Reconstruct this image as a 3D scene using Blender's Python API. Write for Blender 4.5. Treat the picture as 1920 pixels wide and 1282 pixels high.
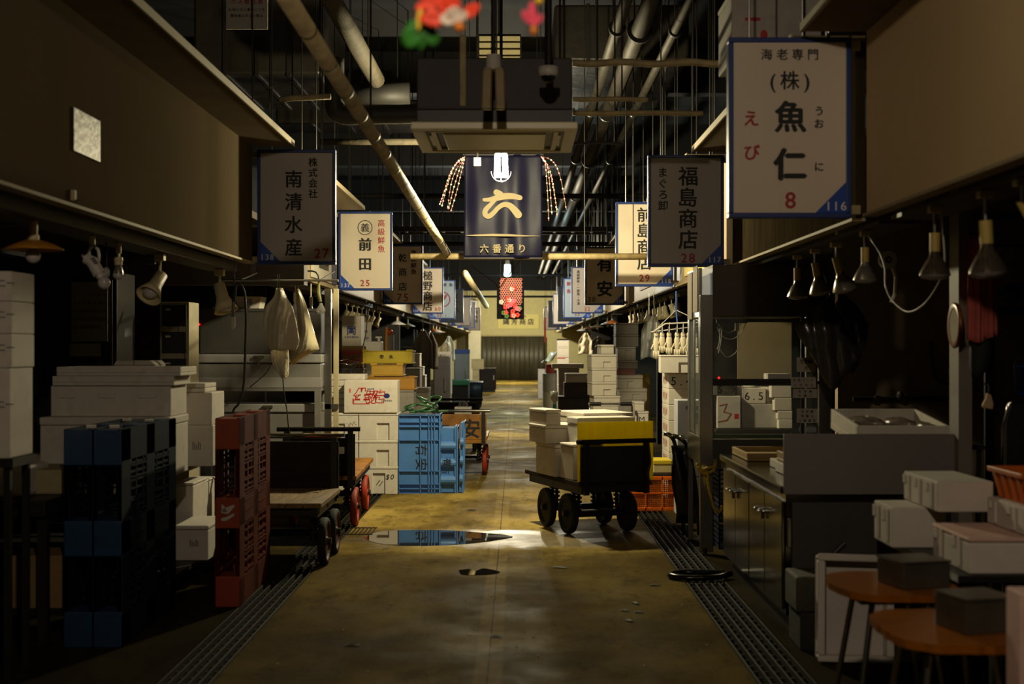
import bpy, math, random
from mathutils import Vector, Matrix
random.seed(7)
for o in list(bpy.data.objects): bpy.data.objects.remove(o)
S = bpy.context.scene
COL = S.collection
PI = math.pi
# ---------------------------------------------------------------- camera
F, CX, CY, H = 2560.0, 968.0, 650.0, 1.52          # focal length in px, vanishing point, eye height
cam = bpy.data.cameras.new('camera'); camo = bpy.data.objects.new('camera', cam); COL.objects.link(camo)
camo.location = (0, 0, H); camo.rotation_euler = (PI/2, 0, 0)
cam.sensor_width = 36; cam.lens = F*36/1920
cam.shift_x = -(CX-960)/1920; cam.shift_y = (CY-641)/1920
cam.clip_start = .05; cam.clip_end = 200
cam.dof.use_dof = True; cam.dof.focus_distance = 13.5; cam.dof.aperture_fstop = 2.6
S.camera = camo
# ---------------------------------------------------------------- world, exposure
W = bpy.data.worlds.new('night'); S.world = W; W.use_nodes = True
W.node_tree.nodes['Background'].inputs[0].default_value = (1, .8, .55, 1)
W.node_tree.nodes['Background'].inputs[1].default_value = .004
S.view_settings.view_transform = 'Standard'; S.view_settings.look = 'None'
S.view_settings.gamma = 1; S.view_settings.exposure = 0
try:
    S.cycles.use_denoising = True; S.cycles.max_bounces = 6; S.cycles.transparent_max_bounces = 12
    S.cycles.caustics_reflective = False; S.cycles.caustics_refractive = False; S.cycles.sample_clamp_indirect = 4
except Exception: pass
# lamps of the aisle: (x, distance, z of the tubes, watts, colour); None = switched off
WARM = (1, .87, .52)
LAMPS = [(-.1, 1.0, 3.6, 165, (1, .80, .58)), (-.12, 7.2, 2.87, 0, WARM), (-.135, 12.2, 3.13, 430, WARM), (-.1, 23.4, 3.17, 420, (1, .88, .62)),
         (-.19, 29.4, 3.16, 200, (.75, 1, .98)), (-.12, 37.5, 3.0, 300, (1, .93, .75)), (-.1, 47, 3.1, 420, (1, .92, .68)), (-.1, 57, 3.2, 900, (1, .9, .55))]
# ---------------------------------------------------------------- helpers
def X(px, d): return (px-CX)*d/F
def Z(py, d): return H-(py-CY)*d/F
def DG(py): return H*F/(py-CY)                      # distance of a floor point seen at row py
CEIL = 5.8
def lin(c): return tuple((v/255/12.92 if v <= 10 else ((v/255+.055)/1.055)**2.4) for v in c)
MATS = {}
def M(name, rgb, rough=.6, metal=0., var=.12, scale=6., bump=.0, bscale=80., emit=0., alpha=1., trans=0., spec=.5, dirt=0., stretch=None):
    if name in MATS: return MATS[name]
    m = bpy.data.materials.new(name); m.use_nodes = True; MATS[name] = m
    nt = m.node_tree; b = nt.nodes['Principled BSDF']; L = nt.links
    c = lin(rgb)
    tc = nt.nodes.new('ShaderNodeTexCoord'); src = tc.outputs['Object']
    if stretch:
        mp = nt.nodes.new('ShaderNodeMapping'); mp.inputs['Scale'].default_value = stretch; L.new(src, mp.inputs[0]); src = mp.outputs[0]
    n = nt.nodes.new('ShaderNodeTexNoise'); n.inputs['Scale'].default_value = scale; n.inputs['Detail'].default_value = 5; L.new(src, n.inputs['Vector'])
    r = nt.nodes.new('ShaderNodeValToRGB')
    r.color_ramp.elements[0].position = .3; r.color_ramp.elements[1].position = .72
    r.color_ramp.elements[0].color = (*[v*(1-var) for v in c], 1); r.color_ramp.elements[1].color = (*[min(1, v*(1+var*.6)) for v in c], 1)
    L.new(n.outputs['Fac'], r.inputs[0]); out = r.outputs[0]
    if dirt:
        n2 = nt.nodes.new('ShaderNodeTexNoise'); n2.inputs['Scale'].default_value = 11; n2.inputs['Detail'].default_value = 8; L.new(src, n2.inputs['Vector'])
        r2 = nt.nodes.new('ShaderNodeValToRGB'); r2.color_ramp.elements[0].position = .56; r2.color_ramp.elements[1].position = .74
        r2.color_ramp.elements[0].color = (0, 0, 0, 1); r2.color_ramp.elements[1].color = (dirt,)*3+(1,)
        L.new(n2.outputs['Fac'], r2.inputs[0])
        mx = nt.nodes.new('ShaderNodeMix'); mx.data_type = 'RGBA'; L.new(r2.outputs[0], mx.inputs[0]); L.new(out, mx.inputs[6])
        mx.inputs[7].default_value = (c[0]*.35, c[1]*.3, c[2]*.22, 1); out = mx.outputs[2]
    L.new(out, b.inputs['Base Color'])
    b.inputs['Roughness'].default_value = rough; b.inputs['Metallic'].default_value = metal
    b.inputs['Specular IOR Level'].default_value = spec
    if alpha < 1: b.inputs['Alpha'].default_value = alpha
    if trans: b.inputs['Transmission Weight'].default_value = trans
    if emit:
        b.inputs['Emission Color'].default_value = (*c, 1); b.inputs['Emission Strength'].default_value = emit
    if bump:
        nb = nt.nodes.new('ShaderNodeTexNoise'); nb.inputs['Scale'].default_value = bscale; nb.inputs['Detail'].default_value = 4; L.new(src, nb.inputs['Vector'])
        bp = nt.nodes.new('ShaderNodeBump'); bp.inputs['Strength'].default_value = bump; bp.inputs['Distance'].default_value = .01
        L.new(nb.outputs['Fac'], bp.inputs['Height']); L.new(bp.outputs[0], b.inputs['Normal'])
    return m
class MB:
    def __init__(s): s.v = []; s.f = []
    def add(s, vs, fs):
        n = len(s.v); s.v += [tuple(v) for v in vs]; s.f += [tuple(i+n for i in f) for f in fs]; return s
    def box(s, x0, x1, y0, y1, z0, z1):
        return s.add([(x0,y0,z0),(x1,y0,z0),(x1,y1,z0),(x0,y1,z0),(x0,y0,z1),(x1,y0,z1),(x1,y1,z1),(x0,y1,z1)],
                     [(3,2,1,0),(4,5,6,7),(0,1,5,4),(1,2,6,5),(2,3,7,6),(3,0,4,7)])
    def obox(s, c, size, e=(0,0,0)):
        from mathutils import Euler
        R = Euler(e).to_matrix(); a, b, d = [v/2 for v in size]; c = Vector(c)
        vs = [c+R@Vector((x,y,z)) for z in (-d, d) for x, y in ((-a,-b),(a,-b),(a,b),(-a,b))]
        return s.add(vs, [(3,2,1,0),(4,5,6,7),(0,1,5,4),(1,2,6,5),(2,3,7,6),(3,0,4,7)])
    def tube(s, pts, r, n=8, cap=True):
        pts = [Vector(p) for p in pts]; N = len(pts); rs = r if isinstance(r, (list, tuple)) else [r]*N
        t = [(pts[min(i+1, N-1)]-pts[max(i-1, 0)]).normalized() for i in range(N)]
        u = t[0].orthogonal().normalized(); vs = []
        for i in range(N):
            u = (u-t[i]*u.dot(t[i])); u = u.normalized() if u.length > 1e-6 else t[i].orthogonal().normalized(); w = t[i].cross(u)
            for k in range(n):
                a = 2*PI*k/n; vs.append(pts[i]+(u*math.cos(a)+w*math.sin(a))*rs[i])
        fs = [(i*n+k, i*n+(k+1) % n, (i+1)*n+(k+1) % n, (i+1)*n+k) for i in range(N-1) for k in range(n)]
        if cap: fs += [tuple(range(n))[::-1], tuple(range((N-1)*n, N*n))]
        return s.add(vs, fs)
    def cyl(s, a, b, r0, r1=None, n=14): return s.tube([a, b], [r0, r0 if r1 is None else r1], n)
    def lathe(s, prof, n=24, mat=None, close=False):
        mat = mat or Matrix(); vs = [mat@Vector((r*math.cos(2*PI*k/n), r*math.sin(2*PI*k/n), z)) for r, z in prof for k in range(n)]
        P = len(prof); fs = [(i*n+k, i*n+(k+1) % n, (i+1)*n+(k+1) % n, (i+1)*n+k) for i in range(P-1) for k in range(n)]
        if close: fs += [tuple(range(n))[::-1], tuple(range((P-1)*n, P*n))]
        return s.add(vs, fs)
    def prism(s, poly, y0, y1, mat=None):               # poly in the xz plane, pushed along y
        mat = mat or Matrix(); n = len(poly)
        vs = [mat@Vector((x, y0, z)) for x, z in poly]+[mat@Vector((x, y1, z)) for x, z in poly]
        return s.add(vs, [tuple(range(n)), tuple(range(2*n-1, n-1, -1))]+[(i+n, (i+1) % n+n, (i+1) % n, i) for i in range(n)])
    def sheet(s, rows):                                 # grid of points
        a, b = len(rows), len(rows[0])
        return s.add([p for r in rows for p in r], [(i*b+j, i*b+j+1, (i+1)*b+j+1, (i+1)*b+j) for i in range(a-1) for j in range(b-1)])
    def ball(s, c, r, n=10, sc=(1,1,1)):
        c = Vector(c); vs = []; fs = []
        for i in range(n//2+1):
            a = PI*i/(n//2)
            for k in range(n): vs.append(c+Vector((r*sc[0]*math.sin(a)*math.cos(2*PI*k/n), r*sc[1]*math.sin(a)*math.sin(2*PI*k/n), r*sc[2]*math.cos(a))))
        for i in range(n//2):
            for k in range(n): fs.append((i*n+k, (i+1)*n+k, (i+1)*n+(k+1) % n, i*n+(k+1) % n))
        return s.add(vs, fs)
    def build(s, name, mat, parent=None, loc=None, bevel=0, smooth=False, seg=2, rz=0, solid=0):
        me = bpy.data.meshes.new(name); me.from_pydata(s.v, [], s.f); me.validate(); me.update()
        if mat: me.materials.append(mat)
        if smooth:
            for p in me.polygons: p.use_smooth = True
        o = bpy.data.objects.new(name, me); COL.objects.link(o)
        if parent: o.parent = parent
        if loc: o.location = loc
        if rz: o.rotation_euler.z = rz
        if solid:
            k = o.modifiers.new('thickness', 'SOLIDIFY'); k.thickness = solid
        if bevel:
            k = o.modifiers.new('bevel', 'BEVEL'); k.width = bevel; k.segments = seg; k.limit_method = 'ANGLE'
        return o
def tag(o, label, cat, group=None, kind=None):
    o['label'] = label; o['category'] = cat
    if group: o['group'] = group
    if kind: o['kind'] = kind
    return o
def thing(name, label, cat, loc=(0,0,0), rz=0, group=None):
    o = bpy.data.objects.new(name, None); COL.objects.link(o); o.location = loc; o.rotation_euler.z = rz; o.empty_display_size = .1
    return tag(o, label, cat, group)
def struct(name, mb, mat, parent=None, **k):
    o = mb.build(name, mat, parent, **k)
    if not parent: o['kind'] = 'structure'
    return o
def arc(c, r, a0, a1, n=8, plane='xz'):
    out = []
    for i in range(n+1):
        a = a0+(a1-a0)*i/n; p = (r*math.cos(a), r*math.sin(a))
        out.append((c[0]+p[0], c[1], c[2]+p[1]) if plane == 'xz' else ((c[0], c[1]+p[0], c[2]+p[1]) if plane == 'yz' else (c[0]+p[0], c[1]+p[1], c[2])))
    return out
def smoothpath(pts, k=6):                                # Catmull-Rom through the points
    P = [Vector(p) for p in pts]; out = []
    for i in range(len(P)-1):
        a, b, c, d = P[max(i-1, 0)], P[i], P[i+1], P[min(i+2, len(P)-1)]
        for j in range(k):
            t = j/k; out.append(.5*((2*b)+(c-a)*t+(2*a-5*b+4*c-d)*t*t+(3*b-a-3*c+d)*t**3))
    return out+[P[-1]]
# ---------------------------------------------------------------- lettering
GL = {}
def glyph(ch, bold=0.):
    if (ch, bold) not in GL:
        c = bpy.data.curves.new('glyph', 'FONT'); c.body = ch; c.size = 1; c.offset = bold; c.resolution_u = 3
        o = bpy.data.objects.new('glyph', c); COL.objects.link(o)
        me = bpy.data.meshes.new_from_object(o.evaluated_get(bpy.context.evaluated_depsgraph_get()))
        GL[(ch, bold)] = ([(v.co.x, v.co.y) for v in me.vertices], [tuple(p.vertices) for p in me.polygons])
        bpy.data.objects.remove(o); bpy.data.curves.remove(c); bpy.data.meshes.remove(me)
    return GL[(ch, bold)]
def text(mb, s, x, z, size, mode='h', pitch=None, bold=.02, y=0., wide=1., slant=0., strike=0., rot=0.):
    """flat lettering in the xz plane facing -y; (x, z) is the middle of the first glyph (v) or of the whole line (h)"""
    n = len(s); ascii_ = all(ord(c) < 128 for c in s); bold = abs(bold)
    pitch = pitch or size*(.62 if ascii_ else 1.05)
    spread = [(-bold, 0), (bold, 0), (0, -bold*.8), (0, bold*.8), (0, 0)] if bold > .004 else [(0, 0)]
    if strike: spread += [(strike+bold, 0), (-strike-bold, 0)]
    for i, ch in enumerate(s):
        if ch == ' ': continue
        vs, fs = glyph(ch)
        if not vs: continue
        mx = (min(v[0] for v in vs)+max(v[0] for v in vs))/2
        mz = .355 if ascii_ else .38
        ox, oz = (x+(i-(n-1)/2)*pitch, z) if mode == 'h' else (x, z-i*pitch)
        for k, (du, dv) in enumerate(spread):
            out = []
            for vx, vz in vs:
                px, pz = (vx-mx+du)*size*wide, (vz-mz+dv)*size; px += slant*pz
                if rot: px, pz = px*math.cos(rot)-pz*math.sin(rot), px*math.sin(rot)+pz*math.cos(rot)
                out.append((ox+px, y-.00005*k, oz+pz))
            mb.add(out, fs)
    return mb
def stroke(mb, pts, w, y=0.):                            # brush stroke: flat ribbon with swelling width, xz plane
    P = [Vector((p[0], p[1])) for p in pts]; n = len(P); ws = w if isinstance(w, (list, tuple)) else [w]*n
    L, R = [], []
    for i in range(n):
        t = (P[min(i+1, n-1)]-P[max(i-1, 0)]).normalized(); q = Vector((-t.y, t.x))*ws[i]/2
        L.append(P[i]+q); R.append(P[i]-q)
    vs = [(p.x, y, p.y) for p in L]+[(p.x, y, p.y) for p in R]
    mb.add(vs, [(i, i+1, n+i+1, n+i) for i in range(n-1)])
    for c, r in ((P[0], ws[0]/2), (P[-1], ws[-1]/2)):
        mb.add([(c.x+r*math.cos(2*PI*k/10), y-.0006, c.y+r*math.sin(2*PI*k/10)) for k in range(10)], [tuple(range(10))[::-1]])
    return mb
# ---------------------------------------------------------------- materials
foam = M('white_foam', (205, 198, 186), .8, var=.08, scale=9, bump=.12, bscale=160, dirt=.22)
foamgrey = M('greyed_foam', (172, 166, 158), .8, var=.1, scale=9, bump=.12, bscale=160, dirt=.3)
cream = M('cream_panel', (158, 142, 112), .55, var=.05, scale=1.5)
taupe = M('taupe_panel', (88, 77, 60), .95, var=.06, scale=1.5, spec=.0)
beige = M('dull_beige_panel', (212, 186, 138), .8, var=.06, scale=1.5)
grime = M('grimy_panel', (60, 52, 37), .95, var=.35, scale=3, stretch=(1, 4, .6), dirt=.4, spec=0.)
lip = M('pale_edge_trim', (160, 146, 112), .7, var=.1)
beamdark = M('brown_painted_steel', (62, 54, 44), .6, var=.2)
navy = M('navy_frame', (26, 54, 124), .4, var=.1)
signface = M('sign_face', (222, 208, 188), .45, var=.03, scale=2)
signgrey = M('dimmed_sign_face', (188, 180, 176), .45, var=.04, scale=2)  # dimmer copy of the sign face, backlit shade put into the colour
signblue = M('sign_blue', (24, 72, 170), .4, var=.05)
ink = M('black_ink', (14, 13, 14), .6, var=.05)
redink = M('red_ink', (170, 22, 26), .5, var=.05)
whiteink = M('white_ink', (225, 225, 225), .5, var=.02)
blueink = M('blue_ink', (22, 32, 110), .5, var=.05)
black = M('black_plastic', (18, 17, 17), .45, var=.15)
rubber = M('black_rubber', (14, 13, 12), .8, var=.2)
darksteel = M('dark_steel', (40, 37, 34), .5, .5, var=.25, dirt=.3)
steel = M('stainless_steel', (150, 148, 142), .28, 1., var=.12, scale=4, bump=.03, bscale=30)
brushed = M('brushed_stainless', (118, 115, 106), .17, 1., var=.25, scale=5, stretch=(1, 1, .15), bump=.08, bscale=5)
chrome = M('chrome', (190, 190, 190), .12, 1., var=.02)
greymetal = M('grey_painted_metal', (124, 122, 118), .5, .1, var=.1, dirt=.15)
darkgrey = M('dark_grey_panel', (60, 57, 54), .6, var=.15)
ivory = M('ivory_plastic', (206, 192, 150), .45, var=.08)
whiteplastic = M('white_plastic', (200, 196, 186), .45, var=.08)
oldwood = M('worn_plank_wood', (122, 98, 62), .7, var=.45, scale=5, stretch=(6, .7, 6), bump=.4, bscale=40, dirt=.3)
darkwood = M('dark_stained_wood', (36, 28, 21), .75, spec=.15, var=.4, scale=5, stretch=(.7, 6, 6), bump=.3, bscale=30)
amberwood = M('amber_varnished_wood', (150, 98, 22), .55, var=.5, scale=6, dirt=.5)
redpaint = M('red_painted_iron', (150, 44, 18), .5, var=.2, dirt=.2)
paper = M('paper', (190, 184, 170), .8, var=.06)
brownpaper = M('brown_paper', (120, 104, 80), .8, var=.1)
bluepallet = M('blue_pallet_plastic', (14, 52, 88), .5, var=.3, scale=5, bump=.05)
orangepallet = M('orange_pallet_plastic', (150, 58, 15), .5, var=.25, scale=5, bump=.05)
bluecrate = M('sky_blue_plastic', (72, 122, 186), .42, var=.12, scale=5)
yellow = M('yellow_plastic', (205, 180, 40), .5, var=.12)
amberplastic = M('amber_plastic', (208, 150, 55), .5, var=.1)
greenhose = M('green_hose', (62, 104, 62), .4, var=.2)
clearplastic = M('clear_film', (190, 190, 186), .15, var=.05, alpha=.35, bump=.5, bscale=14)
milky = M('milky_polythene', (205, 194, 168), .35, var=.1, bump=.5, bscale=16)
glassm = M('glass_pane', (200, 210, 205), .03, var=.02, alpha=.1, spec=.6)
bulbglass = M('frosted_bulb_glass', (190, 182, 184), .12, var=.03)
clearbulb = M('clear_bulb_glass', (220, 220, 215), .05, var=.02, alpha=.35)
blackcloth = M('black_cloth', (12, 11, 12), .95, spec=.05)
dimlag = M('shade_toned_lagging', (74, 66, 48), .8, var=.35, scale=12, bump=.4, bscale=30)  # darker copy of the pipe insulation, weak light near the ceiling painted in
insul = M('pipe_insulation', (176, 158, 116), .6, var=.3, scale=12, bump=.5, bscale=30)
ductgrey = M('grey_duct', (46, 44, 42), .6, var=.2, bump=.15, bscale=12)
bluedeck = M('shade_dark_blue_plastic', (12, 26, 40), .9, var=.4, scale=5, bump=.05, spec=.08)  # darker copy of the blue pallet plastic, shade on the decks painted in
orangedeck = M('shade_dark_orange_plastic', (84, 30, 9), .9, var=.4, scale=5, bump=.05, spec=.08)  # same for the orange pallet: deck shade is in the colour
foil = M('crinkled_foil', (44, 40, 34), .42, .3, var=.4, scale=2, bump=.9, bscale=5)
ledred = M('red_indicator', (255, 20, 20), .4, emit=4, var=0)

def translucent(name, rgb, amt=.5):
    m = M(name, rgb, .55, var=.2, scale=3, stretch=(5, 1, .5), dirt=.2); nt = m.node_tree; b = nt.nodes['Principled BSDF']
    tr = nt.nodes.new('ShaderNodeBsdfTranslucent'); mx = nt.nodes.new('ShaderNodeMixShader'); mx.inputs[0].default_value = amt
    tr.inputs[0].default_value = (*lin(rgb), 1); out = nt.nodes['Material Output']
    nt.links.new(b.outputs[0], mx.inputs[1]); nt.links.new(tr.outputs[0], mx.inputs[2]); nt.links.new(mx.outputs[0], out.inputs[0]); return m
orangemesh = translucent('orange_plastic', (250, 138, 26), .5)
yellowsheet = translucent('yellow_corrugated_sheet', (214, 196, 16), .5)
# ================================================================ SETTING: floor, drains, walls, ceiling
def floor_material():
    m = bpy.data.materials.new('market_concrete'); m.use_nodes = True; nt = m.node_tree; L = nt.links; b = nt.nodes['Principled BSDF']
    N = lambda t, **k: (lambda n: ([setattr(n, a, v) for a, v in k.items()], n)[1])(nt.nodes.new(t))
    tc = N('ShaderNodeTexCoord'); P = tc.outputs['Object']
    def noise(s, d=6, stretch=None, rough=.55):
        src = P
        if stretch:
            mp = N('ShaderNodeMapping'); mp.inputs['Scale'].default_value = stretch; L.new(P, mp.inputs[0]); src = mp.outputs[0]
        n = N('ShaderNodeTexNoise'); n.inputs['Scale'].default_value = s; n.inputs['Detail'].default_value = d; n.inputs['Roughness'].default_value = rough; L.new(src, n.inputs['Vector']); return n.outputs['Fac']
    def ramp(x, a, b_, ca=0., cb=1.):
        r = N('ShaderNodeMapRange'); r.interpolation_type = 'SMOOTHSTEP'; L.new(x, r.inputs[0])
        for i, v in enumerate((a, b_, ca, cb)): r.inputs[i+1].default_value = v
        return r.outputs[0]
    def math_(op, a, b_=None):
        n = N('ShaderNodeMath', operation=op)
        for i, v in enumerate((a, b_)):
            if v is None: continue
            if isinstance(v, (int, float)): n.inputs[i].default_value = v
            else: L.new(v, n.inputs[i])
        return n.outputs[0]
    def mix(f, a, b_):
        n = N('ShaderNodeMix', data_type='RGBA')
        for i, v in ((0, f), (6, a), (7, b_)):
            if isinstance(v, (int, float)): n.inputs[i].default_value = v
            elif isinstance(v, tuple): n.inputs[i].default_value = v
            else: L.new(v, n.inputs[i])
        return n.outputs[2]
    col = lambda *c: (*lin(c), 1)
    base = mix(ramp(noise(1.1, 8, (1, .6, 1)), .35, .68), col(98, 81, 42), col(164, 142, 76))
    base = mix(ramp(noise(3.2, 9, (1, .5, 1), .7), .5, .72, 0, .75), base, col(56, 45, 26))
    base = mix(ramp(noise(9, 9, (1, .35, 1), .75), .5, .68, 0, .55), base, col(52, 42, 26))
    base = mix(ramp(noise(60, 3), .6, .72, 0, .5), base, col(46, 37, 22))
    sx = N('ShaderNodeSeparateXYZ'); L.new(P, sx.inputs[0]); x, y = sx.outputs[0], sx.outputs[1]
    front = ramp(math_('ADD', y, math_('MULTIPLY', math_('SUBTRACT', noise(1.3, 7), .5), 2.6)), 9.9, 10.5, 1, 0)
    base = mix(math_('MULTIPLY', front, .6), base, col(52, 43, 26))   # weaker light on the near floor painted into its colour
    wob = math_('MULTIPLY', math_('SUBTRACT', noise(9, 6), .5), .014)
    dx = math_('ABSOLUTE', math_('ADD', x, .132)); dxw = math_('ABSOLUTE', math_('ADD', math_('ADD', x, wob), .132))
    band = math_('MULTIPLY', ramp(math_('ADD', dx, math_('MULTIPLY', wob, .35)), .055, .075, 1, 0), ramp(noise(4.5, 6), .4, .6, .3, .95))
    base = mix(math_('MULTIPLY', band, .3), base, col(168, 144, 88))                      # worn pale stripe down the middle
    base = mix(ramp(dxw, .0015, .006, .75, 0), base, col(22, 18, 14))                       # crack
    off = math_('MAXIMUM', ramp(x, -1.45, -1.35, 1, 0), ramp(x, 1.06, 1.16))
    base = mix(math_('MULTIPLY', off, .82), base, col(16, 14, 11))                       # floor darker beyond the drains
    # wet patch where water has collected
    ex = math_('DIVIDE', math_('ADD', x, .1), 1.35); ey = math_('DIVIDE', math_('SUBTRACT', y, 10.85), .55)
    rr = math_('ADD', math_('SQRT', math_('ADD', math_('MULTIPLY', ex, ex), math_('MULTIPLY', ey, ey))), math_('MULTIPLY', math_('SUBTRACT', noise(2.5, 5), .5), 1.3))
    wet = ramp(rr, .75, 1.1, 1, 0)
    wet2 = ramp(noise(.55, 5, (1, .45, 1)), .52, .64)
    base = mix(math_('MULTIPLY', wet, .5), base, col(50, 41, 26)); L.new(base, b.inputs['Base Color'])
    ro = math_('SUBTRACT', ramp(noise(2.1, 8), .3, .7, .6, .8), math_('MULTIPLY', wet2, .14))
    ro = math_('SUBTRACT', ro, math_('MULTIPLY', wet, .24)); L.new(ro, b.inputs['Roughness']); L.new(math_('ADD', math_('MULTIPLY', wet, .4), .01), b.inputs['Specular IOR Level'])
    bp = N('ShaderNodeBump'); bp.inputs['Strength'].default_value = .35; bp.inputs['Distance'].default_value = .006
    L.new(math_('ADD', noise(26, 7), math_('MULTIPLY', noise(140, 2), .5)), bp.inputs['Height']); L.new(bp.outputs[0], b.inputs['Normal'])
    return m
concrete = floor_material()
DL0, DL1, DR0, DR1 = -1.63, -1.376, 1.09, 1.365         # drain channels either side of the aisle
fl = MB()
for a, b in ((-7, DL0), (DL1, DR0), (DR1, 7)): fl.box(a, b, -3, 64, -.12, 0)
fl.box(-7, 7, -3, 64, -.2, -.12)
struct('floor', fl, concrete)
def grating(x0, x1, d0, d1, bars, label):
    t = thing('drain_grating', label, 'drain grate', ((x0+x1)/2, (d0+d1)/2, -.03)); w = (x1-x0)/2; l = (d1-d0)/2
    m = MB()
    for i in range(bars):
        u = -w+.012+(2*w-.024)*i/(bars-1); m.box(u-.005, u+.005, -l, l, 0, .03)
    m.build('bar', M('worn_grate_bar', (30, 27, 23), .7, .0, var=.3, spec=.25), t)
    m = MB(); n = int((d1-d0)/.12)
    for i in range(n+1):
        v = -l+2*l*i/n; m.box(-w, w, v-.004, v+.004, .0, .009)
    m.build('cross_bar', M('grate_cross_bar', (15, 14, 13), .8), t)
grating(DL0, DL1, 3, 60, 6, 'long dark steel drain grating in the floor beside the hand trucks and pallets')
grating(DR0, DR1, 3, 60, 6, 'long dark steel drain grating in the floor beside the stainless counter')
t = thing('drain_grating', 'short dark grating branching off the drain beside the flatbed trucks into the aisle', 'drain grate', (-1.275, 11.25, 0))
m = MB()
for i in range(7): m.box(-.1+i*.032, -.09+i*.032, -.2, .2, 0, .006)
m.build('bar', darksteel, t); [MB().box(-.11, .11, q-.01, q+.01, 0, .006).build('cross_bar', darksteel, t) for q in (-.2, .2)]
water = M('standing_water', (26, 22, 16), .02, var=.1, spec=.8)
def puddle(px, label):
    pts = [(X(a, DG(b)), DG(b)) for a, b in px]; cx = sum(p[0] for p in pts)/len(pts); cy = sum(p[1] for p in pts)/len(pts)
    P = smoothpath([(a-cx, b-cy, 0) for a, b in pts]+[(pts[0][0]-cx, pts[0][1]-cy, 0)], 6)[:-1]
    m = MB(); n = len(P); m.add([(p.x, p.y, .002) for p in P]+[(p.x*1.01, p.y*1.01, 0) for p in P], [tuple(range(n))]+[(i, n+i, n+(i+1) % n, (i+1) % n) for i in range(n)])
    tag(m.build('puddle', water, loc=(cx, cy, .0005)), label, 'puddle')
puddle([(684,1007),(712,997),(770,994),(850,995),(915,1000),(948,1003),(960,1007),(935,1012),(880,1019),(800,1023),(735,1022),(698,1016)], 'wide shallow puddle on the concrete reflecting the blue crates')
puddle([(860,1069),(880,1067),(893,1070),(905,1066),(922,1068),(938,1073),(920,1077),(890,1078),(866,1077)], 'small bright puddle on the stripe in mid aisle')
# --- walls, ceiling
darkwall = M('dark_back_wall', (44, 40, 34), .8, var=.3)
struct('wall_left', MB().box(-6.1, -6, -3, 64, -.12, CEIL), darkwall)
struct('wall_right', MB().box(6, 6.1, -3, 64, -.12, CEIL), darkwall)
struct('wall_front', MB().box(-6, 6, -3.1, -3, -.12, CEIL), darkwall)
backwall = M('cream_back_wall', (206, 196, 148), .7, var=.08)
struct('wall_back', MB().box(-6, 6, 63, 63.2, -.12, CEIL), backwall)
struct('ceiling', MB().box(-6.1, 6.1, -3.1, 63.3, CEIL-.003, CEIL+.1), M('black_ceiling', (13, 12, 11), .8, var=.3))
cb = struct('trim_1', MB().box(-6, 6, 13.6, 13.9, 5.3, CEIL).box(-6, 6, 19.8, 20.1, 5.2, CEIL).box(-6, 6, 27, 27.3, 5.1, CEIL).box(-6, 6, 35, 35.3, 5, CEIL).box(-6, 6, 44, 44.3, 4.6, CEIL).box(-6, 6, 53, 53.3, 3.7, CEIL), M('black_steel_beam', (18, 17, 15), .7, .0, var=.2))
# --- row of signboard fascias over the stalls
def fascia(n, side, d0, d1, mat=cream, x=None):
    s = side; xf = x or (2.06 if s < 0 else 1.74); e = xf-.32
    bx = lambda m, a, b, *r: m.box(min(s*a, s*b), max(s*a, s*b), *r)
    t = struct('trim_%d' % n, bx(MB(), xf, xf+.05, d0, d1, 2.18, 3.085), mat)
    for q in range(3):
        yy = d0+.35+(d1-d0-.7)*q/2
        for rx in (e+.12, xf-.05): struct('hanger_rod', MB().cyl((s*rx, yy+.1*(rx > e+.2), 3.11), (s*rx, yy+.1*(rx > e+.2), CEIL), .006, n=6), steel, t)
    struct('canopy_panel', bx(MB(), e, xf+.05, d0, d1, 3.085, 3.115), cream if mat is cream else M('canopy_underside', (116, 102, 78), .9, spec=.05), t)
    struct('pale_lip', bx(bx(MB(), e-.012, e, d0, d1, 3.08, 3.125), xf-.02, xf+.05, d0, d1, 2.165, 2.18), lip, t)
    struct('lower_beam_with_added_slab', bx(bx(MB(), xf+.12, xf+.34, d0, d1, 2.11 if s < 0 else 2.15, 2.17), xf+.05, 5.6, d0, d1, 2.6, 2.64), beamdark, t)  # includes a stall ceiling slab, added to keep the interior dark
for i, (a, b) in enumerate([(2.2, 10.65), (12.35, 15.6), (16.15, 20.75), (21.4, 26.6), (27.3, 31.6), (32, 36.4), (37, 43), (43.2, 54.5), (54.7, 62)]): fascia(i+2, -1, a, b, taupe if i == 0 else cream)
for i, (a, b) in enumerate([(2.2, 6.78), (7.0, 10.95), (11.3, 14.8), (15.05, 21.1), (21.7, 26), (26.7, 30.5), (31.2, 39.8), (40.5, 62)]): fascia(i+12, 1, a, b, (beige, grime)[i] if i < 2 else cream)
# cross beam in the gap after the first stall on the left
struct('trim_21', MB().box(-5.6, -1.85, 11.9, 12.1, 2.06, 2.3).box(-5.6, -2.25, 10.66, 12.3, 2.62, 2.68), beamdark)
# pillar by the stall on the right, partitions
struct('trim_22', MB().box(2.3, 2.37, 7.1, 7.25, 0, 2.7), M('pale_grey_post', (120, 112, 100), .6, var=.12, dirt=.3))
struct('trim_23', MB().box(2.72, 5.6, 11.55, 11.65, 0, 2.62), M('brown_stall_back', (150, 134, 106), .7, var=.15))
struct('trim_24', MB().box(-5.6, -2.9, 15.75, 15.85, 0, 2.62).box(-5.6, -2.3, 20.9, 21, 0, 2.62).box(-5.6, -2.3, 26.9, 27, 0, 2.62).box(-5.6, -2.3, 36.6, 36.7, 0, 2.62).box(2.2, 5.6, 21.3, 21.4, 0, 2.62).box(2.2, 5.6, 30.8, 30.9, 0, 2.62).box(2.2, 5.6, 40, 40.1, 0, 2.62), darkwall)
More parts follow.
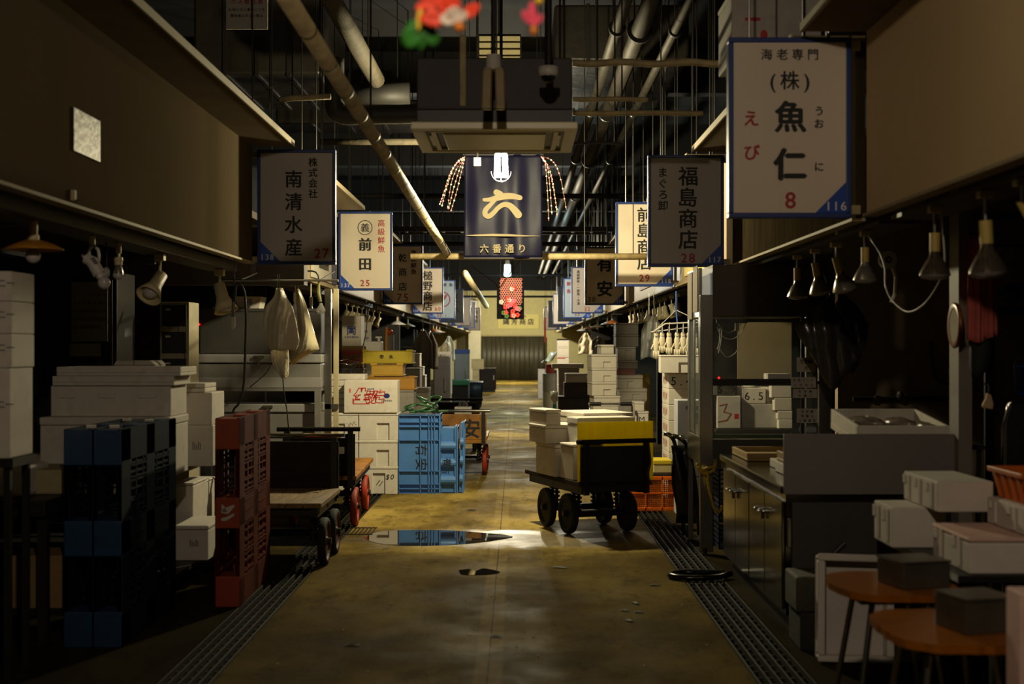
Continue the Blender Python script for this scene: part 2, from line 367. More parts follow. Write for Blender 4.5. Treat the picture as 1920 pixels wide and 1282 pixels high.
# --- end of the aisle: column, header board, ribbed curtain
struct('trim_25', MB().box(-2.15, -1.6, 61.6, 62.2, 0, 3.6), M('white_painted_column', (206, 200, 180), .6, var=.06))
t = thing('plastic_strip_curtain', 'grey ribbed plastic strip curtain across the far end of the aisle', 'curtain', (-.18, 62.4, 0))
strip = M('grey_pvc_strip', (70, 66, 52), .5, var=.35, scale=3, stretch=(4, 1, .3))
for i in range(13):
    w = 2.85/13; x0 = -1.42+i*w
    MB().sheet([[(x0+w*1.1*k/6, -.012*math.sin(PI*k/6)-(i % 2)*.02, z) for k in range(7)] for z in (0.03, 2.0)]).build('strip', strip, t, smooth=True, solid=.004)
MB().box(-1.45, 1.45, -.03, .03, 2.0, 2.06).build('curtain_rail', lip, t)
t = thing('shop_signboard', 'wide pale yellow signboard with black brush lettering above the far curtain', 'sign', (.1, 62.955, 2.35))
MB().box(-.95, .95, -.04, .04, 0, .66).build('panel', M('pale_yellow_board', (226, 212, 140), .6, var=.04), t)
text(text(MB(), '縄芳商店', 0, .33, .3, pitch=.38, bold=.03, y=-.045), '東卸市場', 0, .57, .09, pitch=.2, y=-.045).build('lettering', ink, t)
# --- ceiling services
def rods(t, pts, z1=CEIL):
    for x, y, z0 in pts: MB().cyl((x, y, z0), (x, y, z1), .006, n=6).build('hanger_rod', darksteel, t)
def run(name, label, pts, r, mat, cat='pipe', k=0, hang=(), n=14):
    P = smoothpath(pts, k) if k else [Vector(p) for p in pts]
    t = thing(name, label, cat, P[0]); o = P[0]
    MB().tube([p-o for p in P], r, n).build('pipe', mat, t, smooth=True)
    for p in hang: MB().cyl(Vector(p)-o, Vector((p[0], p[1], CEIL))-o, .006, n=6).build('hanger_rod', darksteel, t)
    return t
a, b = (X(528, 5.1), 5.1, Z(-20, 5.1)), (X(838, 13.9), 13.9, Z(474, 13.9))
t = run('insulated_pipe', 'long pale lagged pipe sloping down along the ceiling over the aisle', [a, b], .039, insul, hang=[(a[0]*.7+b[0]*.3, a[1]*.7+b[1]*.3, a[2]*.7+b[2]*.3), (a[0]*.3+b[0]*.7, a[1]*.3+b[1]*.7, a[2]*.3+b[2]*.7)])
A, B = Vector(a), Vector(b); dv = (B-A)
for k in range(1, 16):
    c = A+dv*(k/16); MB().tube([c-dv.normalized()*.012-A, c+dv.normalized()*.012-A], .0405, 14).build('joint_band', M('lagging_band', (120, 106, 74), .5, var=.3), t, smooth=True)
run('insulated_pipe', 'pale lagged pipe crossing the aisle behind the dark blue banner', [(X(770, 14), 14, Z(481, 14)), (X(1225, 14), 14, Z(481, 14))], .034, insul, hang=[(-.2, 14, 2.46), (.7, 14, 2.46), (1.2, 14, 2.46)])
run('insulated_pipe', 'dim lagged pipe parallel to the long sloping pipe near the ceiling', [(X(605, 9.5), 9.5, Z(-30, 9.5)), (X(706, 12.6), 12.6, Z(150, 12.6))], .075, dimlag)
run('air_duct', 'thick dark grey round duct end beside the air conditioner', [(X(655, 13.2), 13.2, Z(175, 13.2)), (X(768, 13.2), 13.2, Z(175, 13.2))], .105, ductgrey, 'duct', hang=[(X(690, 13.2), 13.2, Z(160, 13.2)), (X(745, 13.2), 13.2, Z(160, 13.2))], n=20)
d = 11
run('elbow_duct', 'grey duct that drops, turns through an elbow and runs to the air conditioner', [(X(627, d), d, Z(110, d)), (X(627, d), d, Z(180, d)), (X(630, d), d, Z(206, d)), (X(648, d), d, Z(216, d)), (X(690, d), d, Z(215, d)), (X(800, d), d, Z(213, d))], .078, ductgrey, 'duct', 5, n=20)
d = 10.2
run('insulated_pipe', 'short rough lagged pipe with a drooping end left of the elbow duct', [(X(524, d), d, Z(188, d)), (X(545, d), d, Z(184, d)), (X(620, d), d, Z(181, d))], .022, insul, hang=[(X(548, d), d, Z(180, d)), (X(600, d), d, Z(179, d))])
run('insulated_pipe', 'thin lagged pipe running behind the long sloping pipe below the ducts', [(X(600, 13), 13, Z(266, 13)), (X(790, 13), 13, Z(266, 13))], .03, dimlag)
for py, x1, r, lab in ((118, 1372, .022, 'wavy lagged pipe right of the air conditioner, topmost of the cross pipes'), (186, 1215, .016, 'thin twin lagged pipe right of the air conditioner, second of the cross pipes'),
                       (212, 1318, .018, 'lagged pipe right of the air conditioner, third of the cross pipes'), (268, 1165, .01, 'thin conduit right of the air conditioner, lowest of the cross pipes')):
    d = 8.5+(py-118)*.008
    run('cross_pipe', lab, [(X(1074+i*(x1-1074)/8, d), d, Z(py+(2.2*math.sin(i*1.9) if py < 130 else .8*math.sin(i)), d)) for i in range(9)], r, insul if r > .012 else ductgrey, k=3, hang=[(X(1120, d), d, Z(py, d)), ((1.2 if x1 > 1300 else .7), d, Z(py, d))])
for kx, kz, r, lab in ((.85, 2.68, .05, 'nearest the air conditioner'), (1.04, 2.66, .075, 'in the middle and thickest'), (1.34, 2.66, .04, 'farthest from the air conditioner')):
    t = run('long_pipe', 'dark ceiling pipe of the three parallel ones, '+lab, [(kx, 8, H+kz), (kx, 60, H+kz)], r, M('galvanised_pipe', (56, 52, 46), .6, .1, var=.3), hang=[(kx, y, H+kz) for y in (12, 14.6, 20, 25, 31)])
    for y in (11.5, 15.5, 19.5, 24, 30): MB().cyl((0, y-8-.03, 0), (0, y-8+.03, 0), r*1.45, n=20).build('flange', darksteel, t)
# foil faced insulation bags and duct boxes under the ceiling
def crinkle(name, label, x0, x1, y0, y1, z0, z1, cat='duct', mat=foil):
    t = thing(name, label, cat, ((x0+x1)/2, (y0+y1)/2, z0)); a, b = (x1-x0)/2, (y1-y0)/2
    MB().box(-a, a, -b, b, 0, z1-z0).build('duct_body', mat, t, bevel=.03)
    for u in (-.5, 0, .5): MB().box(a*u-.02, a*u+.02, -b-.01, b+.01, -.012, z1-z0+.01).build('seam_band', darksteel, t)
    for sx in (-1, 1): MB().cyl((sx*a*.8, 0, z1-z0), (sx*a*.8, 0, CEIL-z0), .008, n=6).build('hanger_rod', darksteel, t)
crinkle('foil_wrapped_duct', 'crinkled foil wrapped duct above the air conditioner on the side of the tall sign', .42, 1.9, 15, 18, 4.66, 5.28)
crinkle('foil_wrapped_duct', 'crinkled foil wrapped duct near the ceiling over the long left signboard panel', -3.3, -2.0, 13.95, 16, 4.3, 5.1)
crinkle('foil_wrapped_duct', 'low foil duct running crossways behind the elbow duct', -3.0, -1.2, 17, 17.8, 4.3, 4.6)
crinkle('foil_wrapped_duct', 'dark wide duct above the cross pipes right of the aisle', 2.1, 3.4, 12.2, 13.4, 4.0, 4.6)
t = thing('air_grille', 'pale louvred air grille in the ceiling just above the air conditioner', 'vent', (X(937, 15.2), 15.2, Z(118, 15.2)))
m = MB().box(-.24, .24, -.01, .02, 0, .32); m.build('backing', darksteel, t)
for k in range(4): MB().obox((0, -.04, .045+k*.075), (.45, .06, .055), (.5, 0, 0)).build('louver', M('dull_cream_louver', (150, 138, 96), .6), t)
MB().cyl((0, 0, .3), (0, 0, CEIL-Z(118, 15.2)), .02, n=8).build('hanger_rod', darksteel, t)
t = thing('warning_notice', 'white paper notice with faint red heading hung high near the ceiling', 'notice', (X(463, 11.15), 11.15, Z(55, 11.15)))
MB().box(-.17, .17, -.004, .004, 0, .3).build('sheet', paper, t)
text(MB(), 'ガス管注意', 0, .23, .05, pitch=.055, y=-.006).build('heading', redink, t)
text(text(MB(), 'お知らせ工事中につき', 0, .16, .028, pitch=.03, y=-.006), '関係者以外立入禁止', 0, .11, .028, pitch=.03, y=-.006).build('lettering', ink, t)
MB().cyl((0, .01, .28), (0, .01, CEIL-Z(55, 11.15)), .004, n=6).build('hanger_rod', darksteel, t)
# cable tray with cross bars far along the ceiling
t = thing('cable_tray', 'dark cable ladder crossing under the ceiling beyond the banner', 'cable tray', (0, 22, 3.35))
m = MB().box(-2.4, 2.4, -.3, -.27, 0, .08).box(-2.4, 2.4, .27, .3, 0, .08)
for k in range(17): m.box(-2.4+k*.3, -2.36+k*.3, -.28, .28, .02, .05)
m.build('rung', darksteel, t); rods(t, [])
for x in (-2, 0, 2): MB().cyl((x, 0, .05), (x, 0, 1.34), .008, n=6).build('hanger_rod', darksteel, t)
for k, (d, z, lab) in enumerate([(18.4, 3.55, 'dark conduit crossing high behind the banner, nearest of the high conduits'), (21, 3.1, 'dark conduit crossing behind the second hanging decoration'), (26, 3.3, 'dark conduit crossing high above the second lit lamp'), (33, 3.25, 'dark conduit crossing the far part of the aisle ceiling'), (43, 3.1, 'farthest dark conduit crossing the aisle ceiling')]):
    run('conduit', lab, [(-2.6, d, z), (2.6, d, z)], .035, ductgrey, hang=[(-1.4, d, z), (1.4, d, z)])
run('insulated_pipe', 'short pale lagged pipe slanting down beyond the dark blue banner', [(X(872, 24), 24, Z(512, 24)), (X(912, 29), 29, Z(574, 29))], .055, insul)
# ================================================================ lamps over the aisle
def pendant(x, d, z, watts, col, label, k_=1.):
    t = thing('pendant_lamp', label, 'lamp', (x, d, z), group='fluorescent lamps hanging over the aisle')
    top = CEIL-z
    MB().cyl((0, 0, .15), (0, 0, top), .014, n=10).build('rod', darksteel, t)
    MB().cyl((0, 0, .085*k_), (0, 0, .15*k_), .034*k_, .030*k_, n=16).build('socket', whiteplastic, t, smooth=False)
    tm = M('lit_tube_%d' % (col[0]*100+col[2]*10), (255, 244, 225) if col[0] > .9 else (225, 255, 250), .3, emit=28 if col[0] > .9 else 1.6, var=0) if watts else M('unlit_tube', (176, 160, 124), .25, var=.15)
    for k in range(4):
        a = PI/4+k*PI/2; m = MB(); c, s = math.cos(a), math.sin(a); r = .030; w = .021
        ring = lambda e, zz: [(((r+e*.35)*c+w*math.cos(q))*k_, ((r+e*.35)*s+w*math.sin(q))*k_, zz*k_) for q in [2*PI*j/8 for j in range(8)]]
        rows = [ring(0, .09), ring(.02, .075), ring(.034, -.06), ring(.03, -.075)]
        vs = [p for rr in rows for p in rr]
        m.add(vs, [(i*8+j, (i+1)*8+j, (i+1)*8+(j+1) % 8, i*8+(j+1) % 8) for i in range(3) for j in range(8)]+[tuple(range(8)), tuple(range(31, 23, -1))])
        m.build('tube', tm, t)
    if watts:
        g = MB(); R = .088
        g.tube(arc((0, 0, -.045), R, -PI, 0, 16), .003, 6).tube(arc((0, 0, -.045), R, -PI, 0, 16, 'yz'), .003, 6).build('glass_guard_rim', glassm, t)
        l = bpy.data.lights.new('lamp_light', 'POINT'); l.energy = watts; l.color = col; l.shadow_soft_size = .06
        lo = bpy.data.objects.new('lamp_light', l); COL.objects.link(lo); lo.parent = t; lo.location = (0, 0, -.15*k_)
LABS = ['lit fluorescent lamp above the near end of the aisle', 'unlit four tube lamp hanging in front of the air conditioner', 'glowing four tube lamp in front of the dark blue banner',
        'lit lamp hidden just behind the dark blue banner', 'cool white lit lamp visible under the bottom edge of the banner', 'lit lamp over the aisle behind the flower decoration', 'lit lamp over the far part of the aisle', 'lit lamp in front of the yellow far signboard']
for (x, d, z, w, c), lab in zip(LAMPS, LABS): pendant(x, d, z, w, c, lab, 1.5 if c[0] < .9 else 1.25)
# ================================================================ air conditioner, camera, banner, garlands
t = thing('air_conditioner', 'ceiling cassette air conditioner with cream square grille and dark housing', 'air conditioner', (X(929, 8.22), 8.22, 2.753))
MB().box(-.445, .445, -.42, .42, .12, .42).build('housing', darkgrey, t, bevel=.01)
MB().box(-.44, .44, -.41, .41, .05, .12).build('dark_collar', black, t)
m = MB()
def ringbox(m, o, i, z0, z1):
    return m.box(-o, o, -o, -i, z0, z1).box(-o, o, i, o, z0, z1).box(-o, -i, -i, i, z0, z1).box(i, o, -i, i, z0, z1)
acc = M('cream_ac_plastic', (246, 236, 196), .35, var=.05)
ringbox(MB(), .475, .40, 0, .045).build('frame', acc, t, bevel=.008)
MB().box(-.40, .40, -.40, .40, .018, .05).build('air_slot', black, t)
ringbox(MB(), .37, .34, .002, .02).build('inner_frame', acc, t, bevel=.004)
MB().box(-.30, .30, -.30, .30, -.004, .02).build('grille_plate', M('cream_ac_grille', (240, 230, 194), .22, var=.05), t, bevel=.006)
for sx in (-1, 1):
    MB().box(sx*.375-.012, sx*.375+.012, -.2, .2, .006, .02).build('louver', acc, t)
for sx in (-1, 1):
    for sy in (-1, 1): MB().cyl((sx*.4, sy*.38, .42), (sx*.4, sy*.38, 1.93), .007, n=6).build('hanger_rod', darksteel, t)
MB().box(-.2, -.16, -.425, -.40, .14, .55).build('drain_hose', insul, t, bevel=.01)
d = 7.35
t = thing('dome_camera', 'small white dome security camera above the air conditioner', 'camera', (X(1028, d), d, Z(143, d)))
MB().lathe([(.0, .05), (.055, .05), (.055, .02), (.05, 0), (0, 0)], 20).build('housing', whiteplastic, t, smooth=True)
MB().ball((0, 0, 0), .04, 16, (1, 1, .9)).build('dome', M('smoked_dome', (20, 20, 22), .06, var=.02), t, smooth=True)
MB().cyl((0, 0, .05), (0, 0, CEIL-Z(143, d)), .02, n=10).build('rod', darksteel, t)
d = 13.7
t = thing('vinyl_banner', 'dark blue vinyl banner with a big gold brush character hanging over the aisle', 'banner', (X(943.5, d), d, Z(484, d)))
bw, bh = .785, 1.04
vin = M('dark_blue_vinyl', (9, 8, 27), .48, var=.1, bump=.25, bscale=5, spec=.1)
def bz(u, v): return .012*math.sin(u*9+v*2)*(1-v*.6)+.010*math.sin(u*4.1-v*7)+.006*math.sin(u*15+1)
MB().sheet([[(-bw/2+bw*i/40, bz(i/40*1.6, j/30), bh*j/30) for i in range(41)] for j in range(31)]).build('vinyl', vin, t, smooth=True, solid=.002)
gold = M('gold_lettering', (104, 92, 62), .7, var=.05)
s = MB(); q = lambda px, py: ((px-720)/5.827*d/F, (1196-py)/5.827*d/F)         # measured on the banner
def dense(P, w, n=8):
    A = smoothpath([(p[0], 0, p[1]) for p in P], n); Wd = smoothpath([(v, 0, 0) for v in w], n); return [(p.x, p.z) for p in A], [v.x for v in Wd]
stroke(s, *dense([q(645, 480), q(680, 500), q(725, 530)], [.058, .066, .05]), -.0365)
stroke(s, *dense([q(512, 562), q(570, 560), q(640, 545), q(730, 525), q(820, 523), q(905, 540)], [.034, .042, .056, .064, .06, .048]), -.037)
stroke(s, *dense([q(640, 560), q(585, 612), q(530, 672), q(525, 722), q(565, 742), q(615, 705), q(665, 650), q(725, 615), q(790, 625), q(840, 670), q(885, 725)], [.03, .042, .05, .052, .05, .046, .046, .05, .058, .068, .075]), -.038)
s.build('brush_character', gold, t)
s = MB(); stroke(s, [q(320, 950), q(450, 948), q(600, 945), q(800, 948), q(950, 955), q(1120, 955)], [.004, .018, .024, .022, .012, .003], -.034); s.build('brush_line', gold, t)
text(MB(), '六番通り', 0, q(0, 1092)[1], .092, pitch=.126, bold=.022, y=-.036).build('lettering', gold, t)
MB().cyl((-bw/2-.01, 0, bh), (bw/2+.01, 0, bh), .012, n=10).cyl((-bw/2, 0, 0), (bw/2, 0, 0), .009, n=10).build('rail', darksteel, t)
for sx in (-1, 1): MB().cyl((sx*.34, 0, bh), (sx*.34, 0, CEIL-Z(484, d)), .004, n=6).build('cord', black, t)
d = 12.9
t = thing('door_sensor', 'small grey box sensor hanging left of the lit lamp', 'sensor', (X(895, d), d, Z(311, d)))
MB().box(-.035, .035, -.02, .02, 0, .08).build('housing', greymetal, t, bevel=.005)
MB().cyl((0, 0, .08), (0, 0, CEIL-Z(311, d)), .012, n=8).build('rod', darksteel, t)
pinkbead = M('pink_bead', (236, 130, 140), .5, var=.3, scale=20); whitebead = M('white_bead', (240, 226, 190), .5, var=.1)
def garland(label, strands, d):
    o = Vector((X(strands[0][0][0], d), d, Z(strands[0][0][1], d))); t = thing('beaded_branch', label, 'garland', o, group='beaded willow branches beside the banner')
    for k, st in enumerate(strands):
        P = smoothpath([(X(a, d+k*.03), d+k*.03, Z(b, d+k*.03)) for a, b in st], 8); P = [p-o for p in P]
        sd = MB().tube(P, .0022, 5).build('strand', M('twig', (120, 100, 70), .7), t)
        m1, m2 = MB(), MB()
        for i in range(3, len(P), 2): (m1 if (i//2+k) % 3 else m2).ball(P[i], .0085 if i % 4 else .0075, 8)
        m1.build('pink_bead', pinkbead, sd, smooth=True); m2.build('white_bead', whitebead, sd, smooth=True)
    MB().cyl((0, 0, 0), (0, 0, CEIL-o.z), .003, n=5).build('cord', black, t)
garland('drooping branch strands with pink and white beads left of the banner', [[(872, 293), (858, 303), (844, 325), (832, 362), (824, 384)], [(872, 293), (852, 312), (838, 350), (828, 388)], [(872, 293), (862, 316), (850, 355), (841, 393)], [(872, 293), (866, 318), (856, 360), (845, 397)], [(872, 293), (861, 308), (847, 340), (839, 392)]], 13.3)
garland('drooping branch strands with pink and white beads right of the banner', [[(1014, 293), (1022, 305), (1026, 350), (1029, 414)], [(1014, 293), (1026, 310), (1031, 350), (1035, 402)], [(1014, 293), (1030, 318), (1038, 350), (1045, 406)], [(1014, 293), (1036, 302), (1050, 330), (1062, 393)], [(1014, 293), (1028, 312), (1036, 345), (1045, 396)]], 13.3)
# flower garland far along the aisle: peach lattice, blossoms, dark board behind it
d = 25
t = thing('flower_decoration', 'peach lattice hanging with red and pink blossoms on a black board beyond the banner', 'decoration', (X(957, d), d, Z(598, d)))
MB().box(-.25, .25, .0, .015, 0, .58).build('dark_board', blackcloth, t)
m = MB()
for i in range(9):
    for j in range(14):
        x, z = -.17+i*.0425+(j % 2)*.021, .28+j*.034
        m.tube(arc((x, -.02, z), .021, 0, 2*PI, 7), .0075, 5)
m.build('lattice_hanging', M('peach_lattice', (150, 84, 66), .6, var=.2), t)
fc = [M('scarlet_blossom', (176, 34, 14), .7), M('pink_blossom', (160, 78, 90), .7), M('white_blossom', (150, 144, 130), .7), M('leaf_green', (50, 84, 24), .7)]
random.seed(3)
for k in range(26):
    x, z = random.uniform(-.17, .17), random.uniform(.04, .36 if k < 22 else .6); m = MB()
    for a in range(5): m.ball((x+.027*math.cos(a*1.257), -.045, z+.027*math.sin(a*1.257)), .023, 8, (1, .5, 1))
    m.build('blossom', fc[[0, 1, 0, 2, 0, 3, 1][k % 7]], t, smooth=True)
[MB().cyl((q, .01, .57), (q, .01, CEIL-Z(598, d)), .004, n=5).build('cord', black, t) for q in (-.18, .18)]
run('red_ribbon_cord', 'thin red brown cord slung from the ceiling to the flower decoration', [(X(885, 21.4), 21.4, Z(500, 21.4)), (X(925, 21.4), 21.4, Z(528, 21.4)), (X(936, 21.4), 21.4, Z(540, 21.4)), (X(952, 21.4), 21.4, Z(518, 21.4)), (X(976, 21.4), 21.4, Z(488, 21.4))], .006, M('red_brown_cord', (110, 40, 34), .7), 'cord', 5, n=6)
d = 34
t = thing('hanging_streamer', 'narrow red paper streamer hanging near the far end of the right sign row', 'streamer', (X(1022, d), d, Z(642, d)))
MB().box(-.025, .025, -.003, .003, 0, .62).build('strip', M('red_paper', (220, 72, 50), .7), t)
MB().cyl((0, 0, .6), (0, 0, CEIL-Z(642, d)), .004, n=5).build('cord', black, t)
# paper flowers close to the lens
def petal(m, mat_, base, ang, ln, w, tilt):
    R = Matrix.Rotation(ang, 3, 'Y'); rows = []
    for i in range(9):
        u = i/8; ww = w*math.sin(PI*min(1, u*.93+.05))**.7*(.35+.65*u)
        rows.append([Vector(base)+R@Vector((v*ww, tilt*u*u-.25*abs(v)*ww, u*ln)) for v in (-1, -.5, 0, .5, 1)])
    return m.sheet(rows)
d = 2.75
def fx(a, b, dd=d): return Vector((X(a, dd), dd, Z(b, dd)))
redpetal = M('red_paper_petal', (236, 62, 18), .6, var=.25, scale=30); whitepetal = M('white_paper_petal', (232, 218, 200), .6, var=.1); pinkpetal = M('pink_paper_petal', (236, 78, 108), .6, var=.2); orangec = M('orange_centre', (214, 120, 20), .6); leafm = M('green_paper_leaf', (44, 120, 30), .6, var=.4, scale=30); yelm = M('yellow_paper', (226, 186, 30), .6)
o = fx(857, 40); t = thing('paper_flower', 'red and white paper flower with a green leaf hanging close at the top', 'flower', o)
for ang, ln, w in ((-1.5, .075, .022), (-.25, .06, .022), (.95, .055, .017), (-.75, .06, .018)):
    petal(MB(), None, (0, 0, 0), ang, ln, w, -.01).build('petal', redpetal, t, smooth=True, solid=.001)
    petal(MB(), None, (0, -.003, 0), ang, ln*.45, w*.75, -.012).build('petal_base', whitepetal, t, smooth=True, solid=.001)
MB().ball((.005, -.006, -.014), .011, 10).build('flower_centre', orangec, t, smooth=True)
lf = MB(); random.seed(5)
for ang, ln, w in ((2.6, .05, .022), (-2.4, .06, .03), (-2.9, .055, .02), (-1.9, .04, .02)): petal(lf, None, (-.068, .01, -.002), ang, ln, w, .01)
lf.build('leaf', leafm, t, smooth=True, solid=.001)
petal(MB(), None, (-.078, -.002, -.02), .1, .045, .009, 0).build('leaf_vein', yelm, t, smooth=True, solid=.001)
MB().cyl((0, .004, 0), (0, .004, CEIL-o.z), .0012, n=5).build('cord', black, t)
o = fx(806, 4, 2.9); t = thing('paper_flower', 'smaller all red paper flower hanging at the very top above the green leaf', 'flower', o)
for k in range(5): petal(MB(), None, (0, 0, 0), k*1.257+.4, .034, .014, -.008).build('petal', redpetal, t, smooth=True, solid=.001)
MB().cyl((0, .004, 0), (0, .004, CEIL-o.z), .0012, n=5).build('cord', black, t)
o = fx(999, 44); t = thing('paper_flower', 'pink paper flower with orange centre hanging close at the top', 'flower', o)
for ang, ln, w in ((-.65, .034, .011), (-.05, .046, .011), (.75, .026, .011), (-.35, .03, .009)): petal(MB(), None, (0, 0, -.004), ang, ln, w, -.008).build('petal', pinkpetal, t, smooth=True, solid=.001)
MB().ball((.002, -.004, -.016), .009, 10, (.8, 1, 1.2)).build('flower_centre', orangec, t, smooth=True)
MB().ball((.012, .004, .046), .009, 10).build('bud', yelm, t, smooth=True)
MB().cyl((0, .004, 0), (0, .004, CEIL-o.z), .0012, n=5).build('cord', black, t)
# ================================================================ stall signs
def sign(side, d, label, corner, items, face=signface, extra=None, w=.62, h=.91):
    xr = -1.43 if side < 0 else 1.07
    x0 = xr-w if side < 0 else xr; zb = 2.17
    t = thing('stall_sign', label, 'sign', (x0+w/2, d, zb), group='blue framed stall signs hung along the aisle')
    a, hh = w/2, h; b = .026; th = .07
    MB().box(-a, a, 0, th, 0, b).box(-a, a, 0, th, hh-b, hh).box(-a, -a+b, 0, th, b, hh-b).box(a-b, a, 0, th, b, hh-b).build('frame', navy, t, bevel=.004)
    pw, ph = w-2*b, hh-2*b
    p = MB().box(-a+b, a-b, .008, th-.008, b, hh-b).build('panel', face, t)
    s = 1 if side > 0 else -1
    xe = s*(a-b); tri = [(xe, b), (xe, b+.155), (xe-s*.155, b)]
    MB().prism(tri if s < 0 else tri, .004, .008).build('corner_triangle', signblue, t)
    for s_, mode, fx_, fy_, size, pitch, mt, bold in items:
        st = 0.
        if bold < 0: bold, st = -bold, .022
        text(MB(), s_, fx_*pw, b+ph*(1-fy_), size, mode, pitch, bold, .0055, strike=st).build('lettering', mt, t)
    if corner: text(MB(), corner, s*(a-b-.052), b+.034, .062, bold=.01, y=.0025).build('corner_number', whiteink, t)
    if extra: extra(t, pw, ph, b)
    xo = -a if side < 0 else a; q = -1 if side < 0 else 1
    for zz in (.02, hh-.06):
        MB().box(min(xo, xo+q*.05), max(xo, xo+q*.05), .02, .05, zz, zz+.045).build('bracket', lip, t)
    for sx in (-.2, .2): MB().cyl((sx, th/2, hh), (sx, th/2, 4.69-zb), .006, n=6).build('hanger_rod', steel, t)
    return t
B_ = .035
sign(1, 6.88, 'large white stall sign showing red 8, nearest and highest in the picture', '116', [('海老専門', 'h', 0, .07, .06, .078, ink, .02), ('(株)', 'h', 0, .222, .1, .085, ink, .018),
     ('魚', 'h', .005, .435, .165, None, ink, .034), ('仁', 'h', .0, .715, .17, None, ink, .045), ('え', 'h', -.342, .445, .085, None, redink, .03), ('び', 'h', -.335, .645, .085, None, redink, .03),
     ('うお', 'v', .26, .402, .052, .064, ink, .03), ('に', 'h', .26, .73, .052, None, ink, .03), ('8', 'h', .005, .925, .115, None, redink, .02)])
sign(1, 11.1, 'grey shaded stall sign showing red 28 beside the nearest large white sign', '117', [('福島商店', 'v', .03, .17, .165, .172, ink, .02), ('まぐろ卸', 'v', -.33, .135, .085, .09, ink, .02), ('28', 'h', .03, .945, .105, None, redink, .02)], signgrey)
sign(1, 14.7, 'bright cream stall sign showing red 29, half hidden behind the grey 28 sign', '118', [('前島商店', 'v', 0, .13, .165, .172, ink, .02), ('29', 'h', .0, .925, .105, None, redink, .02)])
sign(1, 21.3, 'dim brown grey stall sign with two large black characters and 30', '119', [('有', 'h', 0, .275, .26, None, ink, .035), ('安', 'h', 0, .73, .26, None, ink, .035), ('30', 'h', -.36, .925, .11, None, M('dull_red_ink', (96, 44, 26), .6), .02)], M('brightened_sign_face', (240, 222, 190), .5))  # face colour brightened to offset the banner's shadow, also on the 75 sign
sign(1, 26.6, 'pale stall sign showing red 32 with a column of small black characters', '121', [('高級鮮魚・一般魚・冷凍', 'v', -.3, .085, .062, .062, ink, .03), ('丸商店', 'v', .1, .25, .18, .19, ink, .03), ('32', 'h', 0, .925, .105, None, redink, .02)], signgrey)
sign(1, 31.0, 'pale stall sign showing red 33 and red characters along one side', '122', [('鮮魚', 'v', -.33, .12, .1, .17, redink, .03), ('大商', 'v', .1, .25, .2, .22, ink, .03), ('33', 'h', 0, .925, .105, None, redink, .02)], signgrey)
sign(1, 35.2, 'dark backlit stall sign just behind the 33 sign', '', [('魚', 'h', 0, .3, .2, None, ink, .03)], M('shade_dark_sign_face', (96, 92, 92), .5))  # dark face colour carries the shade of a backlit sign
sign(1, 40.0, 'bright white stall sign with black characters at its hidden edge, far along', '124', [('水産', 'v', .1, .25, .28, .3, ink, .04)])
sign(1, 46.0, 'dark far stall sign behind the bright white one', '', [('商', 'h', 0, .3, .2, None, ink, .03)], M('shade_dark_sign_face', (96, 92, 92), .5))
sign(1, 53.0, 'pale far stall sign near the red paper streamer', '', [('魚', 'h', 0, .3, .2, None, ink, .03)])
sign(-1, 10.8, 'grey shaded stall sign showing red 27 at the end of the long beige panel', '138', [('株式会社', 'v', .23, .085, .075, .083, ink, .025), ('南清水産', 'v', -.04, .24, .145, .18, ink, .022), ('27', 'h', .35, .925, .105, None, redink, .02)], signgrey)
def circ(t, pw, ph, b):
    MB().tube(arc((-.005, .004, b+ph*(1-.186)), .082, 0, 2*PI, 28), .004, 6).build('ring_mark', ink, t)
sign(-1, 15.75, 'bright cream stall sign showing red 25 with a ringed character', '137', [('高級鮮魚', 'v', .32, .125, .086, .099, redink, .012), ('義', 'h', -.008, .186, .105, None, ink, .012), ('前', 'h', -.008, .412, .155, None, ink, -.024), ('田', 'h', -.008, .673, .155, None, ink, -.024), ('25', 'h', -.01, .93, .1, None, redink, .02)], extra=circ)
sign(-1, 20.9, 'dim brown grey stall sign showing large red 75', '136', [('乾商店', 'v', 0, .2, .135, .22, ink, .018), ('高級鮮魚', 'v', .3, .11, .09, .097, M('dull_red_ink', (96, 44, 26), .6), .03), ('75', 'h', .0, .905, .165, None, redink, .01)], M('brightened_sign_face', (240, 222, 190), .5))
sign(-1, 26.8, 'cream stall sign showing red 60 with bold heavy characters', '135', [('槌野商店', 'v', .0, .16, .195, .2, ink, .03), ('60', 'h', .345, .92, .105, None, redink, .02)])
def check(t, pw, ph, b):
    z = b+ph*.5; MB().tube(arc((.02, .004, z), .17, 0, 2*PI, 30), .012, 6).build('ring_mark', redink, t)
    s = MB(); stroke(s, [(-.06, z-.08), (-.02, z-.1), (.1, z+.09)], [.05, .05, .05], .003); s.build('tick_mark', redink, t)
sign(-1, 31.9, 'pale stall sign showing red 22 and a red ringed emblem', '133', [('鮮魚', 'h', .25, .1, .09, .14, ink, .03), ('22', 'h', -.1, .93, .1, None, redink, .02)], signgrey, check)
sign(-1, 36.9, 'dark backlit stall sign behind the red ringed emblem sign', '', [('まぐろ', 'v', .2, .2, .16, .18, ink, .03)], M('shade_dark_sign_face', (96, 92, 92), .5))
sign(-1, 42.8, 'bright blank looking white stall sign far along on the side of the 25 sign', '', [('21', 'h', .1, .93, .1, None, redink, .02)])
sign(-1, 47.5, 'dark narrow far stall sign before the last white one', '', [('商', 'h', .2, .3, .2, None, ink, .03)], M('shade_dark_sign_face', (96, 92, 92), .5))
sign(-1, 54.4, 'white far stall sign with small characters, last in the row by the white column', '', [('活魚貝', 'v', .25, .2, .14, .17, ink, .03)])
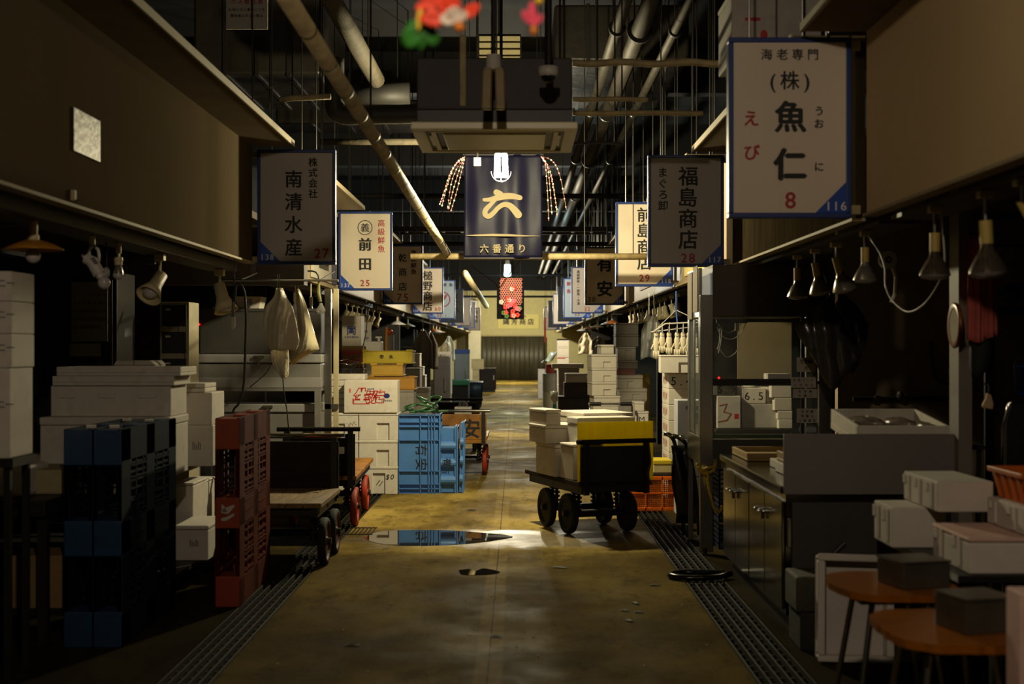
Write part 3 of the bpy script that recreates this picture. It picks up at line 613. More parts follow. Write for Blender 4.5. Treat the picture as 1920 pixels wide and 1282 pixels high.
# sticker and hooks on the long beige panel
d = 2.06*F/(CX-160)
t = thing('foil_sticker', 'square shiny foil sticker on the long beige panel', 'sticker', (-2.055, d, 2.43))
MB().box(0, .006, -.2, .2, 0, .2).build('sheet', M('silver_foil_sticker', (58, 53, 43), .5, .25, var=.7, scale=34, bump=.5, bscale=26), t)
def hook(label, x, d, z):
    t = thing('small_hook', label, 'hook', (x, d, z)); s = -1 if x > 0 else 1
    MB().obox((s*.012, 0, .02), (.02, .03, .05)).build('plate', lip, t, bevel=.003); MB().tube([(s*.02, 0, .0), (s*.035, 0, -.012), (s*.05, 0, .005)], .004, 6).build('hook_wire', steel, t)
hook('tiny ivory hook on the long beige panel below the foil sticker', -2.06, 2.06*F/(CX-133), 2.2)
# poster strip and menu boards on the second stall's fascia (left, behind the 27 sign)
t = thing('fascia_notice', 'white notice board with black number plate and blue poster under the 27 sign', 'notice', (-2.055, 14.6, 2.22))
MB().box(0, .012, -.95, .95, 0, .36).build('board', paper, t)
MB().box(.012, .016, -.45, .25, .12, .3).build('number_plate', black, t)
m = MB(); text(m, '3-5631-8867', 0, .21, .12, bold=.02); m.v = [(.017, -.1+v[0], v[2]) for v in m.v]; m.build('lettering', M('pale_gold_ink', (220, 190, 110), .5), t)
MB().box(.012, .018, .5, .9, .0, .36).build('poster', M('dark_blue_poster', (30, 44, 92), .5, var=.5, scale=14), t)
t = thing('red_poster', 'red printed board on the fascia behind the 29 and 30 signs', 'poster', (1.735, 17.6, 2.3))
MB().box(-.012, 0, -1.5, 1.5, 0, .55).build('sheet', M('red_board', (150, 40, 24), .6, var=.15), t)
t = thing('streaked_poster', 'pale poster with black brush marks on the fascia beside the 28 sign', 'poster', (1.735, 13.4, 2.24))
MB().box(-.012, 0, -.9, .6, 0, .6).build('sheet', M('pale_yellow_poster', (214, 196, 130), .6, var=.1), t)
m = MB(); text(m, 'まぐろ', 0, .35, .4, pitch=.4); m.v = [(-.014, -v[0], v[2]) for v in m.v]; m.build('lettering', ink, t)
# boxes stored on top of the right-hand canopy
# ================================================================ shared builders for goods and trucks
def foam_box(x, y, z, w, dp, h, label, group=None, rz=0, lid=.032, notch=None, mat=foam, deco=None, name='foam_box', lidmat=None):
    """white polystyrene box; (x, y, z) = middle of the bottom front edge, before turning"""
    t = thing(name, label, 'box', (x, y, z), rz, group); a = w/2; hb = h-lid
    m = MB()
    if notch:
        nc, nw, nh, nd = notch; p, q = nc-nw/2, nc+nw/2
        V = [(-a,0,0),(p,0,0),(p,0,nh),(q,0,nh),(q,0,0),(a,0,0),(a,0,hb),(-a,0,hb),(p,nd,0),(p,nd,nh),(q,nd,nh),(q,nd,0),(-a,dp,0),(a,dp,0),(a,dp,hb),(-a,dp,hb)]
        m.add(V, [(0,1,2,7),(7,2,3,6),(3,4,5,6),(8,11,10,9),(1,8,9,2),(2,9,10,3),(4,3,10,11),(12,13,11,8),(12,8,1,0),(11,13,5,4),(12,15,14,13),(0,7,15,12),(5,13,14,6),(7,6,14,15)])
    else: m.box(-a, a, 0, dp, 0, hb)
    m.build('body', mat, t, bevel=.006 if not notch else .004)
    if lid: MB().box(-a-.004, a+.004, -.004, dp+.004, hb+.0025, h).build('lid', lidmat or mat, t, bevel=.008)
    if deco: deco(t, a, dp, h)
    return t
def fb(p0, p1, yt, yb, d, dp, label, group=None, z0=None, nf=None, **k):
    w = (p1-p0)*d/F; z = Z(yb, d) if z0 is None else z0; h = Z(yt, d)-z
    if nf: k['notch'] = (nf[0]*w, nf[1]*w, nf[2]*h, .02)
    return foam_box((X(p0, d)+X(p1, d))/2, d, z, w, dp, h, label, group, **k)
def stack(d, dp, z, rows, group, gap=.001):
    for r in rows:                                       # from the lowest up: px0, px1, y of the top, label, options
        p0, p1, yt, lab = r[:4]; k = dict(r[4]) if len(r) > 4 else {}
        fb(p0, p1, yt, 0, k.pop('d', d), k.pop('dp', dp), lab, group, z0=z, **k); z = Z(yt, d)+gap
    return z
def spring(m, x, y, z0, z1, r=.03):
    n = 5
    for i in range(n): m.cyl((x, y, z0+(z1-z0)*(i+.1)/n), (x, y, z0+(z1-z0)*(i+.6)/n), r, n=12)
    m.cyl((x, y, z0), (x, y, z1), r*.55, n=8)
def truck(label, x, y, rz, L, deckz, board, bh, wheels, wheelmat, w=.62, r=.165, deckmat=oldwood, boardmat=darkwood, track=.25, rail=True, rest=.02):
    """small market hand truck; origin = middle of the near deck edge, +y = length"""
    t = thing('hand_truck', label, 'cart', (x, y, 0), rz); a = w/2
    m = MB(); n = 5
    for i in range(n): m.box(-a+i*w/n+.002, -a+(i+1)*w/n-.002, 0, L, deckz-.035, deckz)
    m.build('deck', deckmat, t, bevel=.004)
    m = MB()
    for sx in (-1, 1): m.box(sx*(a-.06)-.03, sx*(a-.06)+.03, .04, L-.04, deckz-.10, deckz-.037)
    for yy in (.06, L/2, L-.1): m.box(-a+.03, a-.03, yy, yy+.05, deckz-.09, deckz-.04)
    m.build('frame', darksteel, t)
    yb = {'near': 0, 'far': L}[board]; s = 1 if board == 'near' else -1
    m = MB()
    for i in range(3): m.box(-a+.015, a-.015, yb-s*.005 if s < 0 else yb+.005, yb-s*.03+(.06 if s > 0 else 0) if s < 0 else yb+.03, deckz-.08+i*(bh+.04)/3, deckz-.08+(i+1)*(bh+.04)/3-.0004)
    m.build('end_board', boardmat, t)
    for sx in (-1, 1): MB().box(sx*(a-.05)-.022, sx*(a-.05)+.022, yb-.028 if s > 0 else yb-.002, yb+.002 if s > 0 else yb+.028, deckz-.1, deckz+bh).build('post', darksteel, t)
    if rail: MB().cyl((-a-.03, yb-s*.015, deckz+bh), (a+.03, yb-s*.015, deckz+bh), .019, n=14).build('push_rail', rail if rail is not True else darkwood, t)
    for yy in wheels:
        ax = MB().cyl((-track-.02, yy, r), (track+.02, yy, r), .018, n=10).box(-track+.05, track-.05, yy-.04, yy+.04, r-.03, r+.02).build('axle', darksteel, t)
        for sx in (-1, 1):
            for dy in (-.05, .05): m = MB(); spring(m, sx*(track-.07), yy+dy, r+.02, deckz-.1, .026); m.build('spring', darksteel, ax)
        for sx in (-1, 1):
            R = Matrix.Translation((sx*track, yy, r)) @ Matrix.Rotation(PI/2, 4, 'Y')
            wh = MB().lathe([(.0, -.022), (.03, -.026), (.034, -.012), (r*.72, -.012), (r*.78, -.026), (r*.86, -.028), (r*.86, .028), (r*.78, .026), (r*.72, .012), (.034, .012), (.03, .026), (0, .022)], 28, R).build('wheel', wheelmat, t)
            MB().lathe([(r*.85, -.03), (r*.96, -.027), (r, -.012), (r, .012), (r*.96, .027), (r*.85, .03)], 28, R).build('tyre', rubber if wheelmat is not redpaint else M('red_worn_tyre', (150, 42, 20), .6, var=.4), wh, smooth=True)
            MB().cyl((sx*(track+.02), yy, r), (sx*(track+.05), yy, r), .024, n=12).build('hub', darksteel, wh)
    return t
# ================================================================ LEFT: pallets at the front
def pallet(label, x, y, rz, mat, logo=False, group=None):
    """plastic pallet stood on its edge; thickness along x, 1.1 deep along y, 1.1 tall"""
    t = thing('plastic_pallet', label, 'pallet', (x, y, 0), rz, group); T, S_ = .144, 1.1
    for s in (-1, 1):
        x1 = s*T/2; x0 = x1-s*.022; m = MB(); A, B = min(x0, x1), max(x0, x1)
        for k in range(3):
            y0 = k*(S_-.16)/2; m.box(A, B, y0, y0+.16, 0, S_)
            m.box(A, B, 0, S_, k*(S_-.16)/2, k*(S_-.16)/2+.16)
        n = 24
        for i in range(n+1): m.box(A+.003, B-.003, 0, S_, i*(S_-.008)/n, i*(S_-.008)/n+.012)
        for i in range(9): m.box(A+.003, B-.003, i*(S_-.014)/8, i*(S_-.014)/8+.016, 0, S_)
        for i in range(13):                               # raised ribs on the solid zones
            m.box(A-.003, B+.003, .17, .46, .18+i*.06, .186+i*.06); m.box(A-.003, B+.003, .64, .93, .18+i*.06, .186+i*.06)
        m.build('deck', bluedeck if mat is bluepallet else orangedeck, t)
    for k in range(3):
        for j in range(3):
            z0 = k*(S_-.18)/2; y0 = j*(S_-.18)/2
            MB().box(-T/2+.0008, T/2-.0008, y0-(.003 if j == 0 else -.002), y0+.18, z0-.0 if k else .001, z0+.18).build('block', mat, t, bevel=.005)
    if logo:
        m = MB(); z = .55
        for pl in ([(-.035, z-.045), (-.005, z-.045), (.04, z-.015), (.04, z+.0), (.0, z-.02), (-.035, z-.03)], [(-.035, z+.0), (.005, z-.005), (.04, z+.035), (.04, z+.05), (.01, z+.04), (-.035, z+.02)], [(-.035, z+.05), (-.02, z+.045), (.0, z+.005), (-.03, z+.005)]): m.add([(a, -.0042, b) for a, b in pl], [tuple(range(len(pl)))])
        m.build('printed_mark', paper, t)
    return t
pallet('blue plastic pallet standing on edge, inner one of the pair', -2.215, 6.9, 0, bluepallet, group='blue pallets on edge')
pallet('blue plastic pallet standing on edge, aisle side one of the pair', -2.066, 6.9, 0, bluepallet, group='blue pallets on edge')
for (a, b) in ((-2.24, 7.1), (-2.12, 7.1), (-2.24, 7.75), (-2.10, 7.7)):
    m = MB(); m.obox((0, 0, .006), (.05, .07, .012), (0, 0, .3)); tag(m.build('crumpled_paper', paper, loc=(a+.03, b, 1.1)), 'white paper scrap on top of the %s blue pallet, %s' % ('inner' if a < -2.2 else 'aisle side', 'nearer one' if b < 7.4 else 'farther one'), 'paper scrap', 'paper scraps on the blue pallets')
pallet('orange plastic pallet standing on edge beside the drain', -1.686, 7.97, .02, orangepallet, True)
# ================================================================ LEFT: first stall
t = thing('work_table', 'dark low work table in the first stall carrying the big foam boxes', 'table', (-3.2, 8.6, 0))
MB().box(-1.1, 1.04, -.53, 1.5, .70, .74).build('table_top', M('worn_grey_table', (112, 104, 92), .5, .2, var=.2, dirt=.3), t, bevel=.004)
for sx in (-1.0, .68):
    for sy in (-.45, 1.35): MB().box(sx-.03, sx+.03, sy-.03, sy+.03, 0, .7).build('leg', darksteel, t)
MB().box(-1.0, .68, 1.3, 1.34, .2, .24).build('stretcher', darksteel, t)
MB().box(-1.05, 1.15, -.4, 1.45, .12, .15).build('lower_shelf', darksteel, t)
gb = 'large foam boxes on the dark table in the first stall'
def flaps(n):
    def f(t, a, dp, h):
        for i in range(n):
            x = -a+2*a*(i+.5)/n-.02; w = a*.42/n*2*.55
            MB().prism([(x-w, h*.93-.03), (x+w, h*.93-.03), (x+w*.92, h*.6), (x-w*.92, h*.6)], -.008, .004).build('handle_flap', foam, t, bevel=.002)
    return f
z = .741
fb(75, 318, 782, 0, 8.15, .46, 'large white foam box under the bigger flapped one, behind the blue pallets', gb, z0=z, lid=.05)
z1 = Z(782, 8.15)+.001
fb(95, 320, 723, 0, 8.22, .40, 'large white foam box with three square handle flaps, second in the table stack', gb, z0=z1, lid=0, deco=flaps(3))
z2 = Z(723, 8.22)+.001
def tray(x, y, z, w, dp, h, label, group=None, rz=0, mat=foam, name='foam_tray', cat='tray'):
    t = thing(name, label, cat, (x, y, z), rz, group); a = w/2; k = .02
    MB().box(-a, a, 0, dp, 0, h*.35).build('base', mat, t, bevel=.005)
    m = MB().box(-a, a, 0, k, h*.35, h).box(-a, a, dp-k, dp, h*.35, h).box(-a, -a+k, k, dp-k, h*.35, h).box(a-k, a, k, dp-k, h*.35, h); m.build('rim', mat, t, bevel=.004)
    return t
w = 228*8.2/F
tray(X(212, 8.2), 8.2, z2, w, .42, Z(705, 8.2)-z2, 'shallow white foam lid lying on the flapped box, lower of two', gb)
tray(X(222, 8.2), 8.2, Z(705, 8.2)+.001, w*1.02, .42, Z(688, 8.2)-Z(705, 8.2), 'shallow white foam lid on top of the table stack, upper of two', gb)
gs = 'small foam boxes at the aisle end of the dark table'
def smudge(t, a, dp, h):
    m = MB(); 
    for k in range(5): m.box(-a*.1+k*.012, -a*.1+k*.012+.006, -.001, 0, h*.4, h*.6-.01*(k % 3))
    m.build('printed_mark', M('faded_print', (96, 90, 84), .7), t)
fb(330, 399, 797, 0, 8.9, .40, 'small white foam box on the table end, lower of the two beside the orange pallet', gs, z0=.741, lid=0, rz=.0, deco=smudge)
zz = Z(797, 8.9)+.001
fb(332, 397, 736, 0, 8.9, .38, 'small white foam box on the table end, upper of the two beside the orange pallet', gs, z0=zz, lid=0)
zz = Z(736, 8.9)+.001
for i, lab in enumerate(('thin foam slab, lower of two on the small upper box', 'thin foam slab, upper of two on the small upper box')):
    tag(MB().box(-.09, .09, 0, .34, 0, .028).build('foam_slab', foam, loc=(X(357, 8.9), 8.92, zz+i*.03), bevel=.006), lab, 'slab', 'thin foam slabs on the small box')
t = thing('shallow_basin', 'grey shallow container with a folded lid behind the stacked foam lids', 'container', (X(252, 9.4), 9.4, .741))
MB().box(-.14, .14, 0, .3, 0, Z(676, 9.4)-.741-.03).build('body', foamgrey, t, bevel=.01)
m = MB().prism([(-.14, 0), (-.12, .03), (-.005, .03), (-.003, 0)], -.01, .31).prism([(.003, 0), (.005, .03), (.11, .03), (.14, 0)], -.01, .31); o = m.build('lid', foamgrey, t); o.location.z = Z(676, 9.4)-.741-.03
# goods under the table
gu = 'foam boxes stored below the dark table'
t2 = .151
fb(328, 390, 985, 0, 8.75, .5, 'foam box below the table beside the orange pallet, with print on its side', gu, z0=t2, lid=.03, deco=smudge, rz=0)
fb(328, 362, 905, 0, 9.27, .42, 'foam box standing below the table, farther back than the printed one', gu, z0=t2, lid=.02)
fb(352, 385, 900, 0, 9.75, .3, 'narrow foam box below the far end of the table', gu, z0=t2, lid=.02)
# low dark bench at the left edge with low tray and cream carton under it
t = thing('low_bench', 'very dark low bench at the near left with a pale carton below', 'bench', (-3.0, 6.9, 0))
MB().box(-.65, .62, 0, .9, .66, .74).build('bench_top', darksteel, t, bevel=.004)
for sx in (-.6, .56):
    for sy in (.05, .82): MB().box(sx, sx+.05, sy, sy+.05, 0, .66).build('leg', darksteel, t)
tag(MB().box(-.13, .13, 0, .3, 0, .72*.38).build('carton', M('tan_carton', (132, 104, 62), .7, var=.2), loc=(X(50, 6.95), 7.1, .16), bevel=.004), 'tan carton standing on slats below the low dark bench', 'carton')
t = thing('slat_rack', 'low dark slatted rack on the floor under the tan carton', 'rack', (X(50, 6.95), 7.1, 0))
for k in range(3): MB().box(-.22, .19, k*.13, k*.13+.06, .12, .158).build('slat', darkwood, t)
for sx in (-.2, .14): MB().box(sx, sx+.04, 0, .32, 0, .12).build('bearer', darkwood, t)
tag(MB().box(-.36, .36, 0, .4, 0, .13).build('foam_slab', M('cream_tray', (150, 138, 102), .7), loc=(X(115, 7.2), 7.2, .741), bevel=.01), 'long low cream slab lying on the near end of the low dark bench', 'slab')
tag(MB().box(-.2, .2, 0, .35, 0, .16).build('foam_slab', foam, loc=(X(-30, 7.0), 7.05, .741), bevel=.02), 'pale rounded foam block on the low bench cut by the picture edge', 'slab')
# column of boxes at the far left edge
def stamp(txt, mt=ink, sz=.045, zf=.55, xo=0):
    def f(t, a, dp, h): text(MB(), txt, xo, h*zf, sz, y=-.0015).build('lettering', mt, t)
    return f
g = 'printed foam boxes stacked at the left edge'
ys = [(860, 690), (690, 626), (626, 565), (565, 508)]
zb = Z(860, 6.2); 
t = thing('box_stand', 'dark upright stand below the stack of printed boxes at the left edge', 'stand', (X(-38, 6.2), 6.2, 0))
MB().box(-.15, .15, 0, .3, zb-.04, zb).build('stand_top', darksteel, t)
for sx in (-.13, .1):
    for sy in (.02, .25): MB().box(sx, sx+.03, sy, sy+.03, 0, zb-.04).build('leg', darksteel, t)
for i, (b, a_) in enumerate(ys):
    fb(-98, 21+(i == 0)*-3, a_, b-.4, 6.2, .3, ('printed foam box at the left edge, lowest and largest of the stack', 'printed foam box at the left edge, second from the bottom', 'printed foam box at the left edge, third from the bottom', 'printed foam box at the left edge, topmost of the stack')[i], g, lid=.0, deco=stamp('三二一', M('faded_print', (96, 90, 84), .7), .04, .6, .1))
# locker, calendar, cabinet at the back
t = thing('steel_locker', 'tall dark steel locker at the back of the first stall', 'locker', (-3.75, 10.6, 0))
MB().box(-.65, .65, 0, .5, 0, 2.1).build('body', M('dark_locker_paint', (30, 28, 26), .45, .3, var=.1), t, bevel=.005)
for sx in (-.32, .32):
    dr = MB().box(sx-.3, sx+.3, -.018, 0, .06, 2.04).build('door', M('dark_locker_paint', (30, 28, 26)), t, bevel=.004)
    MB().box(sx*.12-.012, sx*.12+.012, -.045, -.018, 1.15, 1.32).build('handle', steel, dr)
d = 10.55
t = thing('wall_calendar', 'monthly calendar sheet pinned to the dark locker', 'calendar', (X(168, d), d, Z(640, d)))
MB().box(-.14, .14, -.004, .0, 0, .46).build('sheet', M('dim_paper', (128, 120, 104), .8), t)
m = MB(); n = 1
for r in range(5):
    for c in range(7):
        if n <= 31 and not (r == 0 and c < 3): text(m, str(n), -.115+c*.038, .36-r*.062, .034, y=-.006); n += 1
m.build('date_numbers', ink, t)
tag(MB().box(-.12, .12, -.004, 0, 0, .1).build('pinned_note', M('dim_paper', (128, 120, 104), .8), loc=(X(160, d), d, Z(668, d))), 'small note pinned below the calendar', 'note')
d = 11.2
t = thing('drawer_cabinet', 'slim white drawer cabinet with dark drawer fronts behind the foam boxes', 'cabinet', (X(327, d), d, .0))
zt = Z(566, d)
MB().box(-.12, .12, 0, .35, 0.4, zt).build('body', M('dim_white_frame', (150, 142, 118), .6), t, bevel=.004)
for k in range(3):
    dz = MB().box(-.10, .10, -.012, 0, zt-.2-k*.22, zt-.025-k*.22).build('drawer', black, t, bevel=.003)
    MB().box(-.07, -.03, -.018, -.012, zt-.07-k*.22, zt-.055-k*.22).build('drawer_label', paper, dz)
for sx in (-.11, .09): MB().box(sx, sx+.02, .02, .3, 0, .4).build('leg', darksteel, t)
tag(MB().ball((0, 0, 0), .011, 8).build('indicator_light', ledred, loc=(X(373, 13.52), 13.525, Z(608, 13.5))), 'tiny red glowing indicator light beside the dark grey tank', 'indicator light')
# grey chest freezers
def freezer(label, p0, p1, yt, yb, d, dp, hz, group='grey chest freezers with latches', lidh=.09, z0=None):
    w = (p1-p0)*d/F; z = Z(yb, d) if z0 is None else z0; h = Z(yt, d)-z; a = w/2
    t = thing('chest_freezer', label, 'freezer', ((X(p0, d)+X(p1, d))/2, d, z), 0, group)
    MB().box(-a+.01, a-.01, .01, dp, 0, h-lidh).build('body', greymetal, t, bevel=.012)
    MB().box(-a, a, -.005, dp+.01, h-lidh+.004, h).build('lid', M('pale_grey_lid', (150, 148, 146), .45, .1, var=.06), t, bevel=.012)
    MB().box(-a+.005, a-.005, -.002, .02, 0, .10).build('base_band', M('pale_grey_lid', (150, 148, 146)), t, bevel=.004)
    l = MB().box(-.05, .05, -.03, -.005, h-lidh+.05, h-lidh+.075).box(-.014, .014, -.03, -.008, h-lidh-.05, h-lidh+.06).build('latch', chrome, t, bevel=.004)
    return t
D1 = 13.45
t = thing('freezer_stand', 'grey steel stand carrying the upper of the two freezers', 'stand', (X(487, D1), D1, 0)); zt = Z(727, D1)-.002
MB().box(-.66, .60, 0, .6, zt-.03, zt).build('stand_top', greymetal, t)
for sx in (-.66, .54):
    for sy in (.0, .54): MB().box(sx, sx+.06, sy, sy+.06, 0, zt-.03).build('leg', greymetal, t)
freezer('upper grey chest freezer, behind the hanging white plastic bag', 368, 604, 664, 727, D1, .58, 0)
freezer('lower grey chest freezer, behind the orange pallet and the hand trucks', 408, 597, 757, 0, D1+.08, .46, 0, z0=.012)
zt = Z(664, D1)+.002
t = thing('insulated_tank', 'dark grey insulated tank on the upper freezer', 'tank', (X(486, D1), D1+.08, zt))
MB().box(-.61, .60, 0, .48, 0, Z(580, D1)-zt).build('body', darkgrey, t, bevel=.012)
MB().box(-.62, .61, -.008, .49, Z(580, D1)-zt-.02, Z(578, D1)-zt).build('rim', darkgrey, t, bevel=.004)
tz = Z(578, D1)+.002
def flare(label, px0, px1, h, d, z, mat=foam, dp=.3):
    x0, x1 = X(px0, d), X(px1, d); t = thing('foam_tray', label, 'tray', ((x0+x1)/2, d, z)); a = (x1-x0)/2
    m = MB(); V = []
    for k, (q, zz) in enumerate(((.8, 0), (1, h))):
        for sx, sy in ((-1, -1), (1, -1), (1, 1), (-1, 1)): V.append((sx*a*q, dp/2+sy*dp/2*q, zz))
    m.add(V, [(3,2,1,0),(0,1,5,4),(1,2,6,5),(2,3,7,6),(3,0,4,7),(4,5,6,7)]).build('body', mat, t, bevel=.004)
    MB().prism([(-.2*a, .02), (.35*a, .02), (.3*a, h*.8), (-.15*a, h*.8)], -.0, .01).build('handle_recess', foamgrey, t)
flare('pale foam tray turned on the dark grey tank, with a square recess', 440, 490, .12, D1+.12, tz)
tag(MB().box(-.09, .09, 0, .2, 0, .015).build('foam_slab', foam, loc=(X(411, D1), D1+.12, tz)), 'thin white slab lying on the dark grey tank', 'slab')
# steel upright and bits beside the freezers
t = thing('steel_upright', 'pale steel upright at the aisle corner of the freezers', 'post', (X(615, 13.6), 13.6, 0))
MB().box(-.035, .03, 0, .06, 0, 2.1).build('post', steel, t, bevel=.003)
MB().box(.05, .10, 0.02, .06, 0, 2.1).build('second_post', M('pale_cream_post', (176, 164, 130), .5), t, bevel=.003)
MB().box(-.035, .1, .0, .07, .9, .95).build('tie', steel, t)
# ================================================================ LEFT: hand trucks
truck('dark hand truck nearest on the left, grey plank deck toward the camera', -1.63, 9.25, 0, 1.0, .46, 'far', .39, (.28, .8), M('dull_red_iron', (72, 22, 14), .6, var=.3), track=.29, rail=chrome)
t = truck('second dark hand truck behind the nearest one, amber deck end and bright red wheels', -1.62, 11.2, .03, 1.85, .46, 'near', .385, (.4, 1.5), redpaint, deckmat=amberwood, track=.26)
tag(MB().box(-.02, .02, -.004, 0, 0, .05).build('price_tag', paper, loc=(X(640, 10.2), 10.21, .72)), 'small pale tag on the board of the nearest left hand truck', 'tag')
# ================================================================ LEFT: foam stack, blue crates, hose
d = 14.1; W_ = 72*d/F
def dollar(t, a, dp, h):
    text(MB(), '$0', a*.62, h*.62, .075, bold=-.01, y=-.0012, slant=.2).build('lettering', ink, t)
    m = MB(); stroke(m, [(-.02, .09), (.015, .14)], .007, .0185); stroke(m, [(.01, .08), (.045, .13)], .007, .0185); m.build('pen_strokes', ink, t)
def scrawl(t, a, dp, h):
    m = MB(); random.seed(4)
    for k in range(14):
        x = -a*.85+k*a*.055 if k < 8 else a*.4+(k-8)*a*.085; zz = h*.55+random.uniform(-.02, .02)
        stroke(m, [(x, zz), (x+random.uniform(.0, .03), zz+random.uniform(-.04, .03))], .005, -.001)
    m.build('pen_scrawl', ink, t)
g = 'white foam boxes with finger recesses beside the blue crates'
nf = (.12, .32, .62)
stack(d, .34, 0, [(673, 745, 874, 'pen marked white foam box on the floor touching the blue crates', dict(nf=(.02, .32, .75), deco=dollar)),
    (673, 745, 825, 'white foam box with recess, middle of the column touching the blue crates', dict(nf=nf)),
    (673, 746, 774, 'white foam box with recess, third up in the column touching the blue crates', dict(nf=nf))], g)
stack(d, .34, 0, [(600, 671.5, 874, 'white foam box on the floor behind the second hand truck, bottom of the inner column', dict(nf=nf)),
    (600, 671.5, 825, 'white foam box behind the second hand truck, middle of the inner column', dict(nf=nf)),
    (600, 671.5, 774, 'white foam box with pen scrawl, top of the inner column above the second hand truck', dict(nf=(.0, .3, .6), deco=scrawl))], g)
def logo(t, a, dp, h):
    def outline(ch, x, z, s):
        vs, fs = None, None
        c = bpy.data.curves.new('glyph', 'FONT'); c.body = ch; c.size = s; c.fill_mode = 'NONE'; c.bevel_depth = .0045; c.bevel_resolution = 1; c.offset = .012*s/.12; c.resolution_u = 3; c.shear = .15
        o = bpy.data.objects.new('glyph', c); COL.objects.link(o)
        me = bpy.data.meshes.new_from_object(o.evaluated_get(bpy.context.evaluated_depsgraph_get()))
        V = [(v.co.x+x, -.001+v.co.z*.2, v.co.y+z) for v in me.vertices]; Fs = [tuple(p.vertices) for p in me.polygons]
        bpy.data.objects.remove(o); bpy.data.curves.remove(c); bpy.data.meshes.remove(me); return V, Fs
    m = MB()
    for ch, x, z, s in (('生', -.17, .115, .15), ('う', -.075, .12, .12), ('に', .005, .115, .13)): m.add(*outline(ch, x, z, s))
    m.build('printed_logo', redink, t)
    m = MB(); m.box(-.19, -.17, -.001, 0, .10, .15).box(-.225, -.205, -.001, 0, .21, .25).prism([(.08, .2), (.11, .2), (.11, .24), (.095, .24)], -.001, 0); m.build('red_patch', M('pale_red_print', (206, 110, 96), .6), t)
    m = MB(); m.ball((.165, 0, .175), .03, 16, (1.1, .03, .85)); m.build('blue_emblem', blueink, t)
    m = MB(); text(m, '水産株式会社', .165, .125, .018, pitch=.019, y=-.001); text(m, '築地市場', .0, .245, .018, pitch=.018, y=-.001); m.build('small_print', blueink, t)
fb(645, 745, 713, 0, d-.02, .30, 'white foam box on its side with red outlined lettering and blue emblem', None, z0=Z(774, d)+.002, lid=0, deco=logo)
g = 'thin foam lids stacked behind the lettered box'
zz = Z(774, d)+.002; yy = d+.04
for i in range(6):
    h = .066; x0 = X(601+i*1.6, d); x1 = x0+.42-(.0 if i < 3 else .01*i)
    tag(MB().box(-(x1-x0)/2, (x1-x0)/2, 0, .3, 0, h-.004).build('foam_cover', foam, loc=((x0+x1)/2+(.006 if i % 2 else 0), d+.32, zz+i*h), bevel=.008), 'thin white foam lid behind the lettered box, ' + ('lowest', 'second from the bottom', 'third from the bottom', 'fourth from the bottom', 'fifth from the bottom', 'topmost')[i] + ' of the pile', 'lid', g)
fb(606, 672, 774, 0, d+.30, .33, 'plain foam box under the pile of thin lids, at the back of the columns', g, z0=0, lid=.03) if False else None
for k in range(1): 
    stack(d+.352, .32, 0, [(598, 670, 874, 'foam box at the back of the inner column, on the floor', dict(lid=.03)), (598, 670, 825, 'foam box at the back of the inner column, second up', dict(lid=.03)), (598, 670, 774, 'foam box at the back of the inner column, carrying the thin lids', dict(lid=.03))], 'foam boxes at the back of the inner column')
# blue crates standing on end
d = 14.15
def container(label, px0, px1, y0, y1, d, dp, flange, deco=None, corr=False, lean=0.):
    x0, x1 = X(px0, d)+.004, X(px1, d); h = Z(y0, d); w = x1-x0
    t = thing('plastic_container', label, 'crate', ((x0+x1)/2, d, 0), 0, 'sky blue plastic containers stood on end'); t.rotation_euler.y = lean
    a = w/2; k = .006; m = MB()
    # a tote lying on its end: mouth toward +x, so the bottom is the -x side
    m.box(-a, -a+k, 0, dp, 0.01, h-.01).box(-a, a, 0.012, .012+k, .01, h-.01).box(-a, a, dp-k, dp, .01, h-.01).box(-a, a, 0.01, dp, .01, .01+k).box(-a, a, .01, dp, h-.01-k, h-.01)
    m.build('shell', bluecrate, t)
    if not corr:
        m = MB()
        for q in (.0, .53, .73, .8, .87, 1.): m.box(-a+q*w-(.006 if q else 0), -a+q*w+(.004 if q < 1 else 0), -.014, .014, 0, h)
        m.build('upright_rib', bluecrate, t); m = MB()
        for q in (.0, .055, .115, .28, .67, .84, .9, .985): m.box(-a, a, -.014, .014, q*h, q*h+.008)
        m.build('cross_rib', bluecrate, t)
    else:
        m = MB()
        for q in (.2, .46, .72):
            m.prism([(-a, q*h-.05), (a*.8, q*h-.05), (a*.8, q*h+.05), (-a, q*h+.05)], -.005, .012)
            m.tube([(-a, .01, q*h), (a*.8, .01, q*h)], .05, 14)
        m.build('side_moulding', bluecrate, t, smooth=False)
    for i, (q, ext) in enumerate(flange):
        m = MB(); xx = -a+q*w; m.box(xx-.008, xx+.008, -ext, .02, 0, h+ext*.4).box(xx-.008, xx+.008, .02, dp+ext*.3, h-.004, h+ext*.4).box(xx-.008, xx+.008, .02, dp+ext*.3, 0, .01).build('rim', bluecrate, t, bevel=.002)
    if deco: deco(t, a, dp, h)
    return t
def mark(chars, x, z0, s, pitch, rot):
    def f(t, a, dp, h):
        for i, ch in enumerate(chars): text(MB(), ch, x, z0-i*pitch, s, y=-.002+.013, bold=-.012, rot=rot[i]).build('lettering', ink, t)
    return f
container('blue plastic container on end with ribbed face, touching the foam boxes', 747, 825, 777, 921, d, .42, [(.995, .02)], mark('有安', .02, .45, .13, .15, (-PI/2, -PI/2)))
def mk2(t, a, dp, h): text(MB(), '有', -.02, h*.48, .1, y=-.052, bold=-.012, rot=-PI/2).build('lettering', ink, t)
container('blue plastic container on end with rounded mouldings, nested in the ribbed one', 826, 858, 801, 921, d+.02, .40, [(.86, .028), (.98, .02)], mk2, True)
container('outermost blue plastic container on end, only its slanted rim showing', 860.5, 868, 791, 921, d+.03, .42, [(.9, .012)], None, True, .02)
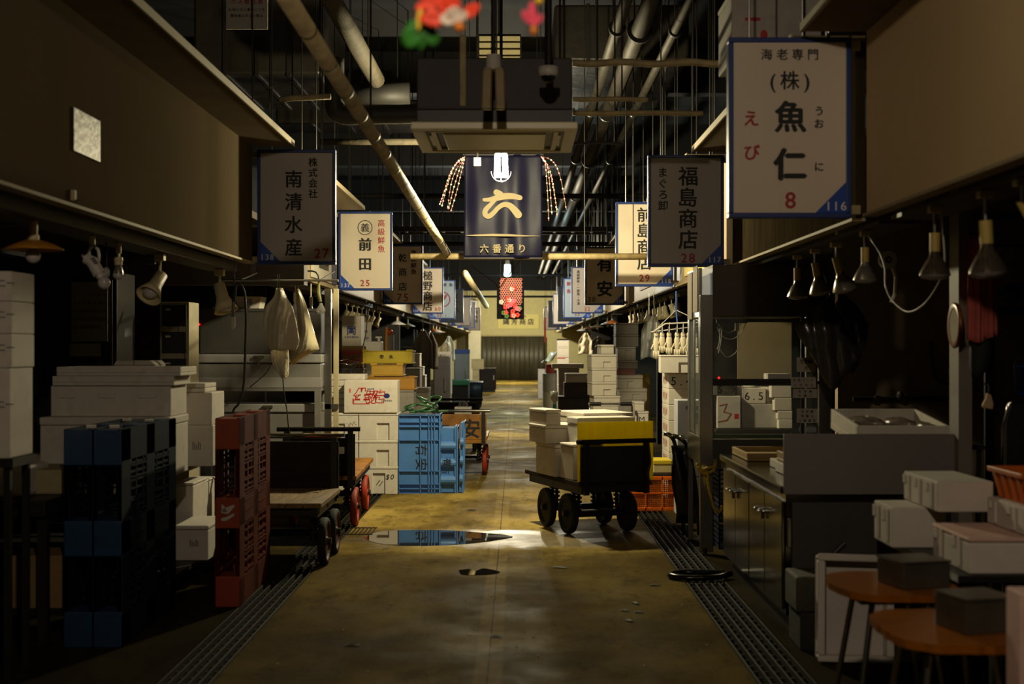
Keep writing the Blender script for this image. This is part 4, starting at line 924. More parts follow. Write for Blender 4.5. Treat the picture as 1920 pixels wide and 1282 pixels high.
# green hose coil lying on the crates
P = [(752, 775), (765, 770), (785, 773), (806, 771), (818, 765), (802, 757), (776, 760), (762, 767), (772, 774), (800, 768), (822, 752), (824, 745), (806, 746), (797, 751), (784, 744), (779, 745), (790, 755), (800, 763), (778, 771), (755, 767), (764, 762), (785, 758), (808, 764), (812, 772), (786, 776), (768, 777), (800, 774.5), (838, 779)]
t = thing('green_hose', 'tangled green garden hose lying on top of the blue crates', 'hose', (X(785, d), d+.2, Z(777, d)+.012)); o = Vector(t.location)
pp = [Vector((X(a, d), d+.2+.13*math.sin(i*1.7), max(Z(b, d), Z(776.5, d)+.02)))-o for i, (a, b) in enumerate(P)]
MB().tube(smoothpath(pp, 7), .011, 8).build('hose_pipe', greenhose, t, smooth=True)
MB().cyl(pp[-1], pp[-1]+Vector((.05, 0, -.002)), .014, n=10).build('nozzle', black, t)
# far truck with the amber board
d = 16
t = truck('farther left hand truck with amber board bearing one brush character and red wheels', X(860, d), d, 0, 1.1, .47, 'near', .30, (.25, .85), redpaint, w=.68, deckmat=amberwood, boardmat=amberwood, track=.30, rail=chrome)
text(MB(), '安', .14, .56, .24, bold=.02, y=-.001).build('lettering', ink, t)
text(MB(), '大', -.22, .56, .24, bold=.02, y=-.001).build('lettering', ink, t)
t = thing('wire_basket', 'small upturned wire basket dome on the farther left hand truck', 'basket', (X(868, d+.2), d+.3, .472))
m = MB(); R = .06; z0 = .33
for k in range(10): a = PI*k/10; m.tube([(R*math.cos(q)*math.cos(a), R*math.cos(q)*math.sin(a), R*1.3*math.sin(q)+z0) for q in [PI*i/12 for i in range(13)]], .0018, 4)
m.build('wire_dome', chrome, t); MB().box(-.1, .1, -.1, .1, 0, z0).build('carton_under', foamgrey, t)
# ================================================================ RIGHT: stainless counter and display case
XC = 1.405
t = thing('stainless_counter', 'stainless steel counter cabinet with double doors along the right drain', 'counter', (XC, 7.2, 0))
MB().box(.02, 1.0, .02, 2.1, .10, .74).build('body', brushed, t)
MB().box(-.012, 1.02, -.0, 2.16, .745, .785).build('worktop', brushed, t, bevel=.008)
MB().box(.06, .95, .06, 2.05, .0, .10).build('plinth', black, t)
for k in range(2):
    for j in range(2):
        y0 = .03+k*1.03+j*.51
        dr = MB().box(0, .018, y0, y0+.495, .13, .70).build('door', brushed, t, bevel=.004)
        yy = y0+(.44 if j == 0 else .055)
        MB().tube(smoothpath([(0, yy-.04, .6), (-.04, yy-.03, .6), (-.04, yy+.03, .6), (0, yy+.04, .6)], 4), .007, 8).build('handle', chrome, dr, smooth=True)
    MB().box(-.025, -.008, .5+k*1.03, .53+k*1.03, .55, .60).build('padlock', M('brass', (150, 120, 60), .3, 1., var=.1), t, bevel=.003)
MB().box(.05, .5, 0, .02, .12, .70).build('end_panel', darkgrey, t, bevel=.004)
h = MB().box(.02, .045, -.02, 0, .46, .62).build('recess_handle', steel, t, bevel=.006)
t = thing('splash_panel', 'plain grey metal splash panel standing on the near end of the counter', 'panel', (XC, 7.17, 0))
MB().box(0, .95, 0, .02, .745, 1.062).build('sheet', M('dull_grey_sheet', (128, 124, 120), .45, .25, var=.08, scale=2), t, bevel=.002)
for x in (.08, .85): MB().box(x, x+.03, .021, .03, .786 if x < .9 else .3, .95).build('stay', steel, t)
# shelf behind the panel that carries the foam tray
t = thing('side_shelf', 'dark low shelf behind the splash panel under the white tray', 'shelf', (2.3, 7.5, 0))
MB().box(-.45, .28, 0, .8, .955, .975).build('shelf_board', darksteel, t)
for sx in (-.43, .24):
    for sy in (.03, .75): MB().box(sx, sx+.025, sy, sy+.025, .786 if sx < .1 else 0, .955).build('leg', darksteel, t)
tr = tray(2.09, 7.38, .978, .50, .62, .115, 'white foam tray of plastic wrapped fish tilted on the shelf behind the splash panel'); tr.rotation_euler.x = .105
def lump(label, loc, sc, rz, cat, mat, name, seed=0):
    random.seed(seed); m = MB(); m.ball((0, 0, 0), 1, 22, sc)
    m.v = [(x+random.uniform(-.004, .004), y+random.uniform(-.004, .004), max(z, -sc[2]*.6)+random.uniform(-.003, .006)) for x, y, z in m.v]
    return tag(m.build(name, mat, loc=loc, rz=rz, smooth=True), label, cat)
wrap = M('clear_wrapped_pack', (140, 128, 116), .1, var=.25, scale=20, bump=.8, bscale=24, spec=.9)
lump('plastic wrapped pack in the white tray, at the aisle side', (1.955, 7.66, 1.095), (.085, .17, .035), .3, 'pack', wrap, 'wrapped_pack', 1)
lump('plastic wrapped pack in the white tray, in the middle with bright glints', (2.13, 7.62, 1.09), (.07, .15, .035), .25, 'pack', wrap, 'wrapped_pack', 2)
lump('flat plastic wrapped pack in the white tray, at the post side', (2.265, 7.62, 1.08), (.05, .16, .02), .1, 'pack', wrap, 'wrapped_pack', 3)
# goods on the counter
zc = .787
tray(1.77, 8.75, zc, .58, .62, .05, 'shallow brown cardboard tray at the far end of the stainless counter', mat=M('brown_cardboard', (150, 122, 66), .75, var=.15), name='cardboard_tray')
tag(MB().box(-.06, .06, 0, .2, 0, .05).build('foam_block', foam, loc=(1.62, 8.2, zc), bevel=.004), 'small white foam block on the counter before the cardboard tray', 'block')
tag(MB().box(-.2, .2, 0, .35, 0, .06).build('foam_slab', foam, loc=(1.73, 7.72, zc), bevel=.004), 'white foam slab under the amber tray on the counter', 'slab')
tray(1.73, 7.74, zc+.062, .38, .33, .06, 'amber tray on a white foam slab beside the splash panel', mat=M('amber_tray', (150, 110, 50), .5, var=.2), name='amber_tray')
# display case
D0 = 9.98
t = thing('display_case', 'stainless framed glass display case on legs at the right of the aisle', 'display case', (1.345, D0, 0)); wdt = .97; dp = .74
for (x, y, w, z0, z1) in ((0, 0, .095, .02, 1.9), (wdt-.10, .01, .10, .02, 1.55), (0, dp-.05, .04, .02, 1.9), (wdt-.05, dp-.05, .05, .02, 1.9)):
    MB().box(x, x+w, y, y+.05, z0, z1).build('leg', steel, t, bevel=.004)
MB().box(.09, .86, .0, .05, .70, .84).build('base_front', darkgrey, t, bevel=.003)
MB().box(-.0, .03, .05, dp-.05, .66, .86).build('base_side', steel, t, bevel=.004)
MB().box(.03, wdt-.03, .05, dp-.05, .80, .84).build('case_floor', steel, t)
MB().box(.09, .86, .01, .04, .85, .88).build('sill_rail', M('greenish_glass_edge', (70, 92, 78), .2), t)
MB().box(.03, wdt-.03, .05, dp-.08, 1.245, 1.27).build('middle_shelf', darksteel, t)
MB().box(.09, .86, .02, .05, 1.235, 1.285).build('shelf_rail', darksteel, t, bevel=.003)
MB().box(.09, .80, -.0, dp, 1.74, 2.12).build('header_box', M('brown_grey_header', (74, 66, 56), .55, .2, var=.15), t, bevel=.004)
MB().box(.74, .76, .01, .04, .88, 1.74).build('mullion', darksteel, t)
MB().box(.09, .86, .025, .031, .88, 1.235).box(.09, .86, .025, .031, 1.285, 1.74).build('front_pane', glassm, t)
sd = MB().box(.0, .012, .06, .10, .86, 1.74).box(.0, .012, .34, .38, .86, 1.74).box(.0, .012, dp-.1, dp-.05, .86, 1.74).build('sliding_frame', steel, t)
MB().box(.004, .009, .1, .34, .87, 1.73).box(.006, .011, .38, dp-.1, .87, 1.73).build('side_pane', glassm, t)
MB().box(-.002, .02, .05, dp-.02, 1.74, 2.1).build('header_side', steel, t)
for k, (y0, y1, z0, z1) in enumerate(((.42, .68, 1.73, 2.09), (.1, .36, 1.78, 2.12))):
    nt_ = tag(MB().box(-.004, 0, 0, y1-y0, 0, z1-z0).build('paper_notice', brownpaper, loc=(1.341, D0+y0, z0)), 'brownish paper notice taped to the aisle side of the display case header, '+('farther one' if k == 0 else 'nearer one'), 'notice', 'brown notices on the display case')
MB().box(.02, .05, -.005, 0, .0, .05).build('foot_pad', rubber, t)
for k, (p0, p1, y0, y1, tx, lab) in enumerate(((1494, 1529, 670, 697, ('生本鮪', '大', ), 'topmost of four'), (1483, 1530, 707, 727, ('天然インド', 'ハラカミ'), 'second of four'), (1487, 1532, 729, 746, ('生本鮪', '中腹二'), 'third of four'), (1494, 1533, 766, 793, ('生本鮪', '赤腹上', '三崎直送'), 'lowest of four'))):
    d = D0-.006; w = (p1-p0)*d/F; h = (y1-y0)*d/F
    n_ = thing('price_card', 'white handwritten card on the display case, '+lab, 'card', (X((p0+p1)/2, d), d, Z(y1, d)), 0, 'handwritten cards on the display case')
    MB().box(-w/2, w/2, 0, .003, 0, h).build('card', paper, n_)
    m = MB()
    for i, s in enumerate(tx): text(m, s, 0, h*(1-(i+.6)/(len(tx)+.15)), h*.8/len(tx)*.8, pitch=w*.9/max(4, len(s)), y=-.002)
    m.build('lettering', ink, n_)
t = tag(MB().box(.0, .12, .0, .1, 0, .05).build('clear_wrap', M('clear_crumpled_film', (200, 215, 220), .08, var=.1, alpha=.6, bump=.9, bscale=30), loc=(X(1505, D0), D0+.06, .884), bevel=.02), 'crumpled clear wrap in the bottom corner of the display case', 'wrap')
# goods behind the glass stand on a table of the next stall
t = thing('stall_table', 'dark table behind the display case carrying numbered foam boxes', 'table', (2.25, 12.85, 0))
MB().box(-.37, .6, 0, 1.05, .715, .745).build('table_top', darksteel, t)
for sx in (-.36, .53):
    for sy in (.03, .95): MB().box(sx, sx+.04, sy, sy+.04, 0, .715).build('leg', darksteel, t)
def num(s, sz=.1, xo=0, zf=.5): return lambda t, a, dp, h: text(MB(), s, xo, h*zf, sz, bold=.0, y=-.0015).build('lettering', ink, t)
def fishlogo(t, a, dp, h):
    m = MB(); stroke(m, [(-.09, h*.7), (-.02, h*.75), (-.05, h*.5), (.02, h*.45), (-.02, h*.25), (-.1, h*.2)], [.012, .018, .016, .018, .016, .01], -.001); m.build('printed_logo', M('brown_red_print', (130, 60, 36), .6), t)
    MB().box(.05, .09, -.001, 0, h*.3, h*.45).build('printed_seal', redink, t)
g = 'foam boxes seen through the display case'
d = 12.95; zt = .746
fb(1345, 1389, 742, 0, d, .3, 'foam box with brown brush logo, low behind the display case glass', g, z0=zt, lid=0, mat=foamgrey, deco=fishlogo)
fb(1391, 1462, 757, 0, d+.05, .5, 'plain grey foam box under the 6.5 box behind the glass', g, z0=zt, lid=0, mat=foamgrey)
fb(1391, 1436, 727, 0, d+.05, .4, 'foam box numbered 6.5 seen through the display case', g, z0=Z(757, d+.05)+.001, lid=0, deco=num('6.5', .105))
fb(1437, 1470, 727, 0, d+.1, .4, 'plain foam box beside the 6.5 box behind the glass', g, z0=Z(757, d+.05)+.002, lid=0)
fb(1345, 1379, 722, 0, d+.36, .4, 'foam box numbered 5.9 at the back behind the glass', g, z0=zt, lid=0, deco=num('5.9', .1, zf=.9))
lump('heap of crushed ice on the numbered foam boxes behind the glass', ((X(1391, d)+X(1436, d))/2, d+.2, Z(727, d+.05)+.012), (.085, .12, .02), 0, 'ice', M('crushed_ice', (190, 186, 170), .4, bump=.8), 'crushed_ice', 5)
g = 'slanting foam trays behind the display case glass'; zz = zt
for i, (p0, p1, y) in enumerate(((1460, 1486, 786), (1458, 1486, 770), (1452, 1485, 746), (1446, 1484, 718))):
    o = fb(p0+.0, p1, y, 0, d-.04+(.0), .035 if False else .12, 'small lit foam tray behind the glass, '+('lowest', 'second up', 'third up', 'topmost')[i]+' of the leaning pile', g, z0=zz, lid=0); zz = Z(y, d-.04)+.001
t = tag(MB().box(-.26, .28, 0, .03, 0, Z(604, 13.62)-.746).build('cardboard_sheet', M('grey_brown_board', (104, 92, 66), .75, var=.1), loc=(X(1432, 13.62), 13.62, .746), bevel=.003), 'grey brown board standing behind the numbered boxes in the display case', 'board')
t = tag(MB().box(-.085, .085, 0, .18, 0, .045).build('foam_slab', foam, loc=(X(1461, 10.3), 10.3, 1.272), bevel=.003), 'small white foam slab on the middle shelf of the display case', 'slab')
t = thing('cable_loops', 'white cable loops hanging inside the upper part of the display case', 'cable', (X(1372, 10.62), 10.62, Z(606, 10.62)))
q = lambda a, b: (X(a, 10.62)-X(1372, 10.62), 0, Z(b, 10.62)-Z(606, 10.62))
m = MB()
for P in ([(1346, 606), (1356, 620), (1372, 622), (1390, 607)], [(1345, 612), (1352, 628), (1370, 636), (1388, 626), (1398, 607)], [(1354, 610), (1352, 640), (1347, 662)], [(1347, 650), (1362, 669), (1378, 662), (1384, 650), (1383, 620)], [(1350, 608), (1349, 640), (1345, 655)]): m.tube(smoothpath([q(*p) for p in P], 6), .0035, 6)
m.build('cable', whiteplastic, t); MB().box(q(1382, 0)[0]-.015, q(1382, 0)[0]+.015, -.01, .01, q(0, 620)[2], q(0, 606)[2]).build('connector', ivory, t); MB().box(-.12, .12, -.008, .008, 0, 1.735-Z(606, 10.62)).build('cable_clip', darksteel, t)
tag(MB().ball((0, 0, 0), .009, 8).build('indicator_light', ledred, loc=(X(1348, 10.5), 10.5, 1.281)), 'tiny red glowing indicator light inside the display case', 'indicator light')
tag(MB().box(-.04, .04, 0, .05, 0, .14).build('yellow_card', yellow, loc=(X(1349, 10.65), 10.7, Z(722, 10.7)-.02)), 'small yellow carton standing behind the display case glass', 'carton') if False else None
# yellow rope on the case leg
t = thing('yellow_rope', 'yellow twisted rope knotted round the leg of the display case', 'rope', (1.39, D0-.02, .62))
MB().tube(smoothpath([(-.07, .0, .05), (-.05, -.03, .0), (.0, -.04, .02), (.05, -.03, .03), (.06, -.01, .05), (.04, -.035, .0), (-.03, -.035, -.02), (-.06, -.02, .03)], 6), .012, 8).tube(smoothpath([(.0, -.045, .0), (.005, -.05, -.1), (.03, -.05, -.22), (.06, -.04, -.29), (.09, -.02, -.3), (.11, -.0, -.26)], 6), .011, 8).build('twisted_strand', M('yellow_rope_fibre', (190, 160, 30), .7, var=.4, scale=60, bump=.6, bscale=90), t, smooth=True)
# folded trolley and dark crates by the case
t = thing('folding_trolley', 'black folded trolley with chrome grip leaning beside the display case', 'trolley', (1.24, 10.85, 0))
m = MB(); m.tube(smoothpath([(.10, .05, .02), (.06, .03, .4), (.02, 0, .75), (-.05, -.03, .83)], 6), .016, 8).tube(smoothpath([(.22, .05, .02), (.19, .03, .4), (.12, 0, .72), (.045, -.03, .80)], 6), .016, 8); m.build('frame', black, t, smooth=True)
MB().sheet([[(-.02+.17*u+.05*(1-z)+.01*math.sin(9*z+5*u), -.03+.03*math.sin(7*u+4*z), .12+.62*z) for u in (0, .25, .5, .75, 1)] for z in [i/8 for i in range(9)]]).build('black_tarp', M('black_tarp', (20, 20, 21), .35, var=.3, bump=.4, bscale=12), t, smooth=True, solid=.012)
MB().cyl((-.07, -.03, .835), (.06, -.05, .80), .018, n=12).build('grip', chrome, t, smooth=True); MB().cyl((.06, -.05, .80), (.085, -.054, .793), .027, n=14).build('grip_cap', steel, t)
for x in (.1, .24):
    MB().lathe([(0, -.015), (.05, -.015), (.055, 0), (.05, .015), (0, .015)], 18, Matrix.Translation((x+.03, .06, .055)) @ Matrix.Rotation(PI/2, 4, 'Y')).build('wheel', rubber, t)
g = 'dark blue baskets stacked by the display case'
for i in range(3):
    t = thing('plastic_basket', 'dark blue plastic basket below the display case, '+('lowest', 'middle', 'topmost')[i]+' of three', 'basket', (1.72, 10.25, .0+i*.2), 0, g); m = MB()
    for k in range(5): m.box(-.2, .2, 0, .008, .01+k*.036, .028+k*.036).box(-.2, .2, .392, .4, .01+k*.036, .028+k*.036).box(-.2, -.192, 0, .4, .01+k*.036, .028+k*.036).box(.192, .2, 0, .4, .01+k*.036, .028+k*.036)
    for k in range(9): m.box(-.2+k*.048, -.192+k*.048, 0, .01, 0, .19); m.box(-.2, -.19, k*.048, k*.048+.008, 0, .19)
    m.build('lattice_side', M('dark_blue_plastic', (24, 34, 58), .5), t); MB().box(-.2, .2, 0, .4, 0, .01).build('bottom', M('dark_blue_plastic', (24, 34, 58), .5), t)
# hose loop on the floor, weathered block, leaning foam tray
t = tag(MB().tube(smoothpath([(.22, .05, .03), (.08, .1, .025), (-.05, .12, .022), (-.14, .02, .022), (-.08, -.08, .022), (.05, -.1, .022), (.16, -.07, .024), (.26, .02, .03)], 8), .02, 10).build('black_hose', M('shiny_black_hose', (16, 16, 16), .22), loc=(1.15, 8.95, 0), smooth=True), 'black hose loop lying on the floor by the stainless counter', 'hose')
t = thing('stone_block', 'mossy dark block on the floor at the near end of the counter', 'block', (1.52, 6.82, 0))
MB().box(-.1, .14, 0, .3, 0, .19).build('lower_course', M('darker_stone', (38, 37, 30), .8, var=.4, bump=.5), t, bevel=.012)  # lower course is the darker of the two
MB().box(-.12, .16, 0, .3, .192, .37).build('upper_course', M('mossy_stone', (58, 58, 44), .8, var=.4, bump=.5), t, bevel=.012)
MB().tube([(.08, .12, .37), (.1, .13, .47), (.15, .13, .52)], .014, 8).build('lifting_loop', darksteel, t)
d = 6.55
t = thing('foam_tray', 'white foam tray with raised rim standing on its side before the counter', 'tray', (X(1605, d), d, 0)); a, hh = .174, .51
tl = .12
R = Matrix.Rotation(-tl, 4, 'X') @ Matrix.Rotation(.03, 4, 'Y')
def tilt(mb): mb.v = [tuple(R@Vector(v)) for v in mb.v]; return mb
tilt(MB().box(-a, a, .09, .115, 0.012, hh)).build('bottom_panel', M('lilac_white_foam', (196, 186, 178), .8, var=.06), t, bevel=.01)
m = MB().box(-a, a, 0, .09, .012, .036).box(-a, a, 0, .09, hh-.024, hh).box(-a, -a+.024, 0, .09, .036, hh-.024).box(a-.024, a, 0, .09, .036, hh-.024)
tilt(m).build('side_wall', foam, t, bevel=.01)
m = MB().box(-a-.01, a+.01, -.008, .012, .004, .034).box(-a-.01, a+.01, -.008, .012, hh-.026, hh+.01).box(-a-.01, -a+.026, -.008, .012, .034, hh-.026).box(a-.026, a+.01, -.008, .012, .034, hh-.026)
tilt(m).build('rim', foam, t, bevel=.008)
# ================================================================ RIGHT FRONT: table of boxes, stools with tins
t = thing('goods_table', 'dark table at the near right carrying foam boxes and the orange crate', 'table', (2.1, 5.85, 0))
MB().box(-.42, .6, -.66, .6, .62, .65).build('table_top', darksteel, t, bevel=.004)
for sx in (-.2, .53):
    for sy in (-.4, .52): MB().box(sx, sx+.04, sy, sy+.04, 0, .62).build('leg', darksteel, t)
def clips(t, a, dp, h):
    n = max(2, int(dp/.16))
    for i in range(n):
        y = dp*(i+.5)/n
        for q in (MB().box(-a-.008, -a, y-.012, y+.012, h*.1, h*.92), MB().box(-a-.008, -a, y+.05, y+.075, h*.6, h*.9)): q.build('side_rib', foam, t, bevel=.003)
def fbx(x0, x1, d, dp, z0, z1, label, **k): return foam_box((x0+x1)/2, d, z0, x1-x0, dp, z1-z0, label, 'foam boxes on the near right table', lid=k.pop('lid', 0), deco=clips, **k)
fbx(1.625, 1.86, 5.9, .30, .651, .825, 'white foam box on the near right table, alone at the aisle edge')
fbx(1.73, 2.06, 5.22, .45, .651, .79, 'white foam box nearest on the right table, with pinkish rim above the tins', lidmat=M('pinkish_rim_foam', (214, 176, 160), .7), lid=.02)
fbx(1.765, 2.0, 5.72, .50, .827, .955, 'white foam box bridging two others, beside the orange crate')
fbx(1.955, 2.3, 5.25, .42, .792, .90, 'white foam box under the orange crate at the picture edge')
t = thing('orange_crate', 'orange plastic crate on the foam boxes at the right edge', 'crate', (2.24, 5.3, .902)); om = M('bright_orange_plastic', (188, 94, 14), .45, var=.12)
V = []
a0, a1, dpc, hh = .24, .27, .36, .125
for z, a, e in ((0, a0, .03), (hh, a1, 0)): V += [(-a, e, z), (a, e, z), (a, dpc-e, z), (-a, dpc-e, z)]
m = MB(); m.add(V, [(3,2,1,0),(0,1,5,4),(1,2,6,5),(2,3,7,6),(3,0,4,7)]); m.build('shell', om, t, solid=-.006)
for k in range(6): u = -.22+k*.088; MB().obox((u*1.08, .012, .06), (.012, .012, .115), (-.2, 0, 0)).build('rib', om, t)
for k in range(4): MB().obox((-.262, .05+k*.085, .06), (.012, .012, .115), (0, -.2, 0)).build('rib', om, t)
m = MB().box(-a1-.015, a1+.015, -.012, .008, hh-.02, hh).box(-a1-.015, a1+.015, dpc-.008, dpc+.012, hh-.02, hh).box(-a1-.015, -a1+.005, 0, dpc, hh-.02, hh).box(a1-.005, a1+.015, 0, dpc, hh-.02, hh).build('rim', om, t, bevel=.003)
def stool(label, x, y, w, dp, seed, top=.60):
    t = thing('work_stool', label, 'stool', (x, y, 0)); random.seed(seed); n = 56; pts = []
    for i in range(n):
        a = 2*PI*i/n; c, s = math.cos(a), math.sin(a)
        r = (abs(c)**3+abs(s)**3)**(-1/3); k = 1+(random.uniform(-.035, .02) if (c < .3) else 0)
        pts.append((c*r*w*k, s*r*dp*k))
    m = MB(); m.add([(a, b, top) for a, b in pts]+[(a*.985, b*.985, top-.028) for a, b in pts], [tuple(range(n)), tuple(range(2*n-1, n-1, -1))]+[(i, n+i, n+(i+1) % n, (i+1) % n) for i in range(n)])
    m.build('seat', M('torn_amber_vinyl', (146, 84, 12), .28, var=.2, scale=4, dirt=.25), t)
    MB().box(-w*.7, w*.7, -dp*.7, dp*.7, top-.05, top-.03).build('seat_board', darksteel, t)
    for sx in (-1, 1):
        for sy in (-1, 1): MB().cyl((sx*w*.45, sy*dp*.5, top-.04), (sx*w*.8, sy*dp*.72, 0), .012, n=10).build('leg', steel, t)
    MB().cyl((-w*.7, -dp*.65, .14), (w*.7, -dp*.65, .14), .009, n=8).build('foot_bar', steel, t)
    return t
stool('stool with torn amber seat under the smaller tin, next to the standing foam tray', 1.46, 5.33, .235, .28, 2)
stool('nearest stool with torn amber seat under the larger tin', 1.42, 4.5, .225, .30, 6)
def tin(label, x, y, w, dp, h, rz):
    t = thing('metal_tin', label, 'tin', (x, y, .601), rz, 'square metal tins on the amber stools'); tm = M('dull_tin', (98, 93, 80), .3, .55, var=.35, bump=.06, bscale=14)
    MB().box(-w/2, w/2, -dp/2, dp/2, 0, h-.012).build('body', tm, t, bevel=.004); MB().box(-w/2-.003, w/2+.003, -dp/2-.003, dp/2+.003, h-.01, h).build('lid', tm, t, bevel=.003)
tin('square metal tin on the stool nearer the standing foam tray', 1.535, 5.28, .2, .2, .105, .25)
tin('square metal tin on the nearest amber stool', 1.50, 4.46, .185, .19, .115, .25)
fb(1913, 2010, 1112, 0, 4.02, .12, 'white foam box standing on end at the lower right picture edge', None, z0=0, lid=0, mat=M('pinkish_white_foam', (206, 172, 158), .8))
# ================================================================ RIGHT: truck in mid aisle with its load
th = math.radians(20); O = Vector((.50, 10.75, 0)); U = Vector((math.cos(th), math.sin(th), 0)); V_ = Vector((-math.sin(th), math.cos(th), 0))
def loc(u, v, z=0): return O+U*u+V_*v+Vector((0, 0, z))
c = loc(.31, 0)
tk = truck('hand truck in mid aisle loaded with foam boxes, dark end board toward the camera', c.x, c.y, th, 1.25, .45, 'near', .32, (.36, .84), rubber, track=.26, r=.165, deckmat=darkwood, boardmat=M('black_painted_board', (22, 20, 18), .6, var=.3))
MB().tube(smoothpath([(.27, -.04, .74), (.28, -.05, .6), (.26, -.045, .5), (.29, -.05, .42)], 5), .008, 6).build('rope_end', M('grey_cord', (70, 66, 56), .8), tk)
def ld(u0, u1, v0, v1, z0, z1, label, **k):
    p = loc((u0+u1)/2, v0, z0); return foam_box(p.x, p.y, z0, u1-u0, v1-v0, z1-z0, label, 'foam boxes loaded on the mid aisle truck', th, **k)
ys_ = tag(MB().box(-.33, .33, 0, .006, 0, .47).build('yellow_sheet', yellowsheet, loc=tuple(loc(.33, .045, .452))), 'yellow corrugated sheet standing behind the dark truck board', 'sheet'); ys_.rotation_euler = (0, 0, th)
ld(-.02, .13, .48, .92, .452, .715, 'foam box on the truck deck at the far inner corner, lowest of three', lid=.03)
ld(-.06, .27, .60, .98, .717, .872, 'foam box on the truck, middle of the three at the inner corner', lid=.03)
ld(-.05, .28, .63, 1.03, .874, 1.0, 'foam box on the truck, topmost of the three at the inner corner', lid=.03) if False else ld(-.05, .08, .60, 1.0, .874, 1.0, 'foam box on the truck, topmost of the three at the inner corner', lid=.03)
ld(.285, .66, .42, .86, .452, .50, 'thin foam slab under the biggest box on the truck', lid=0) if False else None
ld(.14, .66, .46, .59, .452, .94, 'biggest foam box on the truck, with a wide pale lid', lid=.06) if False else ld(.10, .64, .40, .595, .60, .94, 'biggest foam box on the truck, with a wide pale lid', lid=.06) if False else None
big = ld(.135, .64, .36, .598, .452, .94, 'biggest foam box on the truck, with a wide pale lid', lid=.055)
ld(.29, .74, .605, 1.2, .452, .965, 'long foam box at the back of the truck load, behind the biggest one', lid=.05)
ld(.01, .13, .16, .44, .452, .74, 'narrow foam box on the truck between the grey plate and the inner boxes', lid=.025)
gp = thing('perforated_plate', 'grey plate with round dimples leaning on the truck load beside the yellow sheet', 'plate', loc(.02, .07, .452), th)
m = tilt2 = MB().box(0, .19, 0, .022, 0, .36).build('plate', M('grey_blue_plate', (128, 130, 136), .5, .1, var=.1), gp, bevel=.004)
m = MB()
for k in range(5): m.cyl((.06, -.003, .05+k*.07), (.06, .001, .05+k*.07), .018, n=14)
m.build('dimple', M('grey_blue_dimple', (108, 110, 116), .5, .1), gp)
# orange mesh crates behind the truck
g = 'orange mesh crates by the right drain'
def meshcrate(label, x0, x1, d, dp, z0, h):
    t = thing('mesh_crate', label, 'crate', ((x0+x1)/2, d, z0), 0, g); a = (x1-x0)/2; m = MB()
    for k in range(27):
        u = -a+2*a*k/26; m.obox((u, .002, h/2), (.009, .006, h*1.0), (0, 0, 0))
    for k in range(17): m.box(-a, a, -.001, .005, h*k/16-.0045, h*k/16+.0045)
    for k in range(21):
        v = dp*k/20; m.box(-a, -a+.006, v-.0025, v+.0025, 0, h); m.box(a-.006, a, v-.0025, v+.0025, 0, h); m.box(-a, a, dp-.004, dp, 0, .003)
    for k in range(17): m.box(-a, -a+.006, 0, dp, h*k/16-.0025, h*k/16+.0025)
    m.build('mesh_side', orangemesh, t)
    m = MB()
    for z in (0, h*.5, h-.03): m.box(-a-.006, a+.006, -.008, .006, z, z+(.012 if z == h*.5 else .03)); m.box(-a-.006, -a+.006, 0, dp, z, z+.03); m.box(a-.006, a+.006, 0, dp, z, z+.03)
    for u in (-a, -a/3, a/3, a-.014): m.box(u, u+.014, -.008, .006, 0, h)
    m.build('rim_bar', orangemesh, t, bevel=.002); MB().box(-a, a, 0, dp, 0, .006).build('bottom', orangemesh, t)
    return t
meshcrate('bright orange mesh crate on the floor behind the mid aisle truck', 1.04, 1.50, 12.66, .36, 0, .315)
t = tag(MB().box(-.19, .19, 0, .32, 0, .03).build('dark_slab', M('dark_lid', (40, 38, 34), .5), loc=(1.31, 12.68, .317), bevel=.006), 'dark flat lid on the bright orange mesh crate', 'lid')
foam_box(1.36, 12.68, .349, .17, .3, .12, 'small cream box with yellow lid on the orange mesh crate', lid=.045, lidmat=yellow, mat=M('cream_carton', (196, 184, 130), .7))
# ================================================================ RIGHT: box stacks beyond the case
def redprint(t, a, dp, h):
    m = MB(); random.seed(8)
    for k in range(7):
        y = dp*(.2+.09*k); pts = [(-a-.0015, y+random.uniform(-.02, .02), h*(.2+.6*random.random())) for _ in range(4)]
        for p, q in zip(pts, pts[1:]): m.add([p, (p[0], p[1]+.016, p[2]), (q[0], q[1]+.016, q[2]), q], [(0, 1, 2, 3)])
    m.build('red_print', M('soft_red_print', (206, 70, 62), .6), t)
def both(t, a, dp, h): redprint(t, a, dp, h); text(MB(), '5.4', -.085, h*.5, .115, bold=.0, y=-.0015).build('lettering', ink, t)
d = 13.0; zz = .06
tag(MB().box(-.2, .2, 0, .55, 0, .058).build('low_pallet', darkwood, loc=(1.66, 13.0, 0)), 'low dark board under the stack of red printed boxes', 'board')
names = ['on the low board', 'second up', 'third up', 'fourth up', 'fifth up', 'sixth up', 'seventh up', 'numbered 5.4 near the top']
for i in range(8):
    zt = .06+(i+1)*(Z(699, d)-.06)/8
    foam_box((X(1253, d)+1.86)/2, d, zz, 1.86-X(1253, d), .55, zt-zz-.001, 'foam box with red printed side in the tall stack, '+names[i], 'red printed foam boxes in a tall stack', lid=0, deco=both if i == 7 else redprint); zz = zt
foam_box(1.57, 12.88, zz+.001, .42, .4, .17, 'white foam box turned askew on top of the red printed stack', rz=-.06, lid=.02, notch=(.04, .15, .1, .012))
def mark5(t, a, dp, h):
    m = MB(); text(m, '魚市場', .0, h*.8, .04, y=-.001); m.ball((.03, 0, h*.52), .05, 14, (1, .02, 1)); m.build('printed_mark', blueink, t)
g = 'grey white boxes standing against the red printed stack'
